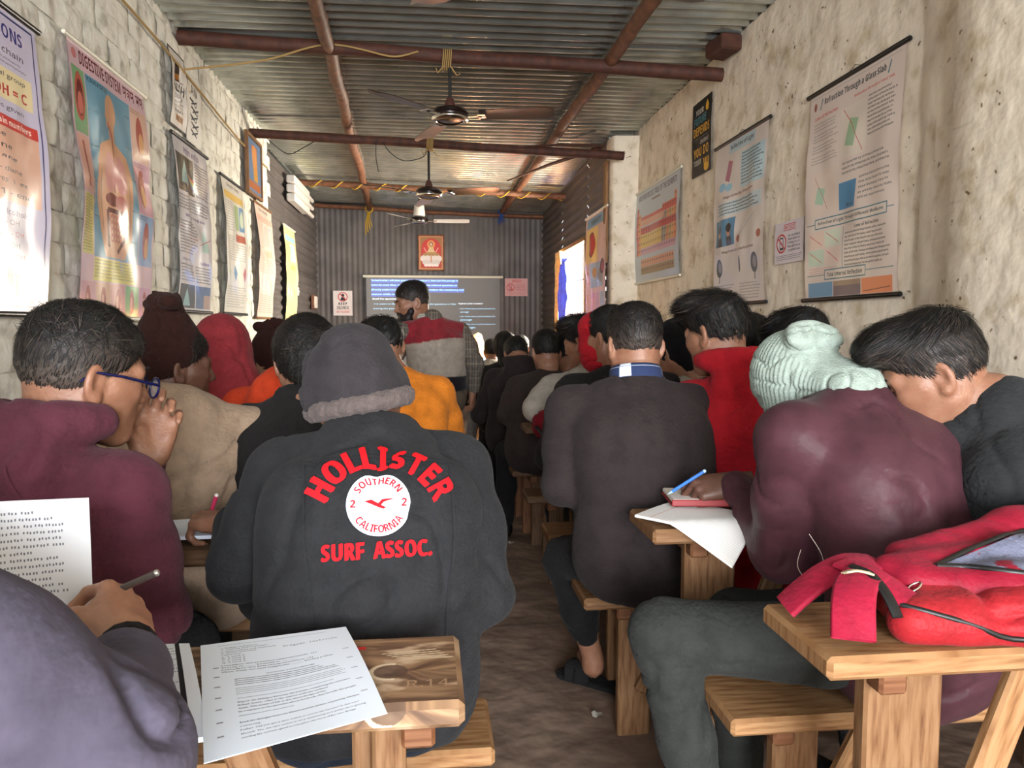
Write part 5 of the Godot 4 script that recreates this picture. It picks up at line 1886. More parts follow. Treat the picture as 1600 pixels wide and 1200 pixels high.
func im_eye() -> Image:
	var q := RandomNumberGenerator.new()
	q.seed = 24
	var im := new_im(340, 440, Color(0.86, 0.72, 0.68))
	im.fill_rect(Rect2i(20, 10, 300, 40), Color(0.5, 0.65, 0.75))
	txt(im, "HUMAN EYE", 90, 20, 20, Color(0.1, 0.12, 0.2), 160)
	im.fill_rect(Rect2i(20, 54, 190, 140), Color(0.93, 0.8, 0.48))
	disc(im, Vector2(110, 122), Vector2(52, 52), Color(0.2, 0.2, 0.16))
	disc(im, Vector2(114, 122), Vector2(46, 47), Color(0.75, 0.2, 0.16))
	disc(im, Vector2(72, 122), Vector2(12, 34), Color(0.78, 0.72, 0.6))
	im.fill_rect(Rect2i(90, 200, 200, 100), Color(0.62, 0.7, 0.8))
	poly(im, [Vector2(200, 250), Vector2(290, 190), Vector2(300, 300)], Color(0.6, 0.58, 0.56))
	disc(im, Vector2(280, 222), Vector2(34, 30), Color(0.35, 0.1, 0.1))
	disc(im, Vector2(286, 224), Vector2(20, 18), Color(0.75, 0.3, 0.26))
	disc(im, Vector2(160, 240), Vector2(24, 22), Color(0.75, 0.55, 0.3))
	ring(im, Vector2(60, 258), 24, 6, Color(0.8, 0.3, 0.28))
	for k in 4:
		im.fill_rect(Rect2i(20 + k * 78, 320, 72, 90), [Color(0.88, 0.7, 0.66), Color(0.86, 0.6, 0.7), Color(0.85, 0.66, 0.75), Color(0.65, 0.72, 0.8)][k])
		small_print(im, Rect2(26 + k * 78, 326, 60, 76), 9, Color(0.5, 0.35, 0.35), q)
	return im

func im_silence() -> Image:
	var im := new_im(200, 270, Color(0.83, 0.79, 0.79))
	var rc := Color(0.72, 0.16, 0.16)
	ring(im, Vector2(100, 66), 46, 9, rc)
	disc(im, Vector2(100, 50), Vector2(16, 18), INK)
	poly(im, [Vector2(74, 104), Vector2(84, 70), Vector2(118, 70), Vector2(128, 104)], INK)
	stroke(im, Vector2(68, 34), Vector2(132, 98), 8, rc)
	txt(im, "KEEP", 56, 126, 28, INK, 88)
	txt(im, "SILENCE", 38, 168, 30, INK, 124)
	im.fill_rect(Rect2i(20, 210, 160, 3), rc)
	txt(im, "NO TALKING", 34, 222, 16, rc, 132)
	return im

func im_picture() -> Image:
	# a seated figure in cream on pale petals under a red arch
	var im := new_im(200, 276, Color(0.8, 0.52, 0.34))
	im.fill_rect(Rect2i(10, 10, 180, 256), Color(0.62, 0.42, 0.22))
	im.fill_rect(Rect2i(18, 90, 164, 170), Color(0.72, 0.16, 0.12))
	disc(im, Vector2(100, 96), Vector2(80, 74), Color(0.78, 0.18, 0.13))
	disc(im, Vector2(100, 70), Vector2(33, 34), Color(0.92, 0.58, 0.3))
	disc(im, Vector2(100, 68), Vector2(17, 20), Color(0.45, 0.3, 0.16))
	disc(im, Vector2(100, 70), Vector2(11, 14), Color(0.86, 0.72, 0.58))
	poly(im, [Vector2(84, 90), Vector2(116, 90), Vector2(136, 146), Vector2(64, 146)], Color(0.86, 0.74, 0.52))
	stroke(im, Vector2(66, 140), Vector2(40, 96), 9, Color(0.9, 0.6, 0.55))
	stroke(im, Vector2(134, 140), Vector2(160, 96), 9, Color(0.9, 0.6, 0.55))
	disc(im, Vector2(100, 152), Vector2(70, 18), Color(0.66, 0.5, 0.28))
	for k in 5: disc(im, Vector2(36 + k * 32, 186), Vector2(26, 26), Color(0.88, 0.83, 0.8))
	for k in 4: disc(im, Vector2(52 + k * 32, 216), Vector2(26, 20), Color(0.82, 0.77, 0.75))
	for k in 4: disc(im, Vector2(60 + k * 28, 240), Vector2(20, 12), Color(0.9, 0.86, 0.84))
	im.fill_rect(Rect2i(96, 156, 8, 60), Color(0.8, 0.5, 0.3))
	return im

func im_frame() -> Image:
	var im := new_im(200, 200, Color(0.36, 0.5, 0.66))
	for k in 6:
		im.fill_rect(Rect2i(60 + k * 6, 20 + k * 22, 80 - k * 4, 24), Color(0.82, 0.45 + 0.03 * k, 0.22))
	disc(im, Vector2(100, 60), Vector2(30, 44), Color(0.88, 0.58, 0.3))
	im.fill_rect(Rect2i(10, 160, 180, 30), Color(0.7, 0.4, 0.25))
	return im

func im_screen() -> Image:
	# what the projector throws: pale lines on black
	var q := RandomNumberGenerator.new()
	q.seed = 31
	var im := new_im(800, 560, Color(0, 0, 0))
	var wh := Color(0.62, 0.86, 1.0)
	var bl := Color(0.1, 0.22, 0.55)
	for k in 4: im.fill_rect(Rect2i(28, 10 + k * 28, [520, 516, 555, 330][k], 24), bl)
	txt(im, "To teach notes I will show passage, then introduce it, then start the passage in", 30, 12, 15, wh, 515)
	txt(im, "notes for exam ideas, include notes, ask students relevant questions on", 30, 40, 15, wh, 510)
	txt(im, "directly underlining information. We may introduce the vocabulary and", 30, 68, 15, wh, 550)
	txt(im, "answer while reading.", 30, 96, 15, wh, 190)
	txt(im, "Read the questions first", 36, 124, 14, Color(0.9, 0.96, 1.0), 190)
	txt(im, "The notes on these points answers about the questions of the", 42, 156, 12, wh, 490, "sans")
	txt(im, "during the passage", 40, 184, 12, wh, 160, "sans")
	txt(im, "Identify key words", 40, 230, 13, Color(0.9, 0.96, 1.0), 110)
	txt(im, "Underline key words in each question, they will be guiding words", 40, 262, 12, wh, 500, "sans")
	txt(im, "look for references", 40, 290, 12, wh, 150, "sans")
	txt(im, "Read actively", 40, 340, 13, Color(0.9, 0.96, 1.0), 90)
	txt(im, "read and underline main ideas", 40, 372, 12, wh, 190, "sans")
	txt(im, "supporting details", 40, 400, 12, wh, 200, "sans")
	txt(im, "Inference questions", 190, 462, 12, wh, 120, "sans")
	txt(im, "Important points to remember", 548, 152, 12, Color(0.9, 0.96, 1.0), 150)
	for k in 3:
		txt(im, "- Underline the key sentence around the answer line with the", 552, 184 + k * 48, 11, wh, 220, "sans")
		txt(im, "passage", 560, 206 + k * 48, 11, wh, 50 + 20 * k, "sans")
	return im

func build_charts() -> void:
	var L := -1.49
	var R := 1.94
	var far := Vector3(0, 0, -1)
	var near := Vector3(0, 0, 1)
	var E := Vector3.RIGHT
	chart("chart", "lilac chemistry chart with navy border, cut off by the left picture edge", Vector3(L, 2.345, -2.4), far, 0.76, 1.08, E, print_mat(im_chem(), 0.32, 0.45), M.black_rod, 0.02, 0.02)
	chart("chart", "pink and blue chart of the digestive system with a torso figure", Vector3(L, 2.43, -3.42), far, 0.85, 1.17, E, print_mat(im_digestive(), 0.18, 0.9), M.white_rod, 0.025, 0.022)
	chart("motivational_poster", "white PUSH poster with a black edge high on the left wall", Vector3(L, 2.85, -4.69), far, 0.3, 0.45, E, print_mat(im_push(), 0.4), null, 0.01, 0.02)
	chart("motivational_poster", "plain sheet with black scrawled letters beside the PUSH poster", Vector3(L, 2.8, -5.0), far, 0.3, 0.42, E, print_mat(im_law(), 0.6), null, 0.004, 0.008)
	chart("chart", "grey chart of a glass prism below the PUSH poster", Vector3(L, 2.355, -4.72), far, 0.68, 1.04, E, print_mat(im_prism(), 0.2, 0.9), M.black_rod, 0.02, 0.022)
	chart("chart", "narrow white chart with a yellow band, between prism chart and framed picture", Vector3(L, 2.32, -5.76), far, 0.66, 1.0, E, print_mat(im_text_chart("Simple Tests", Color(0.85, 0.83, 0.79), [Color(0.86, 0.72, 0.38), Color(0.6, 0.68, 0.5), Color(0.4, 0.55, 0.7), Color(0.7, 0.36, 0.28)], 14), 0.3, 0.6), M.black_rod, 0.025, 0.02)
	chart("chart", "pale peach chart at the far end of the whitewashed wall", Vector3(L, 2.3, -6.82), far, 0.66, 1.0, E, print_mat(im_text_chart("Our Body", Color(0.88, 0.78, 0.72), [Color(0.85, 0.66, 0.6), Color(0.84, 0.7, 0.66), Color(0.7, 0.72, 0.76), Color(0.86, 0.7, 0.6)], 15), 0.35, 0.5), M.wood, 0.03, 0.02)
	chart("chart", "sunlit blue and yellow chart on the dark left sheet wall", Vector3(-1.575, 2.34, -8.6), far, 0.68, 1.06, E, print_mat(im_text_chart("", Color(0.9, 0.84, 0.6), [Color(0.6, 0.75, 0.85), Color(0.62, 0.78, 0.86), Color(0.8, 0.84, 0.86), Color(0.92, 0.85, 0.45)], 16), 0.4, 0.4), M.white_rod, 0.025, 0.015)
	# framed picture hanging high at the end of the block wall
	var t := thing("framed_picture", "framed orange and blue picture high at the end of the whitewashed wall", "picture", Vector3(L, 2.34, -6.78))
	var b := MB.new()
	b.cbox(Vector3(0.02, 0.235, 0), Vector3(0.012, 0.44, 0.52))
	part("backing", b.mesh(), M.wood_old, t)
	for s in [-1.0, 1.0]:
		b = MB.new()
		b.cbox(Vector3(0.025, 0.235, s * 0.26), Vector3(0.03, 0.5, 0.03))
		part("frame_rail", b.mesh(), M.wood, t)
		b = MB.new()
		b.cbox(Vector3(0.025, 0.235 + s * 0.235, 0), Vector3(0.03, 0.03, 0.5))
		part("frame_rail", b.mesh(), M.wood, t)
	part("print", sheet_mesh(Vector3(0.02, 0.45, 0.245), far, 0.49, 0.43, E, 0.0, 0.0, 5), print_mat(im_frame(), 0.3, 0.8), t)
	# right wall
	var Wv := Vector3.LEFT
	chart("chart", "large chart of refraction through a glass slab, nearest on the right wall", Vector3(R, 2.375, -3.74), near, 0.77, 1.02, Wv, print_mat(im_slab(), 0.45, 0.3), M.black_rod, 0.012, 0.012)
	chart("chart", "chart of reflection of light, between the notice and the dark poster", Vector3(R, 2.405, -5.0), near, 0.78, 1.04, Wv, print_mat(im_reflect(), 0.4, 0.4), M.black_rod, 0.015, 0.02)
	chart("chart", "orange and yellow periodic table chart, farthest on the plastered wall", Vector3(R, 2.44, -6.98), near, 1.24, 0.82, Wv, print_mat(im_periodic(), 0.4, 0.25), M.white_rod, 0.01, 0.01)
	chart("motivational_poster", "black poster with yellow letters above the reflection chart", Vector3(R, 2.82, -5.49), near, 0.37, 0.52, Wv, print_mat(im_future(), 0.4), null, 0.003, 0.004)
	chart("notice", "white no phones notice between the two reflection and refraction charts", Vector3(R, 1.79, -4.11), near, 0.33, 0.225, Wv, print_mat(im_notice(Color(0.84, 0.79, 0.8), Color(0.75, 0.2, 0.2), Color(0.2, 0.2, 0.22)), 0.6), null, 0.0, 0.003, "notice")
	chart("chart", "chart of the human eye hanging beside the bright window", Vector3(1.675, 2.35, -7.98), near, 0.94, 1.08, Wv, print_mat(im_eye(), 0.4, 0.4), M.white_rod, 0.01, 0.015)
	# far wall
	var S := Vector3(0, 0, 1)
	chart("notice", "white KEEP SILENCE notice on the far wall left of the screen", Vector3(-1.375, 1.745, -11.32), Vector3.RIGHT, 0.275, 0.36, S, print_mat(im_silence(), 0.6), null, 0.0, 0.004, "notice")
	chart("notice", "pale pink no phones notice on the far wall right of the screen", Vector3(1.135, 1.94, -11.32), Vector3.RIGHT, 0.34, 0.26, S, print_mat(im_notice(Color(0.86, 0.66, 0.66), Color(0.8, 0.35, 0.33), Color(0.72, 0.4, 0.4)), 0.6), null, 0.0, 0.003, "notice")
	t = thing("framed_picture", "red and gold picture of a seated figure above the projector screen", "picture", Vector3(0.047, 2.05, -11.32))
	b = MB.new()
	b.cbox(Vector3(0, 0.255, 0.008), Vector3(0.37, 0.5, 0.012))
	part("backing", b.mesh(), M.wood_old, t)
	for s in [-1.0, 1.0]:
		b = MB.new()
		b.cbox(Vector3(s * 0.185, 0.255, 0.014), Vector3(0.022, 0.53, 0.024))
		part("frame_rail", b.mesh(), M.bamboo, t)
		b = MB.new()
		b.cbox(Vector3(0, 0.255 + s * 0.254, 0.014), Vector3(0.36, 0.022, 0.024))
		part("frame_rail", b.mesh(), M.bamboo, t)
	part("print", sheet_mesh(Vector3(-0.175, 0.5, 0.008), Vector3.RIGHT, 0.35, 0.49, S, 0.0, 0.0, 6), print_mat(im_picture(), 0.5), t)
	# projector screen
	t = thing("projector_screen", "wide projector screen with pale lines of text on the far wall", "screen", Vector3(0.08, 0.6, -11.3))
	var im := im_screen()
	var sm := print_mat(im, 0.9)
	var tex: Texture2D = sm.albedo_texture
	sm.albedo_texture = null
	sm.albedo_color = Color(0.5, 0.5, 0.51)
	sm.emission_enabled = true
	sm.emission = Color(1, 1, 1)
	sm.emission_operator = BaseMaterial3D.EMISSION_OP_MULTIPLY
	sm.emission_texture = tex
	sm.emission_energy_multiplier = 1.5
	part("screen_face", sheet_mesh(Vector3(-0.975, 1.34, 0.02), Vector3.RIGHT, 1.95, 1.34, S, 0.0, 0.0, 7), sm, t)
	b = MB.new()
	b.tube([Vector3(-1.02, 1.355, 0.02), Vector3(1.02, 1.355, 0.02)], [0.02], 10)
	part("roller", b.mesh(), M.white_rod, t)
	b = MB.new()
	b.tube([Vector3(-0.99, -0.01, 0.02), Vector3(0.99, -0.01, 0.02)], [0.013], 10)
	part("bottom_bar", b.mesh(), M.black_rod, t)
# ---------- benches, desks, papers, fans ----------
func plank(b: MB, a: Vector3, c: Vector3, w: float, th: float, side: Vector3, ch := 0.005) -> void:
	b.board(a, c, w, th, side, ch, Vector2(rng.randf() * 3.0, rng.randf()))

# x0..x1 span, z centre, top height; aisle = +1 when the aisle end is x1, -1 when x0
func bench(x0: float, x1: float, z: float, h: float, depth: float, aisle: float, label: String, group: String, m: String, desk := false) -> Node3D:
	var fy := floor_y(z)
	var t := thing("desk" if desk else "bench", label, "desk" if desk else "bench", Vector3((x0 + x1) * 0.5, fy, z), group)
	var hw := (x1 - x0) * 0.5
	var th := 0.036
	var mats := ["wood_pale", "wood", "wood_red", "wood_old"]
	var b := MB.new()
	if m == "worn":
		b.board(Vector3(-hw, h - th * 0.5, 0), Vector3(hw, h - th * 0.5, 0), depth, th, Vector3(0, 0, 1), 0.008, Vector2(hw, 0))
	else:
		plank(b, Vector3(-hw, h - th * 0.5, 0), Vector3(hw, h - th * 0.5, 0), depth, th, Vector3(0, 0, 1), 0.007)
	part("desk_top" if desk else "seat", b.mesh(), M[m], t)
	for s in [-1.0, 1.0]:
		var lx: float = s * (hw - (0.1 if m == "worn" else 0.17))
		b = MB.new()
		var lw := 0.13 if desk else 0.1
		if m == "worn": lw = 0.045
		plank(b, Vector3(lx, -0.01, 0.015), Vector3(lx, h - th, 0.015), lw, 0.034, Vector3(1, 0, 0))
		part("leg", b.mesh(), M["wood" if m in ["wood_pale", "worn"] else m], t)
		b = MB.new()
		plank(b, Vector3(lx + s * 0.02 - s * 0.06, -0.01, -0.05), Vector3(lx + s * 0.02 - s * 0.06, h - th, -0.05), 0.055, 0.03, Vector3(0, 0, 1))
		part("leg", b.mesh(), M["wood" if m == "worn" else m], t)
		# cleat under the end of the top
		b = MB.new()
		plank(b, Vector3(lx + s * 0.04, h - th - 0.024, -depth * 0.42), Vector3(lx + s * 0.04, h - th - 0.024, depth * 0.3), 0.048, 0.045, Vector3(0, 1, 0))
		part("cleat", b.mesh(), M.wood_red, t)
		# slanting brace
		b = MB.new()
		plank(b, Vector3(lx - s * 0.02, h * 0.3, 0.045), Vector3(lx - s * (0.2 if desk else 0.16), h - th, 0.045), 0.055, 0.024, Vector3(0, 1, 0))
		part("brace", b.mesh(), M["wood_pale" if m == "wood_pale" else "wood"], t)
	b = MB.new()
	plank(b, Vector3(-hw + 0.16, h * 0.32, -0.02), Vector3(hw - 0.16, h * 0.32, -0.02), 0.06, 0.026, Vector3(0, 1, 0))
	part("stretcher", b.mesh(), M.wood_old, t)
	return t

func build_furniture() -> void:
	var ord := ["nearest", "second", "third", "fourth", "fifth", "sixth", "seventh", "eighth", "ninth"]
	var bx := [0.585, 0.44, 0.45, 0.46, 0.47, 0.46, 0.45, 0.45, 0.46]
	var dx := [0.562, 0.52, 0.5, 0.5, 0.49, 0.47, 0.46, 0.45, 0.46]
	var woods := ["wood_pale", "wood", "wood", "wood_old", "wood_old", "wood_red", "wood_pale", "wood_pale", "wood_pale"]
	for k in 9:
		var z := -1.48 - 0.72 * k
		bench(bx[k], 1.88, z, 0.45, 0.205, -1, "%s wooden bench right of the aisle" % ord[k] if k else "pale wooden bench under the backpack desk, nearest on the right", "benches right of the aisle", woods[k])
		z = -1.1 - 0.71 * k
		bench(dx[k], 1.88, z, 0.75, 0.22, -1, "%s narrow wooden desk right of the aisle" % ord[k] if k else "pale wooden desk carrying the red backpack", "desks right of the aisle", woods[k], true)
	var be := [0.115, 0.05, 0.03, 0.02, -0.05, -0.38, -0.02, 0.0, 0.2]
	var de := [0.042, 0.02, 0.0, 0.0, -0.12, -0.3, -0.05, 0.0, 0.0]
	for k in 9:
		var z := -1.43 - 0.72 * k
		bench(-1.42, be[k], z, 0.45, 0.2, 1, "%s wooden bench left of the aisle" % ord[k] if k else "wooden bench under the lettered jacket, nearest on the left", "benches left of the aisle", woods[(k + 1) % 9] if k else "wood_pale")
		z = -1.03 - 0.72 * k
		var t := bench(-1.42, de[k], z, 0.75, 0.215, 1, "%s narrow wooden desk left of the aisle" % ord[k] if k else "worn round edged desk with printed sheets, nearest on the left", "desks left of the aisle", "worn" if k == 0 else "wood_old", true)
	# seat of the row behind, under the writer in the corner
	bench(-1.42, -0.1, -0.45, 0.45, 0.2, 1, "bench under the writer in the bottom left corner", "benches left of the aisle", "wood_old")

func build_fans() -> void:
	var g := "ceiling fans down the middle of the roof"
	fan(Vector3(0.46, 2.5, -2.7), 2.9, [139.0, 19.0, 259.0], "nearest ceiling fan, only one blade tip showing at the top", g)
	fan(Vector3(0.147, 2.56, -4.95), 2.9, [-14.0, 106.0, 226.0], "ceiling fan under the nearest cross beam, with chrome trimmed dark hub", g)
	fan(Vector3(0.013, 2.39, -6.8), 2.78, [-25.0, 95.0, 215.0], "ceiling fan on a long rod under the second cross beam", g)
	fan(Vector3(-0.11, 2.62, -10.2), 2.9, [-2.0, 118.0, 238.0], "farthest ceiling fan with a pale canopy against the dark wall", g, true)

func fan(at: Vector3, top: float, angs: Array, label: String, group: String, pale := false) -> void:
	var t := thing("ceiling_fan", label, "ceiling fan", at, group)
	var b := MB.new()
	b.lathe([Vector2(0.001, 0.055), Vector2(0.05, 0.05), Vector2(0.1, 0.035), Vector2(0.118, 0.01), Vector2(0.118, -0.012), Vector2(0.1, -0.03), Vector2(0.06, -0.036), Vector2(0.001, -0.038)], 28)
	part("motor", b.mesh(), M.fan_dark, t)
	b = MB.new()
	b.lathe([Vector2(0.112, -0.012), Vector2(0.121, -0.018), Vector2(0.115, -0.032), Vector2(0.09, -0.042), Vector2(0.085, -0.036)], 28)
	part("trim_ring", b.mesh(), M.chrome, t)
	b = MB.new()
	b.tube([Vector3(0, 0.04, 0), Vector3(0, top - at.y, 0)], [0.011], 10)
	part("rod", b.mesh(), M.wire, t)
	b = MB.new()
	if pale:
		b.lathe([Vector2(0.012, 0.2), Vector2(0.065, 0.19), Vector2(0.08, 0.07), Vector2(0.07, 0.05), Vector2(0.012, 0.06)], 18)
	else:
		b.lathe([Vector2(0.012, 0.11), Vector2(0.022, 0.105), Vector2(0.036, 0.06), Vector2(0.034, 0.052), Vector2(0.012, 0.055)], 18)
	part("canopy", b.mesh(), M.white_plastic if pale else M.rust, t)
	for a in angs:
		var bs := Basis(Vector3.UP, deg_to_rad(a))
		b = MB.new()
		b.cbox(bs * Vector3(0.15, -0.012, 0), Vector3(0.12, 0.006, 0.035), bs, 0.002)
		b.cbox(bs * Vector3(0.205, -0.012, 0), Vector3(0.05, 0.006, 0.09), bs, 0.002)
		part("blade_iron", b.mesh(), M.chrome, t)
		b = MB.new()
		for s in 2:
			var pts := PackedVector3Array()
			for i in 14:
				var u := i / 13.0
				var r := lerpf(0.19, 0.66, u)
				var w := 0.055 + 0.02 * sin(u * 2.6) - (0.03 * smoothstep(0.9, 1.0, u))
				for j in 5:
					var q := (j / 4.0 - 0.5) * 2.0
					pts.append(bs * Vector3(r, -0.004 + 0.014 * q + 0.005 * (1 - q * q) - s * 0.003, q * w))
			b.grid(5, 14, pts, s == 1)
		part("blade", b.mesh(), M.white_plastic if pale else M.blade, t)

func build_everything() -> void:
	M.worn = worn_wood()
	build_charts()
	build_furniture()
	build_fans()
	build_people()
	build_details()

# old live-edge board: grain bent round knots, scratches and a chalky scrawl
func worn_wood() -> StandardMaterial3D:
	var im := new_im(1024, 256, Color.WHITE)
	var n1 := noise(0.006, 4, 401)
	var n2 := noise(0.03, 3, 402)
	var n3 := noise(0.012, 4, 403)
	for y in 256:
		for x in 1024:
			var p := Vector2(x, y)
			var bend := 0.0
			for k in [[Vector2(955, 140), 40.0], [Vector2(430, 80), 40.0]]:
				var d: Vector2 = p - k[0]
				bend += signf(d.y) * k[1] * exp(-d.length_squared() / 1400.0)
			var v := 0.5 + 0.5 * sin((y + bend) * 0.16 + 5.0 * n1.get_noise_2d(x * 0.7, y * 2.0)) * 0.5 + 0.5 * n2.get_noise_2d(x * 0.35, (y + bend) * 3.0)
			v = clampf(v, 0.0, 1.0)
			var c := Color(0.32, 0.22, 0.145).lerp(Color(0.6, 0.47, 0.34), v)
			var s := n3.get_noise_2d(x, y * 1.4)
			if s > 0.12: c = c.lerp(Color(0.76, 0.66, 0.54), minf((s - 0.12) * 3.0, 0.8))
			var kd := (p - Vector2(955, 140)) * Vector2(1.25, 1.0)
			if kd.length() < 21: c = c.lerp(Color(0.3, 0.22, 0.16), 0.7)
			if absf(kd.length() - 23) < 3 and kd.x < 6: c = c.lerp(Color(0.85, 0.78, 0.66), 0.8)
			im.set_pixel(x, y, c)
	var chalk := Color(0.85, 0.74, 0.62)
	txt(im, "R.14", 972, 168, 20, Color(0.6, 0.48, 0.36), 40, "sans")
	im.fill_rect(Rect2i(908, 56, 20, 10), Color(0.75, 0.12, 0.1))
	for k in 5: stroke(im, Vector2(945 + k * 5, 84 + k * 5), Vector2(1000 + k * 4, 74 + k * 7), 2.5, Color(0.78, 0.7, 0.58))
	var m := print_mat(im, 0.6)
	m.texture_repeat = true
	m.uv1_scale = Vector3(1.0 / 1.462, 1.0 / 0.26, 1)
	m.uv1_offset = Vector3(0, 0.5, 0)
	return m

func build_details() -> void:
	build_papers()
	build_backpack()
	build_cords()
	slipper(Vector3(0.565, floor_y(-2.5), -2.5), Vector3(-0.75, 0, -0.65), "dark slipper under the bare foot beside the aisle bench", M.black_cloth)
	scraps()
func local_part(called: String, f: Field, d: Dictionary, m: Material, fo: Folds = null, label := "") -> MeshInstance3D:
	var b := MB.new()
	b.add(f.nets(fo), d.hx)
	return part(called, b.mesh(d.base), m, d.node, Vector3.ZERO, label)

func torus(at: Vector3, bx: Vector3, by: Vector3, r: float, sides := 5) -> MB:
	var b := MB.new()
	var pts := []
	for q in 25: pts.append(at + bx * cos(TAU * q / 24) + by * sin(TAU * q / 24))
	b.tube(pts, [r], sides, false)
	return b

# lay flat triangles (metres, in the plane o, x, y) on a person's garment; lift = height above the cloth
func laid_on(d: Dictionary, tris: PackedVector2Array, o: Vector3, x: Vector3, y: Vector3, lift: float, step := 0.012) -> MB:
	var b := MB.new()
	var into := x.cross(y).normalized() * -1.0
	var f: Field = d.field
	var fo: Folds = d.folds
	var work := []
	for i in range(0, tris.size(), 3): work.append([tris[i], tris[i + 1], tris[i + 2]])
	var done := {}
	while work.size():
		var t: Array = work.pop_back()
		var l := [(t[1] - t[0]).length(), (t[2] - t[1]).length(), (t[0] - t[2]).length()]
		var k := 0
		if l[1] > l[0]: k = 1
		if l[2] > l[k]: k = 2
		if l[k] > step:
			var p: Vector2 = t[k]
			var q: Vector2 = t[(k + 1) % 3]
			var r: Vector2 = t[(k + 2) % 3]
			var mid := (p + q) * 0.5
			work.append([p, mid, r])
			work.append([mid, q, r])
			continue
		var ids := []
		for p in t:
			if not done.has(p):
				var w: Vector3 = o + x * p.x + y * p.y - into * 0.2
				for s in 60:
					var dist := f.at(w)
					if dist < 0.0006: break
					w += into * clampf(dist * 0.8, 0.0008, 0.02)
				var nn := f.grad(w)
				done[p] = b.v.size()
				b.v.append(w + nn * (fo.move(w, nn) + lift) - into * lift * 0.6)
				b.n.append(nn)
				b.uv.append(p)
			ids.append(done[p])
		var a: Vector3 = b.v[ids[0]]
		if ((b.v[ids[2]] as Vector3) - a).cross((b.v[ids[1]] as Vector3) - a).dot(into) < 0.0: b.ix.append_array(PackedInt32Array([ids[0], ids[1], ids[2]]))
		else: b.ix.append_array(PackedInt32Array([ids[0], ids[2], ids[1]]))
	return b

# capitals along a circle: centre c, radius r, from angle a0 to a1 (degrees); inside = letters' feet towards the centre
func arc_text(s: String, c: Vector2, r: float, a0: float, a1: float, h: float, feet_in := true, wide := 1.0, kind := "bold") -> PackedVector2Array:
	var out := PackedVector2Array()
	var ws := []
	var total := 0.0
	for ch in s:
		var t := text_tris(ch, kind)
		var hi := 0.0
		for p in t: hi = maxf(hi, p.x)
		ws.append(hi + 0.22)
		total += hi + 0.22
	var run := 0.0
	for i in s.length():
		var t := text_tris(s[i], kind)
		var mid: float = (run + ws[i] * 0.5) / total
		var a := deg_to_rad(lerpf(a0, a1, mid))
		var outw := Vector2(cos(a), sin(a))
		var yy := outw if feet_in else -outw
		var xx := Vector2(yy.y, -yy.x)
		for p in t: out.append(c + outw * r + xx * (p.x - (ws[i] - 0.22) * 0.5) * h * wide + yy * (p.y - 0.5) * h)
		run += ws[i]
	return out

func flat_text(s: String, at: Vector2, w: float, h: float) -> PackedVector2Array:
	var out := PackedVector2Array()
	var t := text_tris(s, "bold")
	var hi := 0.0
	for p in t: hi = maxf(hi, p.x)
	for p in t: out.append(at + Vector2(p.x / hi * w, p.y * h))
	return out

func disc_tris(c: Vector2, r: float, r0 := 0.0, n := 48) -> PackedVector2Array:
	var out := PackedVector2Array()
	for q in n:
		var a := Vector2.from_angle(TAU * q / n)
		var b := Vector2.from_angle(TAU * (q + 1) / n)
		if r0 > 0.0: out.append_array(PackedVector2Array([c + a * r0, c + a * r, c + b * r, c + a * r0, c + b * r, c + b * r0]))
		else: out.append_array(PackedVector2Array([c, c + a * r, c + b * r]))
	return out

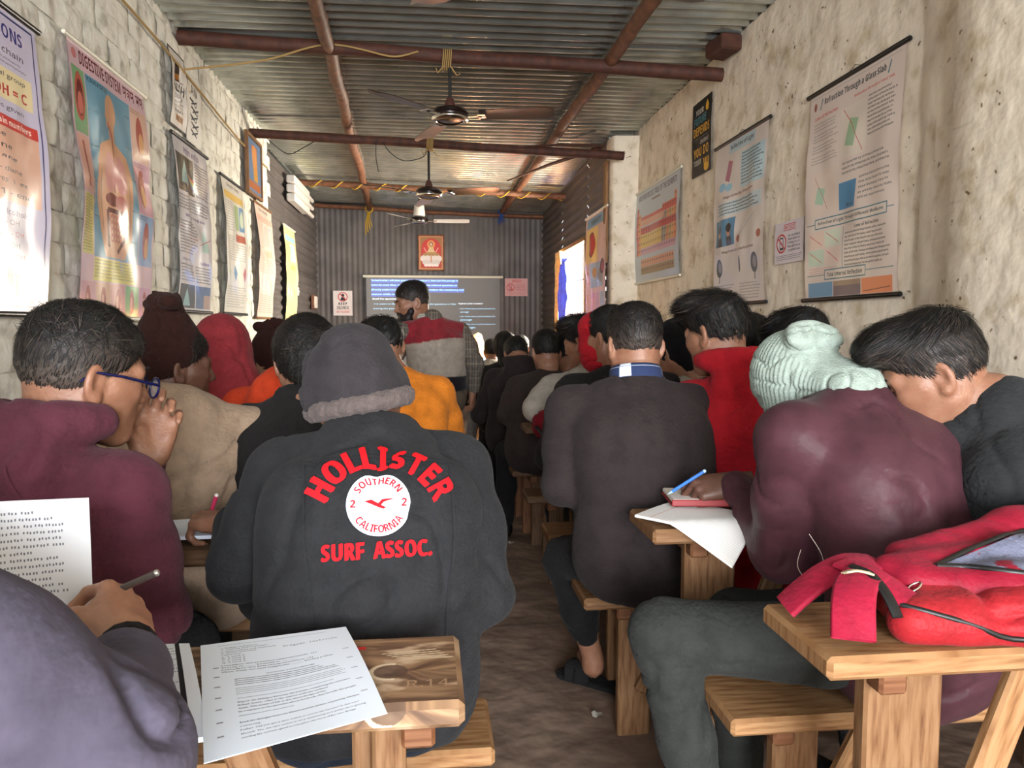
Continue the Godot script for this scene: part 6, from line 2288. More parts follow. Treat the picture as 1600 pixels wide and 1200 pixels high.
func jacket_lettering(d: Dictionary) -> void:
	var x: Vector3 = d.shr
	var y: Vector3 = d.up
	y = (y - x * x.dot(y)).normalized()
	var o := Vector3(-0.085, 0.925, -1.27)
	var p := disc_tris(Vector2(0, 0.0), 0.0535)
	part("round_patch", laid_on(d, p, o, x, y, 0.002, 0.009).mesh(d.base), M.white_print, d.node, Vector3.ZERO, "white round patch")
	p = arc_text("HOLLISTER", Vector2(0.002, -0.033), 0.117, 158, 18, 0.042, true, 0.84)
	# stitched letters are bold: doubled with a small shift
	var q := p.duplicate()
	for i in q.size(): q[i] += Vector2(0.0034, 0.0018)
	p.append_array(q)
	part("lettering", laid_on(d, p, o, x, y, 0.0045).mesh(d.base), M.red_print, d.node, Vector3.ZERO, "red arched lettering")
	p = flat_text("SURF  ASSOC.", Vector2(-0.094, -0.09), 0.178, 0.027)
	q = p.duplicate()
	for i in q.size(): q[i] += Vector2(0.002, 0.001)
	p.append_array(q)
	part("lettering", laid_on(d, p, o, x, y, 0.003).mesh(d.base), M.red_print, d.node, Vector3.ZERO, "red straight lettering")
	p = arc_text("SOUTHERN", Vector2.ZERO, 0.0415, 152, 28, 0.0122, true, 0.95)
	p.append_array(arc_text("CALIFORNIA", Vector2.ZERO, 0.0415, 212, 328, 0.0122, false, 0.9))
	p.append_array(arc_text("2", Vector2.ZERO, 0.0415, 181, 181.1, 0.012, true).duplicate())
	var two := flat_text("2", Vector2(-0.047, -0.005), 0.009, 0.0125)
	p = arc_text("SOUTHERN", Vector2.ZERO, 0.0415, 152, 28, 0.0122, true, 0.95)
	p.append_array(arc_text("CALIFORNIA", Vector2.ZERO, 0.0415, 212, 328, 0.0122, false, 0.9))
	p.append_array(two)
	p.append_array(flat_text("2", Vector2(0.038, -0.005), 0.009, 0.0125))
	# gliding bird
	for t in [[-0.024, 0.004, -0.012, 0.0075, -0.006, -0.003], [-0.012, 0.0075, -0.002, 0.003, -0.006, -0.003], [-0.006, -0.003, -0.002, 0.003, 0.004, -0.001], [-0.002, 0.001, 0.006, 0.0085, 0.009, 0.004], [0.006, 0.0085, 0.027, 0.0075, 0.009, 0.004], [-0.002, 0.001, 0.009, 0.004, 0.004, -0.001], [-0.006, -0.003, 0.004, -0.001, 0.008, -0.008], [-0.006, -0.003, 0.008, -0.008, 0.002, -0.006], [0.004, -0.001, 0.013, -0.006, 0.008, -0.008]]:
		p.append_array(PackedVector2Array([Vector2(t[0], t[1]), Vector2(t[2], t[3]), Vector2(t[4], t[5])]))
	part("emblem", laid_on(d, p, o, x, y, 0.0034, 0.008).mesh(d.base), M.red_print, d.node, Vector3.ZERO, "red ring of small letters and a bird")
	# seams
	for sm in [[Vector2(-0.17, 0.075), Vector2(0.0, 0.088), Vector2(0.155, 0.07)], [Vector2(-0.125, 0.075), Vector2(-0.122, -0.06), Vector2(-0.1, -0.25)], [Vector2(0.13, 0.07), Vector2(0.128, -0.06), Vector2(0.105, -0.25)]]:
		var st := PackedVector2Array()
		for k in 2:
			for e in 16:
				var t0 := e / 16.0
				var t1 := (e + 1) / 16.0
				var a: Vector2 = (sm[k] as Vector2).lerp(sm[k + 1], t0)
				var c: Vector2 = (sm[k] as Vector2).lerp(sm[k + 1], t1)
				var nn := (c - a).orthogonal().normalized() * 0.0022
				st.append_array(PackedVector2Array([a - nn, c - nn, c + nn, a - nn, c + nn, a + nn]))
		part("seam", laid_on(d, st, o, x, y, 0.0022).mesh(d.base), M.denim, d.node)

func fur_cap(d: Dictionary) -> void:
	var f := Field.new(Vector3(-0.16, -0.14, -0.16), Vector3(0.16, 0.2, 0.17), 0.005)
	f.ell(Vector3(0, 0.035, 0.014), Vector3(0.096, 0.104, 0.117), 0.0)
	f.ell(Vector3(0.005, 0.085, 0.03), Vector3(0.078, 0.05, 0.088), 0.04)
	for s in [-1.0, 1.0]: f.cap(Vector3(s * 0.086, 0.02, 0.015), Vector3(s * 0.09, -0.055, 0.025), 0.022, 0.02, 0.04)
	f.cap(Vector3(0, -0.02, 0.06), Vector3(0, -0.06, 0.06), 0.075, 0.065, 0.04)
	f.cut(Vector3(0, -0.055, 0.1), Vector3(0, 0.92, 0.38), 0.01)
	local_part("winter_cap", f, d, cloth(Color(0.2, 0.185, 0.195), 4.0, 0.9, 0.5, 0.3), Folds.new(71, 0.006, 0.0015, 8.0), "dark winter cap")
	f = Field.new(Vector3(-0.17, -0.14, -0.17), Vector3(0.17, 0.1, 0.18), 0.004)
	var pts := []
	for q in 25:
		var a := TAU * q / 24
		pts.append(Vector3(cos(a) * 0.094, -0.018 - 0.045 * sin(a), 0.014 + sin(a) * 0.104))
	f.chain(pts, [0.0165], 0.01)
	local_part("fur_band", f, d, M.fur, Folds.new(72, 0.002, 0.004, 30.0), "brown grey fur band")

func tall_cap(d: Dictionary) -> void:
	var f := Field.new(Vector3(-0.15, -0.08, -0.16), Vector3(0.15, 0.26, 0.18), 0.005)
	f.ell(Vector3(0, 0.045, 0.022), Vector3(0.087, 0.11, 0.1), 0.0)
	f.cap(Vector3(-0.01, 0.11, 0.03), Vector3(0.01, 0.185, 0.045), 0.068, 0.05, 0.04)
	f.ell(Vector3(-0.055, 0.185, 0.05), Vector3(0.03, 0.02, 0.035), 0.02)
	f.ell(Vector3(0.07, 0.19, 0.05), Vector3(0.035, 0.022, 0.03), 0.02)
	f.ell(Vector3(0.01, 0.235, 0.05), Vector3(0.03, 0.025, 0.02), 0.02, 1)
	f.cut(Vector3(0, -0.035, 0.03), Vector3(0, 0.97, 0.15), 0.006)
	f.cut(Vector3(0, 0.03, -0.05), Vector3(0, 0.4, 0.9), 0.006)
	local_part("knitted_cap", f, d, knit(Color(0.17, 0.09, 0.075)), Folds.new(73, 0.007, 0.002, 9.0), "tall brown knitted cap")

func knit(col: Color) -> StandardMaterial3D:
	var m := cloth(col, 9.0, 1.0, 1.0, 0.3)
	return m

func green_wrap(d: Dictionary) -> void:
	var f := Field.new(Vector3(-0.18, -0.24, -0.2), Vector3(0.18, 0.22, 0.22), 0.005)
	f.ell(Vector3(0, 0.02, 0.01), Vector3(0.1, 0.108, 0.122), 0.0)
	f.ell(Vector3(0, -0.06, -0.05), Vector3(0.09, 0.09, 0.075), 0.04)
	var nk: Vector3 = (d.hx as Transform3D).affine_inverse() * ((d.field_neck as Vector3) + Vector3(0, 0.02, 0))
	f.cap(Vector3(0, -0.03, 0.03), nk, 0.082, 0.075, 0.04)
	# gathered crown with a pinched hole
	f.ell(Vector3(0.0, 0.045, 0.122), Vector3(0.07, 0.042, 0.036), 0.02)
	f.ell(Vector3(0.035, 0.015, 0.13), Vector3(0.042, 0.04, 0.026), 0.01)
	f.ell(Vector3(-0.04, 0.03, 0.128), Vector3(0.042, 0.034, 0.026), 0.01)
	f.ell(Vector3(0.0, 0.035, 0.166), Vector3(0.008, 0.03, 0.022), 0.008, 1)
	f.ell(Vector3(-0.024, 0.052, 0.162), Vector3(0.026, 0.007, 0.016), 0.008, 1)
	f.ell(Vector3(0.024, 0.05, 0.162), Vector3(0.024, 0.007, 0.016), 0.008, 1)
	var b := f.nets(Folds.new(75, 0.006, 0.001, 10.0))
	# knitted ribs
	for i in b.v.size():
		var p := b.v[i]
		if p.z < 0.1: b.v[i] = p + b.n[i] * 0.0017 * sin((p.y * 0.8 - p.z * 0.55 + p.x * 0.25) * 520.0)
	b.n = Field.normals(b.v, b.ix)
	var o := MB.new()
	o.add(b, d.hx)
	part("knitted_wrap", o.mesh(d.base), cloth(Color(0.59, 0.64, 0.6), 8.0, 1.0, 0.8, 0.3), d.node, Vector3.ZERO, "pale green knitted wrap")

func spectacles(d: Dictionary, m: Material) -> void:
	var hx: Transform3D = d.hx
	var b := MB.new()
	for s in [-1.0, 1.0]:
		b.add(torus(hx * Vector3(s * 0.034, 0.0, -0.112), hx.basis * Vector3(0.026, 0, 0.004 * s), hx.basis * Vector3(0, 0.019, 0), 0.0022, 6))
		b.tube([hx * Vector3(s * 0.06, 0.006, -0.108), hx * Vector3(s * 0.07, 0.008, -0.098), hx * Vector3(s * 0.081, 0.014, -0.03), hx * Vector3(s * 0.085, 0.014, 0.018), hx * Vector3(s * 0.084, -0.006, 0.04)], [0.0022, 0.0028, 0.0026, 0.0026, 0.002], 6)
	b.tube([hx * Vector3(-0.009, 0.004, -0.115), hx * Vector3(0.009, 0.004, -0.115)], [0.002], 6)
	part("spectacle_frame", b.mesh(d.base), m, d.node)
	for s in [-1.0, 1.0]:
		b = MB.new()
		var c := hx * Vector3(s * 0.034, 0.0, -0.112)
		for q in 20:
			var u := Vector2.from_angle(TAU * q / 20)
			var w := Vector2.from_angle(TAU * (q + 1) / 20)
			b.tri(c, c + hx.basis * Vector3(0.025 * u.x, 0.018 * u.y, 0.004 * s * u.x), c + hx.basis * Vector3(0.025 * w.x, 0.018 * w.y, 0.004 * s * w.x), hx.basis * Vector3(0, 0, -1))
		part("lens", b.mesh(d.base), M.lens, d.node)

func beard(d: Dictionary) -> void:
	var f := Field.new(Vector3(-0.1, -0.16, -0.14), Vector3(0.1, 0.03, 0.06), 0.004)
	for s in [-1.0, 1.0]:
		f.chain([Vector3(s * 0.068, -0.005, -0.016), Vector3(s * 0.06, -0.045, -0.035), Vector3(s * 0.042, -0.083, -0.058), Vector3(0, -0.1, -0.084)], [0.008, 0.018, 0.025, 0.026], 0.02)
		f.ell(Vector3(0, -0.086, -0.06), Vector3(0.05, 0.036, 0.046), 0.02)
		f.chain([Vector3(0, -0.043, -0.1), Vector3(s * 0.025, -0.05, -0.092), Vector3(s * 0.036, -0.075, -0.075)], [0.007, 0.008, 0.014], 0.012)
	var b := f.nets(Folds.new(77, 0.002, 0.002, 20.0))
	b.paint(Color(0.012, 0.01, 0.0095))
	var o := MB.new()
	o.add(b, d.hx)
	part("beard", o.mesh(d.base), M.hair, d.node)

func shirt_collar(d: Dictionary, m: Material, r := 0.07, h := 0.03, lift := 0.02, called := "shirt_collar") -> void:
	var b := MB.new()
	var hx: Transform3D = d.hx
	var neck: Vector3 = (hx * Vector3(0, -0.09, 0.035)).lerp((d.field_neck as Vector3), 0.55)
	var g := PackedVector3Array()
	for s in [[1.0, -0.5], [0.98, 0.6], [1.02, 0.9], [1.1, 0.5], [1.16, -0.5]]:
		for q in 28:
			var a := TAU * q / 28
			g.append(neck + (d.shr as Vector3) * cos(a) * r * s[0] + (d.bk as Vector3) * (sin(a) * r * s[0] - 0.008) + (d.up as Vector3) * (h * s[1] + lift))
	b.grid(28, 5, g, true, PackedVector2Array(), true)
	part(called, b.mesh(d.base), m, d.node)

func check_mat(a: Color, b: Color, n: int, stripes := false) -> StandardMaterial3D:
	var im := new_im(128, 128, a)
	var s := 128 / n
	for j in n:
		for i in n:
			if stripes:
				if i % 2 == 0: im.fill_rect(Rect2i(i * s, j * s, s / 2, s), b)
				if j % 2 == 0: im.fill_rect(Rect2i(i * s, j * s, s, s / 3), a.lerp(b, 0.6))
			elif (i + j) % 2: im.fill_rect(Rect2i(i * s, j * s, s, s), b)
	var m := print_mat(im, 0.9)
	m.texture_repeat = true
	return m

# ---------- papers and things on the desks ----------
func im_exam() -> Image:
	var q := RandomNumberGenerator.new()
	q.seed = 41
	var im := new_im(620, 820, Color(0.88, 0.91, 0.96))
	var ink := Color(0.22, 0.23, 0.28)
	small_print(im, Rect2(70, 30, 500, 14), 12, Color(0.5, 0.52, 0.58), q)
	for k in 6: txt(im, ["a. human and nature", "b. writing and grammar", "c. admirations and memories", "d. dream and night", "Options:", "a. 1 and 2"][k], 80, 56 + k * 18, 10, ink, [150, 190, 220, 140, 80, 90][k], "serif")
	for k in 3: txt(im, ["b. 2 and 3", "c. 1 and 3", "d. 3 and 4"][k], 80, 164 + k * 18, 10, ink, 90, "serif")
	txt(im, "Pragyan Institute", 330, 108, 20, Color(0.3, 0.31, 0.36), 230, "mono")
	for k in 4: txt(im, ["Complete the sentence appropriately. (1)", "Trying to _____ himself is ________", "Complete the following sentence: (1)", "Thus, from the real happiness ______ during a film."][k], 74, 226 + k * 19, 12, ink, [380, 300, 360, 440][k], "serifb")
	txt(im, "SECTION A (GRAMMAR)", 240, 330, 11, ink, 190, "serifb")
	small_print(im, Rect2(120, 352, 400, 66), 15, ink, q)
	small_print(im, Rect2(120, 424, 420, 60), 14, ink, q, 0.5)
	im.fill_rect(Rect2i(120, 498, 360, 2), ink)
	for k in 4: txt(im, ["Report the dialogue between the friends, completing the sentence:", "Rahul: Sorry, what is the matter with the author?", "Amit: The name of his is the main design of his.", "In response to the question about the book, that he tells the people"][k], 120, 520 + k * 21, 12, ink, [420, 330, 320, 430][k], "serifb")
	small_print(im, Rect2(120, 612, 200, 16), 14, ink, q)
	for k in 5: txt(im, ["Read the dialogue between Manish and his father, requesting changes:", "running.", "Father: Did you get a new watch or not in the bazaar? Is this one?", "Manish: Yes, the new watch is very interesting and points us to getting", "reading the correct speed to complete the story of his own design."][k], 120, 650 + k * 22, 12, ink, [430, 70, 420, 440, 400][k], "serifb" if k == 0 else "serif")
	for k in 7: im.fill_rect(Rect2i(44, 240 + k * 78, 22, 8), Color(0.55, 0.56, 0.6))
	for k in 5: im.fill_rect(Rect2i(560, 250 + k * 96, 26, 6), Color(0.6, 0.6, 0.65))
	return im

func im_ruled(margin: bool) -> Image:
	var im := new_im(256, 360, Color(0.9, 0.88, 0.86))
	for k in 26: im.fill_rect(Rect2i(0, 30 + k * 12, 256, 1), Color(0.66, 0.7, 0.76))
	if margin: im.fill_rect(Rect2i(0, 62, 256, 2), Color(0.8, 0.5, 0.5)) if false else im.fill_rect(Rect2i(40, 0, 2, 360), Color(0.82, 0.52, 0.5))
	return im

func im_lines(n: int, sd: int) -> Image:
	var q := RandomNumberGenerator.new()
	q.seed = sd
	var im := new_im(256, 360, Color(0.9, 0.92, 0.96))
	small_print(im, Rect2(24, 24, 200, n * 14), 14, Color(0.4, 0.42, 0.48), q)
	return im

# a sheet or pad through four corners (top left, top right, bottom right, bottom left); curl lifts its middle, droop bends its lower edge
func paper(called: String, label: String, cat: String, c: Array, m: Material, thick := 0.0012, curl := 0.004, group := "", edge_z := 9.0, slope := 0.0) -> Node3D:
	var b := MB.new()
	var base: Vector3 = (c[0] + c[1] + c[2] + c[3]) * 0.25
	var nn: Vector3 = ((c[1] as Vector3) - c[3]).cross((c[0] as Vector3) - c[2]).normalized()
	if nn.y < 0: nn = -nn
	var nu := 14
	var nv := 18
	var edge := []
	for s in 2:
		var g := PackedVector3Array()
		if slope > 0.0: nn = Vector3.UP
		for j in nv:
			for i in nu:
				var u := float(i) / (nu - 1)
				var v := float(j) / (nv - 1)
				var p: Vector3 = (c[0] as Vector3).lerp(c[1], u).lerp((c[3] as Vector3).lerp(c[2], u), v)
				if slope > 0.0: p.y = 0.757 - slope * (sqrt(pow(maxf(0.0, p.z - edge_z + 0.02), 2.0) + 0.0001) - 0.01)
				p += nn * (curl * sin(PI * v) * (0.5 + 0.5 * cos(TAU * u)) + thick * (1 - s)) - base
				g.append(p)
		b.grid(nu, nv, g, s == 0)
		edge.append(g)
	for i in nu - 1:
		for r in [0, nv - 1]:
			var k: int = r * nu + i
			b.quad(edge[0][k], edge[0][k + 1], edge[1][k + 1], edge[1][k], ((c[3] as Vector3) - c[0]).normalized() * (-1.0 if r == 0 else 1.0), Vector2(0.02, 0.01), Vector2(0.03, 0.01), Vector2(0.03, 0.01), Vector2(0.02, 0.01))
	for j in nv - 1:
		for r in [0, nu - 1]:
			var k: int = j * nu + r
			b.quad(edge[0][k], edge[0][k + nu], edge[1][k + nu], edge[1][k], ((c[1] as Vector3) - c[0]).normalized() * (-1.0 if r == 0 else 1.0), Vector2(0.02, 0.01), Vector2(0.03, 0.01), Vector2(0.03, 0.01), Vector2(0.02, 0.01))
	return solo(called, b.mesh(), m, label, cat, base, group)

func pen(a: Vector3, c: Vector3, r: float, m: Material, tip: Material, label: String) -> void:
	var t := thing("pen", label, "pen", a)
	var b := MB.new()
	var d := (c - a)
	b.tube([d * 0.12, d * 0.97, d], [r, r, r * 0.7], 10)
	part("barrel", b.mesh(), m, t)
	b = MB.new()
	b.tube([Vector3.ZERO, d * 0.05, d * 0.12], [r * 0.15, r * 0.45, r * 0.95], 10)
	part("tip", b.mesh(), tip, t)
	b = MB.new()
	b.tube([d * 0.965, d * 1.0, d * 1.02], [r * 1.02, r * 1.02, r * 0.6], 10)
	part("cap", b.mesh(), tip, t)

func build_papers() -> void:
	var white := print_mat(im_exam(), 0.7)
	paper("exam_sheet", "large printed question sheet hanging over the edge of the worn desk", "paper", [Vector3(-0.332, 0.759, -1.11), Vector3(-0.131, 0.757, -1.163), Vector3(-0.053, 0.757, -0.89), Vector3(-0.24, 0.759, -0.801)], white, 0.001, 0.005)
	var bl := print_mat(im_lines(22, 43), 0.7)
	var im := im_lines(22, 44)
	im.fill_rect(Rect2i(214, 0, 12, 330), Color(0.05, 0.06, 0.08))
	paper("booklet", "stapled booklet with a black bar on its page, under the purple sleeve", "booklet", [Vector3(-0.48, 0.752, -1.13), Vector3(-0.352, 0.752, -1.125), Vector3(-0.252, 0.752, -0.86), Vector3(-0.39, 0.752, -0.82)], print_mat(im, 0.7), 0.006, 0.008)
	paper("answer_sheet", "white sheet standing upright behind the purple jacket's shoulder", "paper", [Vector3(-0.66, 1.0, -1.0), Vector3(-0.468, 0.985, -1.09), Vector3(-0.45, 0.77, -1.045), Vector3(-0.64, 0.77, -0.95)], bl, 0.001, 0.01)
	paper("ruled_pad", "open ruled notebook drooping over the desk beside the maroon jacket", "notebook", [Vector3(0.655, 0.756, -1.925), Vector3(0.805, 0.735, -1.73), Vector3(0.665, 0.695, -1.585), Vector3(0.497, 0.758, -1.78)], print_mat(im_ruled(true), 0.75), 0.006, 0.002, "", -1.69, 0.62)
	# red covered notebook on it
	var t := thing("notebook", "red covered notebook open under the hand with the blue pen", "notebook", Vector3(0.72, 0.772, -1.885))
	var b := MB.new()
	b.cbox(Vector3(0, 0.0, 0), Vector3(0.215, 0.005, 0.15), Basis(Vector3.UP, -0.12), 0.002)
	b.cbox(Vector3(0, 0.007, 0).rotated(Vector3.UP, -0.12) + Basis(Vector3.UP, -0.12) * Vector3(0, 0, 0.074), Vector3(0.215, 0.016, 0.004), Basis(Vector3.UP, -0.12), 0.002)
	part("cover", b.mesh(), mat(Color(0.5, 0.12, 0.13), 0.5), t)
	b = MB.new()
	b.cbox(Vector3(0, 0.009, -0.001), Vector3(0.208, 0.012, 0.142), Basis(Vector3.UP, -0.12), 0.003)
	part("pages", b.mesh(), mat(Color(0.8, 0.76, 0.72), 0.8), t)
	pen(Vector3(0.61, 0.79, -1.875), Vector3(0.695, 0.856, -1.84), 0.0045, mat(Color(0.2, 0.42, 0.72), 0.3), mat(Color(0.65, 0.78, 0.9), 0.3), "blue pen held over the red notebook")
	pen(Vector3(-0.425, 0.872, -1.0), Vector3(-0.349, 0.905, -1.0), 0.0046, mat(Color(0.3, 0.27, 0.25), 0.3, 0.4), M.steel, "dark metallic pen in the nearest writing hand")
	pen(Vector3(-0.505, 0.775, -1.77), Vector3(-0.475, 0.845, -1.74), 0.0045, mat(Color(0.75, 0.2, 0.35), 0.35), M.white_plastic, "pink pen in the left hand of the lettered jacket wearer")
	paper("booklet", "pile of printed sheets between maroon sleeve and black sleeve", "booklet", [Vector3(-0.66, 0.756, -1.84), Vector3(-0.48, 0.756, -1.86), Vector3(-0.46, 0.756, -1.7), Vector3(-0.64, 0.756, -1.69)], bl, 0.008, 0.004)
	var fy := floor_y(-3.9)
	paper("answer_sheet", "printed sheet tilted over the desk beside the pale grey sleeve", "paper", [Vector3(0.53, 0.83 + fy, -3.72), Vector3(0.78, 0.86 + fy, -3.78), Vector3(0.76, 0.76 + fy, -3.45), Vector3(0.56, 0.74 + fy, -3.45)], bl, 0.001, 0.01)
	# red bag on the third desk
	bag_small()

func bag_small() -> void:
	var fy := floor_y(-3.25)
	var t := thing("shoulder_bag", "dark red bag slumped over the desk end beside the aisle, fourth row", "bag", Vector3(0.53, 0.76 + fy, -3.3))
	var f := Field.new(Vector3(-0.16, -0.3, -0.2), Vector3(0.22, 0.22, 0.2), 0.008)
	f.cap(Vector3(-0.02, 0.06, 0), Vector3(0.12, 0.06, 0), 0.06, 0.06, 0.03)
	f.cap(Vector3(0.0, 0.02, 0.1), Vector3(0.1, -0.18, 0.13), 0.05, 0.035, 0.05)
	part("body", f.nets(Folds.new(81, 0.01, 0.003, 7.0)).mesh(), cloth(Color(0.42, 0.07, 0.11), 4.0), t)
	var b := MB.new()
	b.tube([Vector3(-0.07, 0.06, 0.06), Vector3(-0.02, 0.0, 0.15), Vector3(0.06, -0.05, 0.17), Vector3(0.13, -0.04, 0.14)], [0.012], 8, true, Vector2(1, 0.35))
	part("strap", b.mesh(), M.black, t)

# ---------- backpack on the nearest right desk ----------
func band(pts: Array, ups: Array, w: float, th: float) -> MB:
	var b := MB.new()
	var n := pts.size()
	var g := PackedVector3Array()
	var ring_ := [[-1, 0.2], [-0.85, 0.9], [0, 1.15], [0.85, 0.9], [1, 0.2], [0.85, -0.6], [0, -0.6], [-0.85, -0.6]]
	for j in n:
		var tdir: Vector3 = ((pts[mini(j + 1, n - 1)] as Vector3) - pts[maxi(j - 1, 0)]).normalized()
		var s := tdir.cross(ups[mini(j, ups.size() - 1)]).normalized()
		var u := s.cross(tdir)
		for r in ring_: g.append((pts[j] as Vector3) + s * r[0] * w * 0.5 + u * r[1] * th)
	b.grid(8, n, g, true, PackedVector2Array(), true)
	return b

func smooth(pts: Array, n: int) -> Array:
	var c := Curve3D.new()
	for i in pts.size():
		var t: Vector3 = ((pts[mini(i + 1, pts.size() - 1)] as Vector3) - pts[maxi(i - 1, 0)]) / 6.0
		c.add_point(pts[i], -t, t)
	var out := []
	for i in n: out.append(c.sample_baked(c.get_baked_length() * i / (n - 1), true))
	return out

func on_field(f: Field, p: Vector3, into: Vector3, lift: float) -> Vector3:
	var w := p - into * 0.12
	for s in 60:
		var dist := f.at(w)
		if dist < 0.0006: break
		if s == 59 or (w - p).dot(into) > 0.08: return p
		w += into * clampf(dist * 0.8, 0.0008, 0.02)
	return w + f.grad(w) * lift

func build_backpack() -> void:
	var o := Vector3(0.95, 0.75, -1.08)
	var t := thing("backpack", "red and pink backpack lying open on the pale desk, bottom right", "backpack", o)
	var pink := cloth(Color(0.53, 0.085, 0.165), 4.0, 0.55, 0.3, 0.3)
	var strap_m := cloth(Color(0.6, 0.105, 0.205), 4.0, 0.6, 0.3, 0.3)
	var coral := cloth(Color(0.6, 0.125, 0.15), 4.0, 0.55, 0.35, 0.3)
	var greyc := cloth(Color(0.43, 0.44, 0.52), 6.0, 0.7, 0.5, 0.2)
	var into := Vector3(0.54, -0.34, -0.77).normalized()
	# back part, lying on the desk
	var f := Field.new(Vector3(-0.4, -0.05, -0.26), Vector3(0.62, 0.26, 0.24), 0.006)
	f.chain([Vector3(-0.24, 0.03, 0.045), Vector3(-0.05, 0.032, 0.062), Vector3(0.27, 0.04, 0.07)], [0.03, 0.042, 0.05], 0.03)
	f.chain([Vector3(-0.2, 0.035, -0.09), Vector3(0.1, 0.04, -0.09), Vector3(0.27, 0.05, -0.07)], [0.035, 0.05, 0.06], 0.05)
	f.chain([Vector3(-0.21, 0.04, -0.02), Vector3(0.1, 0.045, -0.02), Vector3(0.27, 0.05, 0.0)], [0.035, 0.05, 0.06], 0.05)
	f.cut(Vector3(0, 0.002, 0), Vector3.UP)
	part("body", f.nets(Folds.new(91, 0.009, 0.002, 6.0)).mesh(), coral, t, Vector3.ZERO, "coral red main bag")
	# front pocket raised above it
	var p := Field.new(Vector3(-0.32, 0.0, -0.28), Vector3(0.62, 0.3, 0.22), 0.006)
	p.chain([Vector3(-0.21, 0.078, -0.055), Vector3(0.0, 0.088, -0.05), Vector3(0.27, 0.12, -0.03)], [0.02, 0.03, 0.04], 0.03)
	p.chain([Vector3(-0.195, 0.07, -0.01), Vector3(-0.06, 0.066, 0.025), Vector3(0.27, 0.08, 0.05)], [0.02, 0.026, 0.04], 0.05)
	p.chain([Vector3(-0.16, 0.085, -0.1), Vector3(0.06, 0.112, -0.125), Vector3(0.27, 0.15, -0.12)], [0.022, 0.03, 0.04], 0.04)
	part("front_pocket", p.nets(Folds.new(92, 0.006, 0.002, 6.0)).mesh(), pink, t, Vector3.ZERO, "pink front pocket")
	# grey printed panel laid on the pocket, opening like a wedge
	var g := PackedVector3Array()
	for j in 12:
		for i in 20:
			var u := i / 19.0
			var v := j / 11.0
			var a := Vector3(-0.141, 0.085, -0.03).lerp(Vector3(0.06, 0.11, -0.1).lerp(Vector3(-0.01, 0.075, 0.0), v), u)
			g.append(on_field(p, a + into * 0.0, into, 0.002) + Vector3(0, 0.001, 0))
	var b := MB.new()
	b.grid(20, 12, g, false)
	part("grey_panel", b.mesh(), greyc, t, Vector3.ZERO, "grey printed panel")
	# zips
	for z in [[Vector3(-0.243, 0.078, -0.03), Vector3(-0.206, 0.062, 0.01), Vector3(-0.14, 0.05, 0.035), Vector3(-0.065, 0.04, 0.055), Vector3(0.1, 0.05, 0.08)], [Vector3(-0.145, 0.085, -0.03), Vector3(-0.06, 0.095, -0.07), Vector3(0.06, 0.112, -0.105), Vector3(0.2, 0.13, -0.12)], [Vector3(-0.145, 0.085, -0.03), Vector3(-0.09, 0.082, -0.025), Vector3(-0.02, 0.076, 0.0), Vector3(0.1, 0.075, 0.03)]]:
		var q := []
		for w in smooth(z, 28): q.append(on_field(p, w, into, 0.001))
		b = MB.new()
		b.tube(q, [0.005], 8)
		part("zip", b.mesh(), M.black, t)
	var zz := []
	for w in smooth([Vector3(-0.25, 0.05, 0.03), Vector3(-0.22, 0.045, 0.045), Vector3(-0.163, 0.036, 0.08), Vector3(-0.097, 0.02, 0.1), Vector3(0.1, 0.03, 0.11)], 24): zz.append(on_field(f, w, into, 0.002))
	b = MB.new()
	b.tube(zz, [0.0045], 8)
	part("zip", b.mesh(), M.black, t)
	# zip pull
	b = MB.new()
	var zp := on_field(p, Vector3(-0.205, 0.07, 0.005), into, 0.008)
	b.add(torus(zp, Vector3(0.011, 0.006, 0.0), Vector3(0.001, 0.002, -0.006), 0.0018))
	b.cbox(zp + Vector3(-0.011, -0.008, 0.004), Vector3(0.01, 0.005, 0.008), Basis(Vector3.UP, 0.5), 0.002)
	part("zip_pull", b.mesh(), M.chrome, t)
	# shoulder straps lying towards the desk end
	b = band(smooth([Vector3(-0.22, 0.08, -0.07), Vector3(-0.27, 0.085, -0.06), Vector3(-0.315, 0.068, -0.06), Vector3(-0.35, 0.04, -0.065), Vector3(-0.375, 0.014, -0.07)], 22), [Vector3(0, 1, 0.15)], 0.062, 0.008)
	part("shoulder_strap", b.mesh(), strap_m, t)
	b = band(smooth([Vector3(-0.26, 0.084, -0.02), Vector3(-0.3, 0.078, 0.008), Vector3(-0.325, 0.058, 0.04), Vector3(-0.34, 0.016, 0.068)], 20), [Vector3(-0.3, 1, 0.4)], 0.062, 0.008)
	part("shoulder_strap", b.mesh(), strap_m, t)
	b = band(smooth([Vector3(-0.285, 0.088, -0.06), Vector3(-0.265, 0.082, -0.01), Vector3(-0.24, 0.062, 0.035), Vector3(-0.22, 0.05, 0.06)], 18), [Vector3(0.1, 1, 0.5)], 0.05, 0.006)
	part("shoulder_strap", b.mesh(), strap_m, t)
	b = band(smooth([Vector3(-0.29, 0.092, -0.03), Vector3(-0.275, 0.088, 0.0), Vector3(-0.272, 0.07, 0.04), Vector3(-0.27, 0.045, 0.065)], 16), [Vector3(0, 1, 0.3)], 0.018, 0.003)
	part("webbing", b.mesh(), M.black, t)
	for k in 4:
		b = MB.new()
		b.tube(smooth([Vector3(-0.315, 0.088 + 0.002 * k, -0.012 + 0.005 * k), Vector3(-0.298, 0.094 + 0.001 * k, -0.008 + 0.005 * k), Vector3(-0.278, 0.093, 0.004 + 0.004 * k)], 8), [0.0019], 5)
		part("striped_tag", b.mesh(), mat(Color(0.7, 0.64, 0.52), 0.6), t)
	# pale earphone wire by the bag
	b = MB.new()
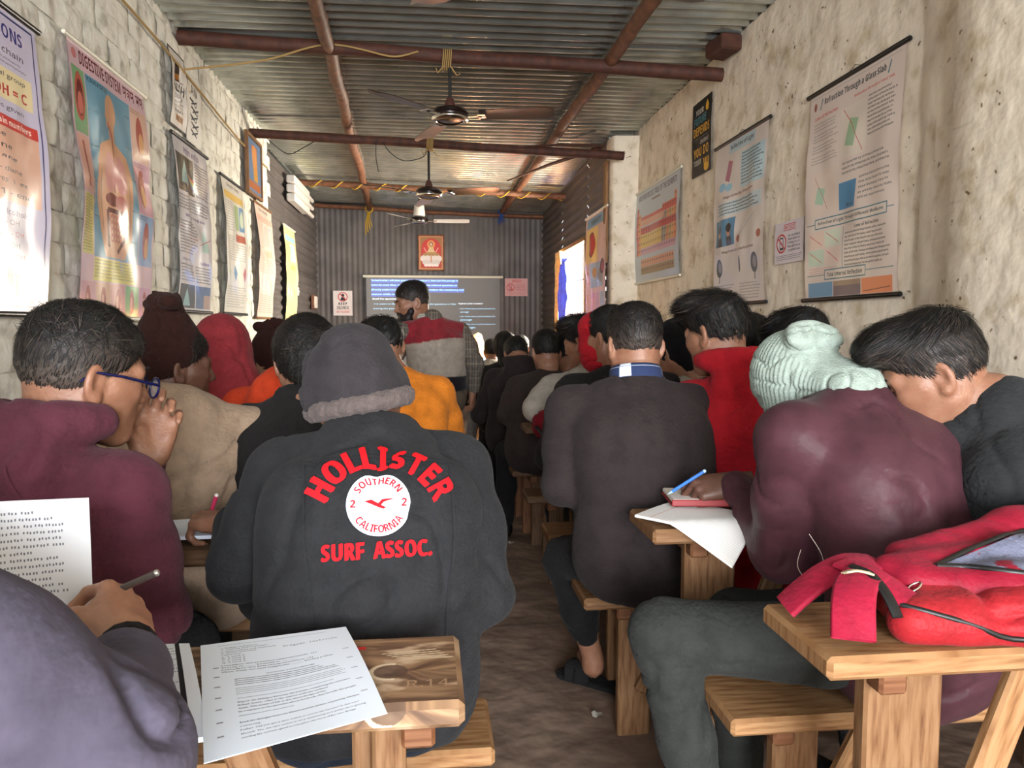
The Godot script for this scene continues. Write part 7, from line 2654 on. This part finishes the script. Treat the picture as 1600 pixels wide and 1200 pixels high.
	b.tube(smooth([Vector3(0.675, 0.85, -1.27), Vector3(0.69, 0.815, -1.25), Vector3(0.68, 0.785, -1.23), Vector3(0.66, 0.762, -1.2), Vector3(0.65, 0.775, -1.21), Vector3(0.64, 0.8, -1.24), Vector3(0.655, 0.825, -1.26)], 40), [0.0008], 5)
	solo("earphone_wire", b.mesh(), mat(Color(0.55, 0.5, 0.46), 0.5), "thin pale wire looping by the maroon jacket and backpack", "wire")

# ---------- cords, fittings, small things on the walls ----------
func cord(called: String, pts: Array, r: float, m: Material, label: String, cat: String, n := 40) -> void:
	var b := MB.new()
	b.tube(smooth(pts, n), [r], 6)
	solo(called, b.mesh(), m, label, cat)

func build_cords() -> void:
	cord("rope", [Vector3(-1.47, 2.83, -2.4), Vector3(-1.475, 2.815, -4.03), Vector3(-1.47, 2.775, -4.9), Vector3(-1.475, 2.69, -6.4), Vector3(-1.47, 2.685, -7.35)], 0.007, M.rope, "jute rope running along the top of the whitewashed wall", "rope")
	cord("rope", [Vector3(-1.47, 2.775, -4.92), Vector3(-1.0, 2.85, -4.93), Vector3(-0.6, 2.96, -4.93), Vector3(-0.2, 2.9, -4.92), Vector3(-0.05, 2.94, -4.93)], 0.006, M.rope, "jute rope going from the left wall up to the nearest cross beam", "rope")
	cord("electric_wire", [Vector3(-1.45, 2.93, -6.85), Vector3(-1.2, 2.72, -6.9), Vector3(-0.9, 2.86, -6.86), Vector3(-0.5, 2.85, -6.86)], 0.004, M.wire, "dark wire sagging under the left end of the second beam", "wire")
	cord("electric_wire", [Vector3(-0.4, 2.86, -6.78), Vector3(-0.33, 2.74, -6.78), Vector3(-0.2, 2.66, -6.78), Vector3(-0.03, 2.7, -6.78), Vector3(0.0, 2.8, -6.79)], 0.004, M.wire, "dark wire drooping from second beam to the fan rod", "wire")
	cord("electric_wire", [Vector3(-0.43, 2.86, -6.78), Vector3(-0.44, 2.7, -6.77), Vector3(-0.42, 2.56, -6.78)], 0.0035, M.wire, "loose wire end hanging straight from the second beam", "wire", 12)
	# yellow cord round the third beam
	var pts := []
	for k in 90:
		var t := k / 89.0
		pts.append(Vector3(-1.55 + 3.2 * t, 2.94 - 0.11 * t, -9.4) + Vector3(0, sin(k * 0.9) * 0.042 - 0.01, cos(k * 0.9) * 0.042))
	var b := MB.new()
	b.tube(pts, [0.007], 5)
	solo("yellow_cord", b.mesh(), M.yellow_cord, "yellow cord wound along the third cross beam", "cord")
	for e in [[Vector3(-1.16, 2.9, -11.15), M.yellow_cord, "knotted yellow cord hanging at the left end of the far bamboo pole"], [Vector3(1.08, 2.9, -11.2), M.blue_cord, "blue cord tied round the far end of the right bamboo pole"]]:
		b = MB.new()
		var p: Vector3 = e[0]
		if p.x < 0: p.x = -0.83
		var yel: bool = e[1] == M.yellow_cord
		for k in 3: b.add(torus(p + Vector3(0, 0, 0.03 * k - 0.03), Vector3(0.05, 0, 0), Vector3(0, 0.05, 0), 0.007))
		for k in 4:
			var L := (0.32 if yel else 0.14) * (1.0 - 0.12 * k)
			b.tube([p + Vector3(0.01 * k - 0.02, -0.05, 0), p + Vector3(0.02 * k - 0.05, -0.05 - L * 0.5, 0.02), p + Vector3(0.03 * k - 0.05, -0.05 - L, 0.01)], [0.007], 5)
		solo("tied_cord", b.mesh(), e[1], e[2], "cord")
	# cord knots where the fan rods hang
	for e in [[Vector3(0.13, 2.9, -4.97), "cord lashing of the middle fan rod on the nearest beam"], [Vector3(0.025, 2.8, -6.81), "cord lashing of the second fan rod on the second beam"]]:
		b = MB.new()
		for k in 5: b.add(torus(e[0] + Vector3(0.012 * k - 0.024, 0.01, 0), Vector3(0.004, 0.06, 0), Vector3(0, 0, 0.06), 0.005))
		b.tube([e[0] + Vector3(0.02, -0.04, 0.04), e[0] + Vector3(0.06, -0.1, 0.05), e[0] + Vector3(0.08, -0.09, 0.05)], [0.004], 5)
		b.tube([e[0] + Vector3(-0.02, -0.04, 0.04), e[0] + Vector3(-0.06, -0.09, 0.05), e[0] + Vector3(-0.07, -0.06, 0.05)], [0.004], 5)
		solo("rope_lashing", b.mesh(), M.rope, e[1], "rope")
	# white tube-light battens stacked high on the dark left wall
	var t := thing("light_fitting", "stack of three white tube light battens high on the dark left wall", "light fitting", Vector3(-1.56, 2.62, -9.4))
	for k in 3:
		b = MB.new()
		b.cbox(Vector3(0.045, 0.05 + 0.1 * k, 0.05), Vector3(0.1, 0.088, 1.05), Basis(), 0.012)
		part("batten", b.mesh(), M.white_plastic, t)
		b = MB.new()
		b.tube([Vector3(0.05, 0.05 + 0.1 * k, -0.45), Vector3(0.05, 0.05 + 0.1 * k, -0.95), Vector3(0.05, 0.05 + 0.1 * k, -0.98)], [0.028, 0.028, 0.02], 12)
		part("tube", b.mesh(), M.white_plastic, t)
	# switch boards
	t = thing("switch", "small white switch on the dark left wall beyond the sunlit chart", "switch", Vector3(-1.585, 1.6, -9.48))
	b = MB.new()
	b.cbox(Vector3(0.012, 0.05, 0), Vector3(0.024, 0.1, 0.07), Basis(), 0.005)
	part("plate", b.mesh(), M.white_plastic, t)
	b = MB.new()
	b.cbox(Vector3(0.028, 0.05, 0), Vector3(0.012, 0.03, 0.02), Basis(Vector3(0, 0, 1), 0.2), 0.003)
	part("rocker", b.mesh(), M.white_rod, t)
	t = thing("switch_board", "wooden switch board with white plate near the far left corner", "switch board", Vector3(-1.585, 1.47, -10.75))
	b = MB.new()
	b.cbox(Vector3(0.02, 0.09, 0), Vector3(0.04, 0.19, 0.3), Basis(), 0.005)
	part("box", b.mesh(), M.bamboo, t)
	b = MB.new()
	b.cbox(Vector3(0.045, 0.09, 0), Vector3(0.012, 0.16, 0.24), Basis(), 0.004)
	part("plate", b.mesh(), M.white_plastic, t)
	# glows at the front of the aisle, modelled as a lamp and a laptop
	t = thing("lamp", "glowing orange white lamp leaning by the screen, right of the teacher", "lamp", Vector3(0.6, 0.66, -9.05))
	var glow := mat(Color(1, 0.7, 0.5), 0.4)
	glow.emission_enabled = true
	glow.emission = Color(1.0, 0.55, 0.32)
	glow.emission_energy_multiplier = 2.6
	b = MB.new()
	b.tube([Vector3(0.03, 0.2, 0), Vector3(-0.03, 0.46, 0), Vector3(-0.04, 0.48, 0)], [0.075, 0.06, 0.03], 14)
	part("shade", b.mesh(), glow, t)
	b = MB.new()
	b.tube([Vector3(0.05, 0, 0), Vector3(0.04, 0.2, 0)], [0.012], 8)
	b.lathe([Vector2(0.001, 0.02), Vector2(0.07, 0.015), Vector2(0.075, 0.0)], 16, Transform3D(Basis(), Vector3(0.05, 0, 0)))
	part("stand", b.mesh(), M.black, t)
	var l := OmniLight3D.new()
	l.name = "lamp_light"
	l.light_color = Color(1.0, 0.72, 0.5)
	l.light_energy = 0.35
	l.light_size = 0.06
	l.shadow_enabled = true
	l.omni_range = 14.0
	l.omni_attenuation = 2.0
	add_child(l)
	l.position = Vector3(0.6, 1.0, -8.93)
	t = thing("laptop", "open laptop with a bright pale blue screen below the projector screen", "laptop", Vector3(0.72, 0.64, -9.3))
	b = MB.new()
	b.cbox(Vector3(0, 0.01, 0.1), Vector3(0.33, 0.02, 0.22), Basis(), 0.004)
	part("keyboard_base", b.mesh(), M.black, t)
	b = MB.new()
	b.cbox(Vector3(0, 0.18, -0.03), Vector3(0.33, 0.22, 0.012), Basis(Vector3.RIGHT, -0.15), 0.004)
	part("lid", b.mesh(), M.black, t)
	var scr := mat(Color(0.6, 0.8, 1.0), 0.3)
	scr.emission_enabled = true
	scr.emission = Color(0.7, 0.9, 1.0)
	scr.emission_energy_multiplier = 1.6
	b = MB.new()
	b.cbox(Vector3(0, 0.18, -0.022), Vector3(0.3, 0.19, 0.006), Basis(Vector3.RIGHT, -0.15), 0.001)
	part("screen", b.mesh(), scr, t)
	var al := AreaLight3D.new()
	al.name = "laptop_light"
	al.area_size = Vector2(0.28, 0.17)
	al.light_energy = 0.12
	al.light_color = Color(0.7, 0.88, 1.0)
	al.shadow_enabled = true
	al.area_range = 12.0
	add_child(al)
	al.position = Vector3(0.72, 0.83, -9.26)
	al.basis = Basis.looking_at(Vector3(0, 0, 1))
	# front table that carries them
	bench(0.45, 1.3, -9.25, 0.8, 0.5, -1, "front table with the lamp and the laptop", "", "wood", true)

func slipper(at: Vector3, dirv: Vector3, label: String, m: Material) -> void:
	var t := thing("slipper", label, "slipper", at)
	var d := dirv.normalized()
	var s := d.cross(Vector3.UP)
	var f := Field.new(Vector3(-0.2, -0.02, -0.2), Vector3(0.2, 0.12, 0.2), 0.007)
	f.cap(-d * 0.1 + Vector3(0, 0.014, 0), d * 0.11 + Vector3(0, 0.014, 0), 0.036, 0.045, 0.01)
	f.cut(Vector3(0, 0.02, 0), Vector3.DOWN)
	f.cut(Vector3(0, 0.001, 0), Vector3.UP)
	part("sole", f.nets().mesh(), m, t)
	var b := MB.new()
	for w in [[-1.0, 0.03], [1.0, 0.07]]:
		var q := smooth([d * w[1] + s * 0.045 + Vector3(0, 0.015, 0), d * (w[1] + 0.01) + s * 0.025 + Vector3(0, 0.06, 0), d * (w[1] + 0.01) - s * 0.025 + Vector3(0, 0.06, 0), d * w[1] - s * 0.045 + Vector3(0, 0.015, 0)], 10)
		b.add(band(q, [d.cross(s)], 0.05, 0.004))
	part("strap", b.mesh(), m, t)

func scraps() -> void:
	for q in [[Vector3(0.47, 0.001, -4.35), "small paper scrap on the floor far down the aisle"], [Vector3(0.52, 0.001, -2.28), "small paper scrap on the floor before the second right bench"]]:
		var b := MB.new()
		var y: float = floor_y(q[0].z) + 0.004
		var g := PackedVector3Array()
		for s in 2:
			g = PackedVector3Array()
			for j in 4:
				for i in 4: g.append(Vector3(0.011 * i - 0.016, 0.006 + 0.005 * sin(i * 1.9 + j) - s * 0.001, 0.009 * j - 0.013))
			b.grid(4, 4, g, s == 0)
		solo("paper_scrap", b.mesh(), mat(Color(0.8, 0.77, 0.72), 0.9), q[1], "litter", Vector3(q[0].x, y, q[0].z))

# raglan seams down the back of a garment
func back_seams(d: Dictionary, m: Material, half: float) -> void:
	var x: Vector3 = d.shr
	var y: Vector3 = d.up
	y = (y - x * x.dot(y)).normalized()
	var o: Vector3 = (d.hip as Vector3).lerp(d.neck, 0.72) + (d.bk as Vector3) * 0.12
	for s in [-1.0, 1.0]:
		var st := PackedVector2Array()
		var pts := [Vector2(s * (half - 0.035), 0.11), Vector2(s * (half - 0.01), 0.05), Vector2(s * half, -0.02), Vector2(s * (half + 0.005), -0.1)]
		for k in 3:
			var a: Vector2 = pts[k]
			var c: Vector2 = pts[k + 1]
			var nn := (c - a).orthogonal().normalized() * 0.0024
			st.append_array(PackedVector2Array([a - nn, c - nn, c + nn, a - nn, c + nn, a + nn]))
		part("seam", laid_on(d, st, o, x, y, 0.0022).mesh(d.base), m, d.node)
func _ready() -> void:
	rng.seed = 7
	# camera
	var cam := Camera3D.new()
	cam.name = "camera"
	cam.fov = 53.68
	cam.near = 0.02
	cam.position = Vector3(0, 1.22, 0)
	cam.rotation_degrees = Vector3(-4.3, -6.26, 0)
	add_child(cam)
	cam.current = true
	# sky: pale winter haze
	var sm := ProceduralSkyMaterial.new()
	sm.sky_top_color = Color(0.72, 0.8, 0.92)
	sm.sky_horizon_color = Color(0.95, 0.95, 0.94)
	sm.ground_bottom_color = Color(0.55, 0.5, 0.44)
	sm.ground_horizon_color = Color(0.85, 0.82, 0.78)
	var e := Environment.new()
	e.background_mode = Environment.BG_SKY
	e.sky = Sky.new()
	e.sky.sky_material = sm
	e.background_energy_multiplier = 2.2
	e.tonemap_mode = Environment.TONE_MAPPER_LINEAR
	e.tonemap_exposure = 1.55
	e.sdfgi_enabled = true
	e.ssao_enabled = true
	e.ssil_enabled = true
	var we := WorldEnvironment.new()
	we.name = "world"
	we.environment = e
	add_child(we)
	# daylight: unseen doorway and side window, placed to light near rows; far window
	day_light("unseen_doorway_daylight", Vector3(0.3, 1.7, 5.2), Vector3(0, -0.03, -1), Vector2(3.4, 2.8), 90.0, Color(0.97, 0.985, 1.0))
	day_light("unseen_side_window_daylight", Vector3(-1.85, 2.0, 1.6), Vector3(1, -0.25, -0.25), Vector2(2.0, 1.4), 3.5, Color(0.97, 0.985, 1.0))  # out of view, lights the right wall, papers and near faces
	day_light("window_daylight", Vector3(1.95, 1.6, -8.85), Vector3(-1, -0.12, 0), Vector2(1.5, 1.2), 44.0, Color(1.0, 0.96, 0.88))
	make_materials()
	make_cloths()
	build_room()
	build_everything()

func day_light(called: String, at: Vector3, towards: Vector3, size: Vector2, energy: float, col: Color) -> void:
	var l := AreaLight3D.new()
	l.name = called
	l.area_size = size
	l.light_energy = energy
	l.light_color = col
	l.shadow_enabled = true
	l.area_range = 20.0
	add_child(l)
	l.position = at
	l.basis = Basis.looking_at(towards)
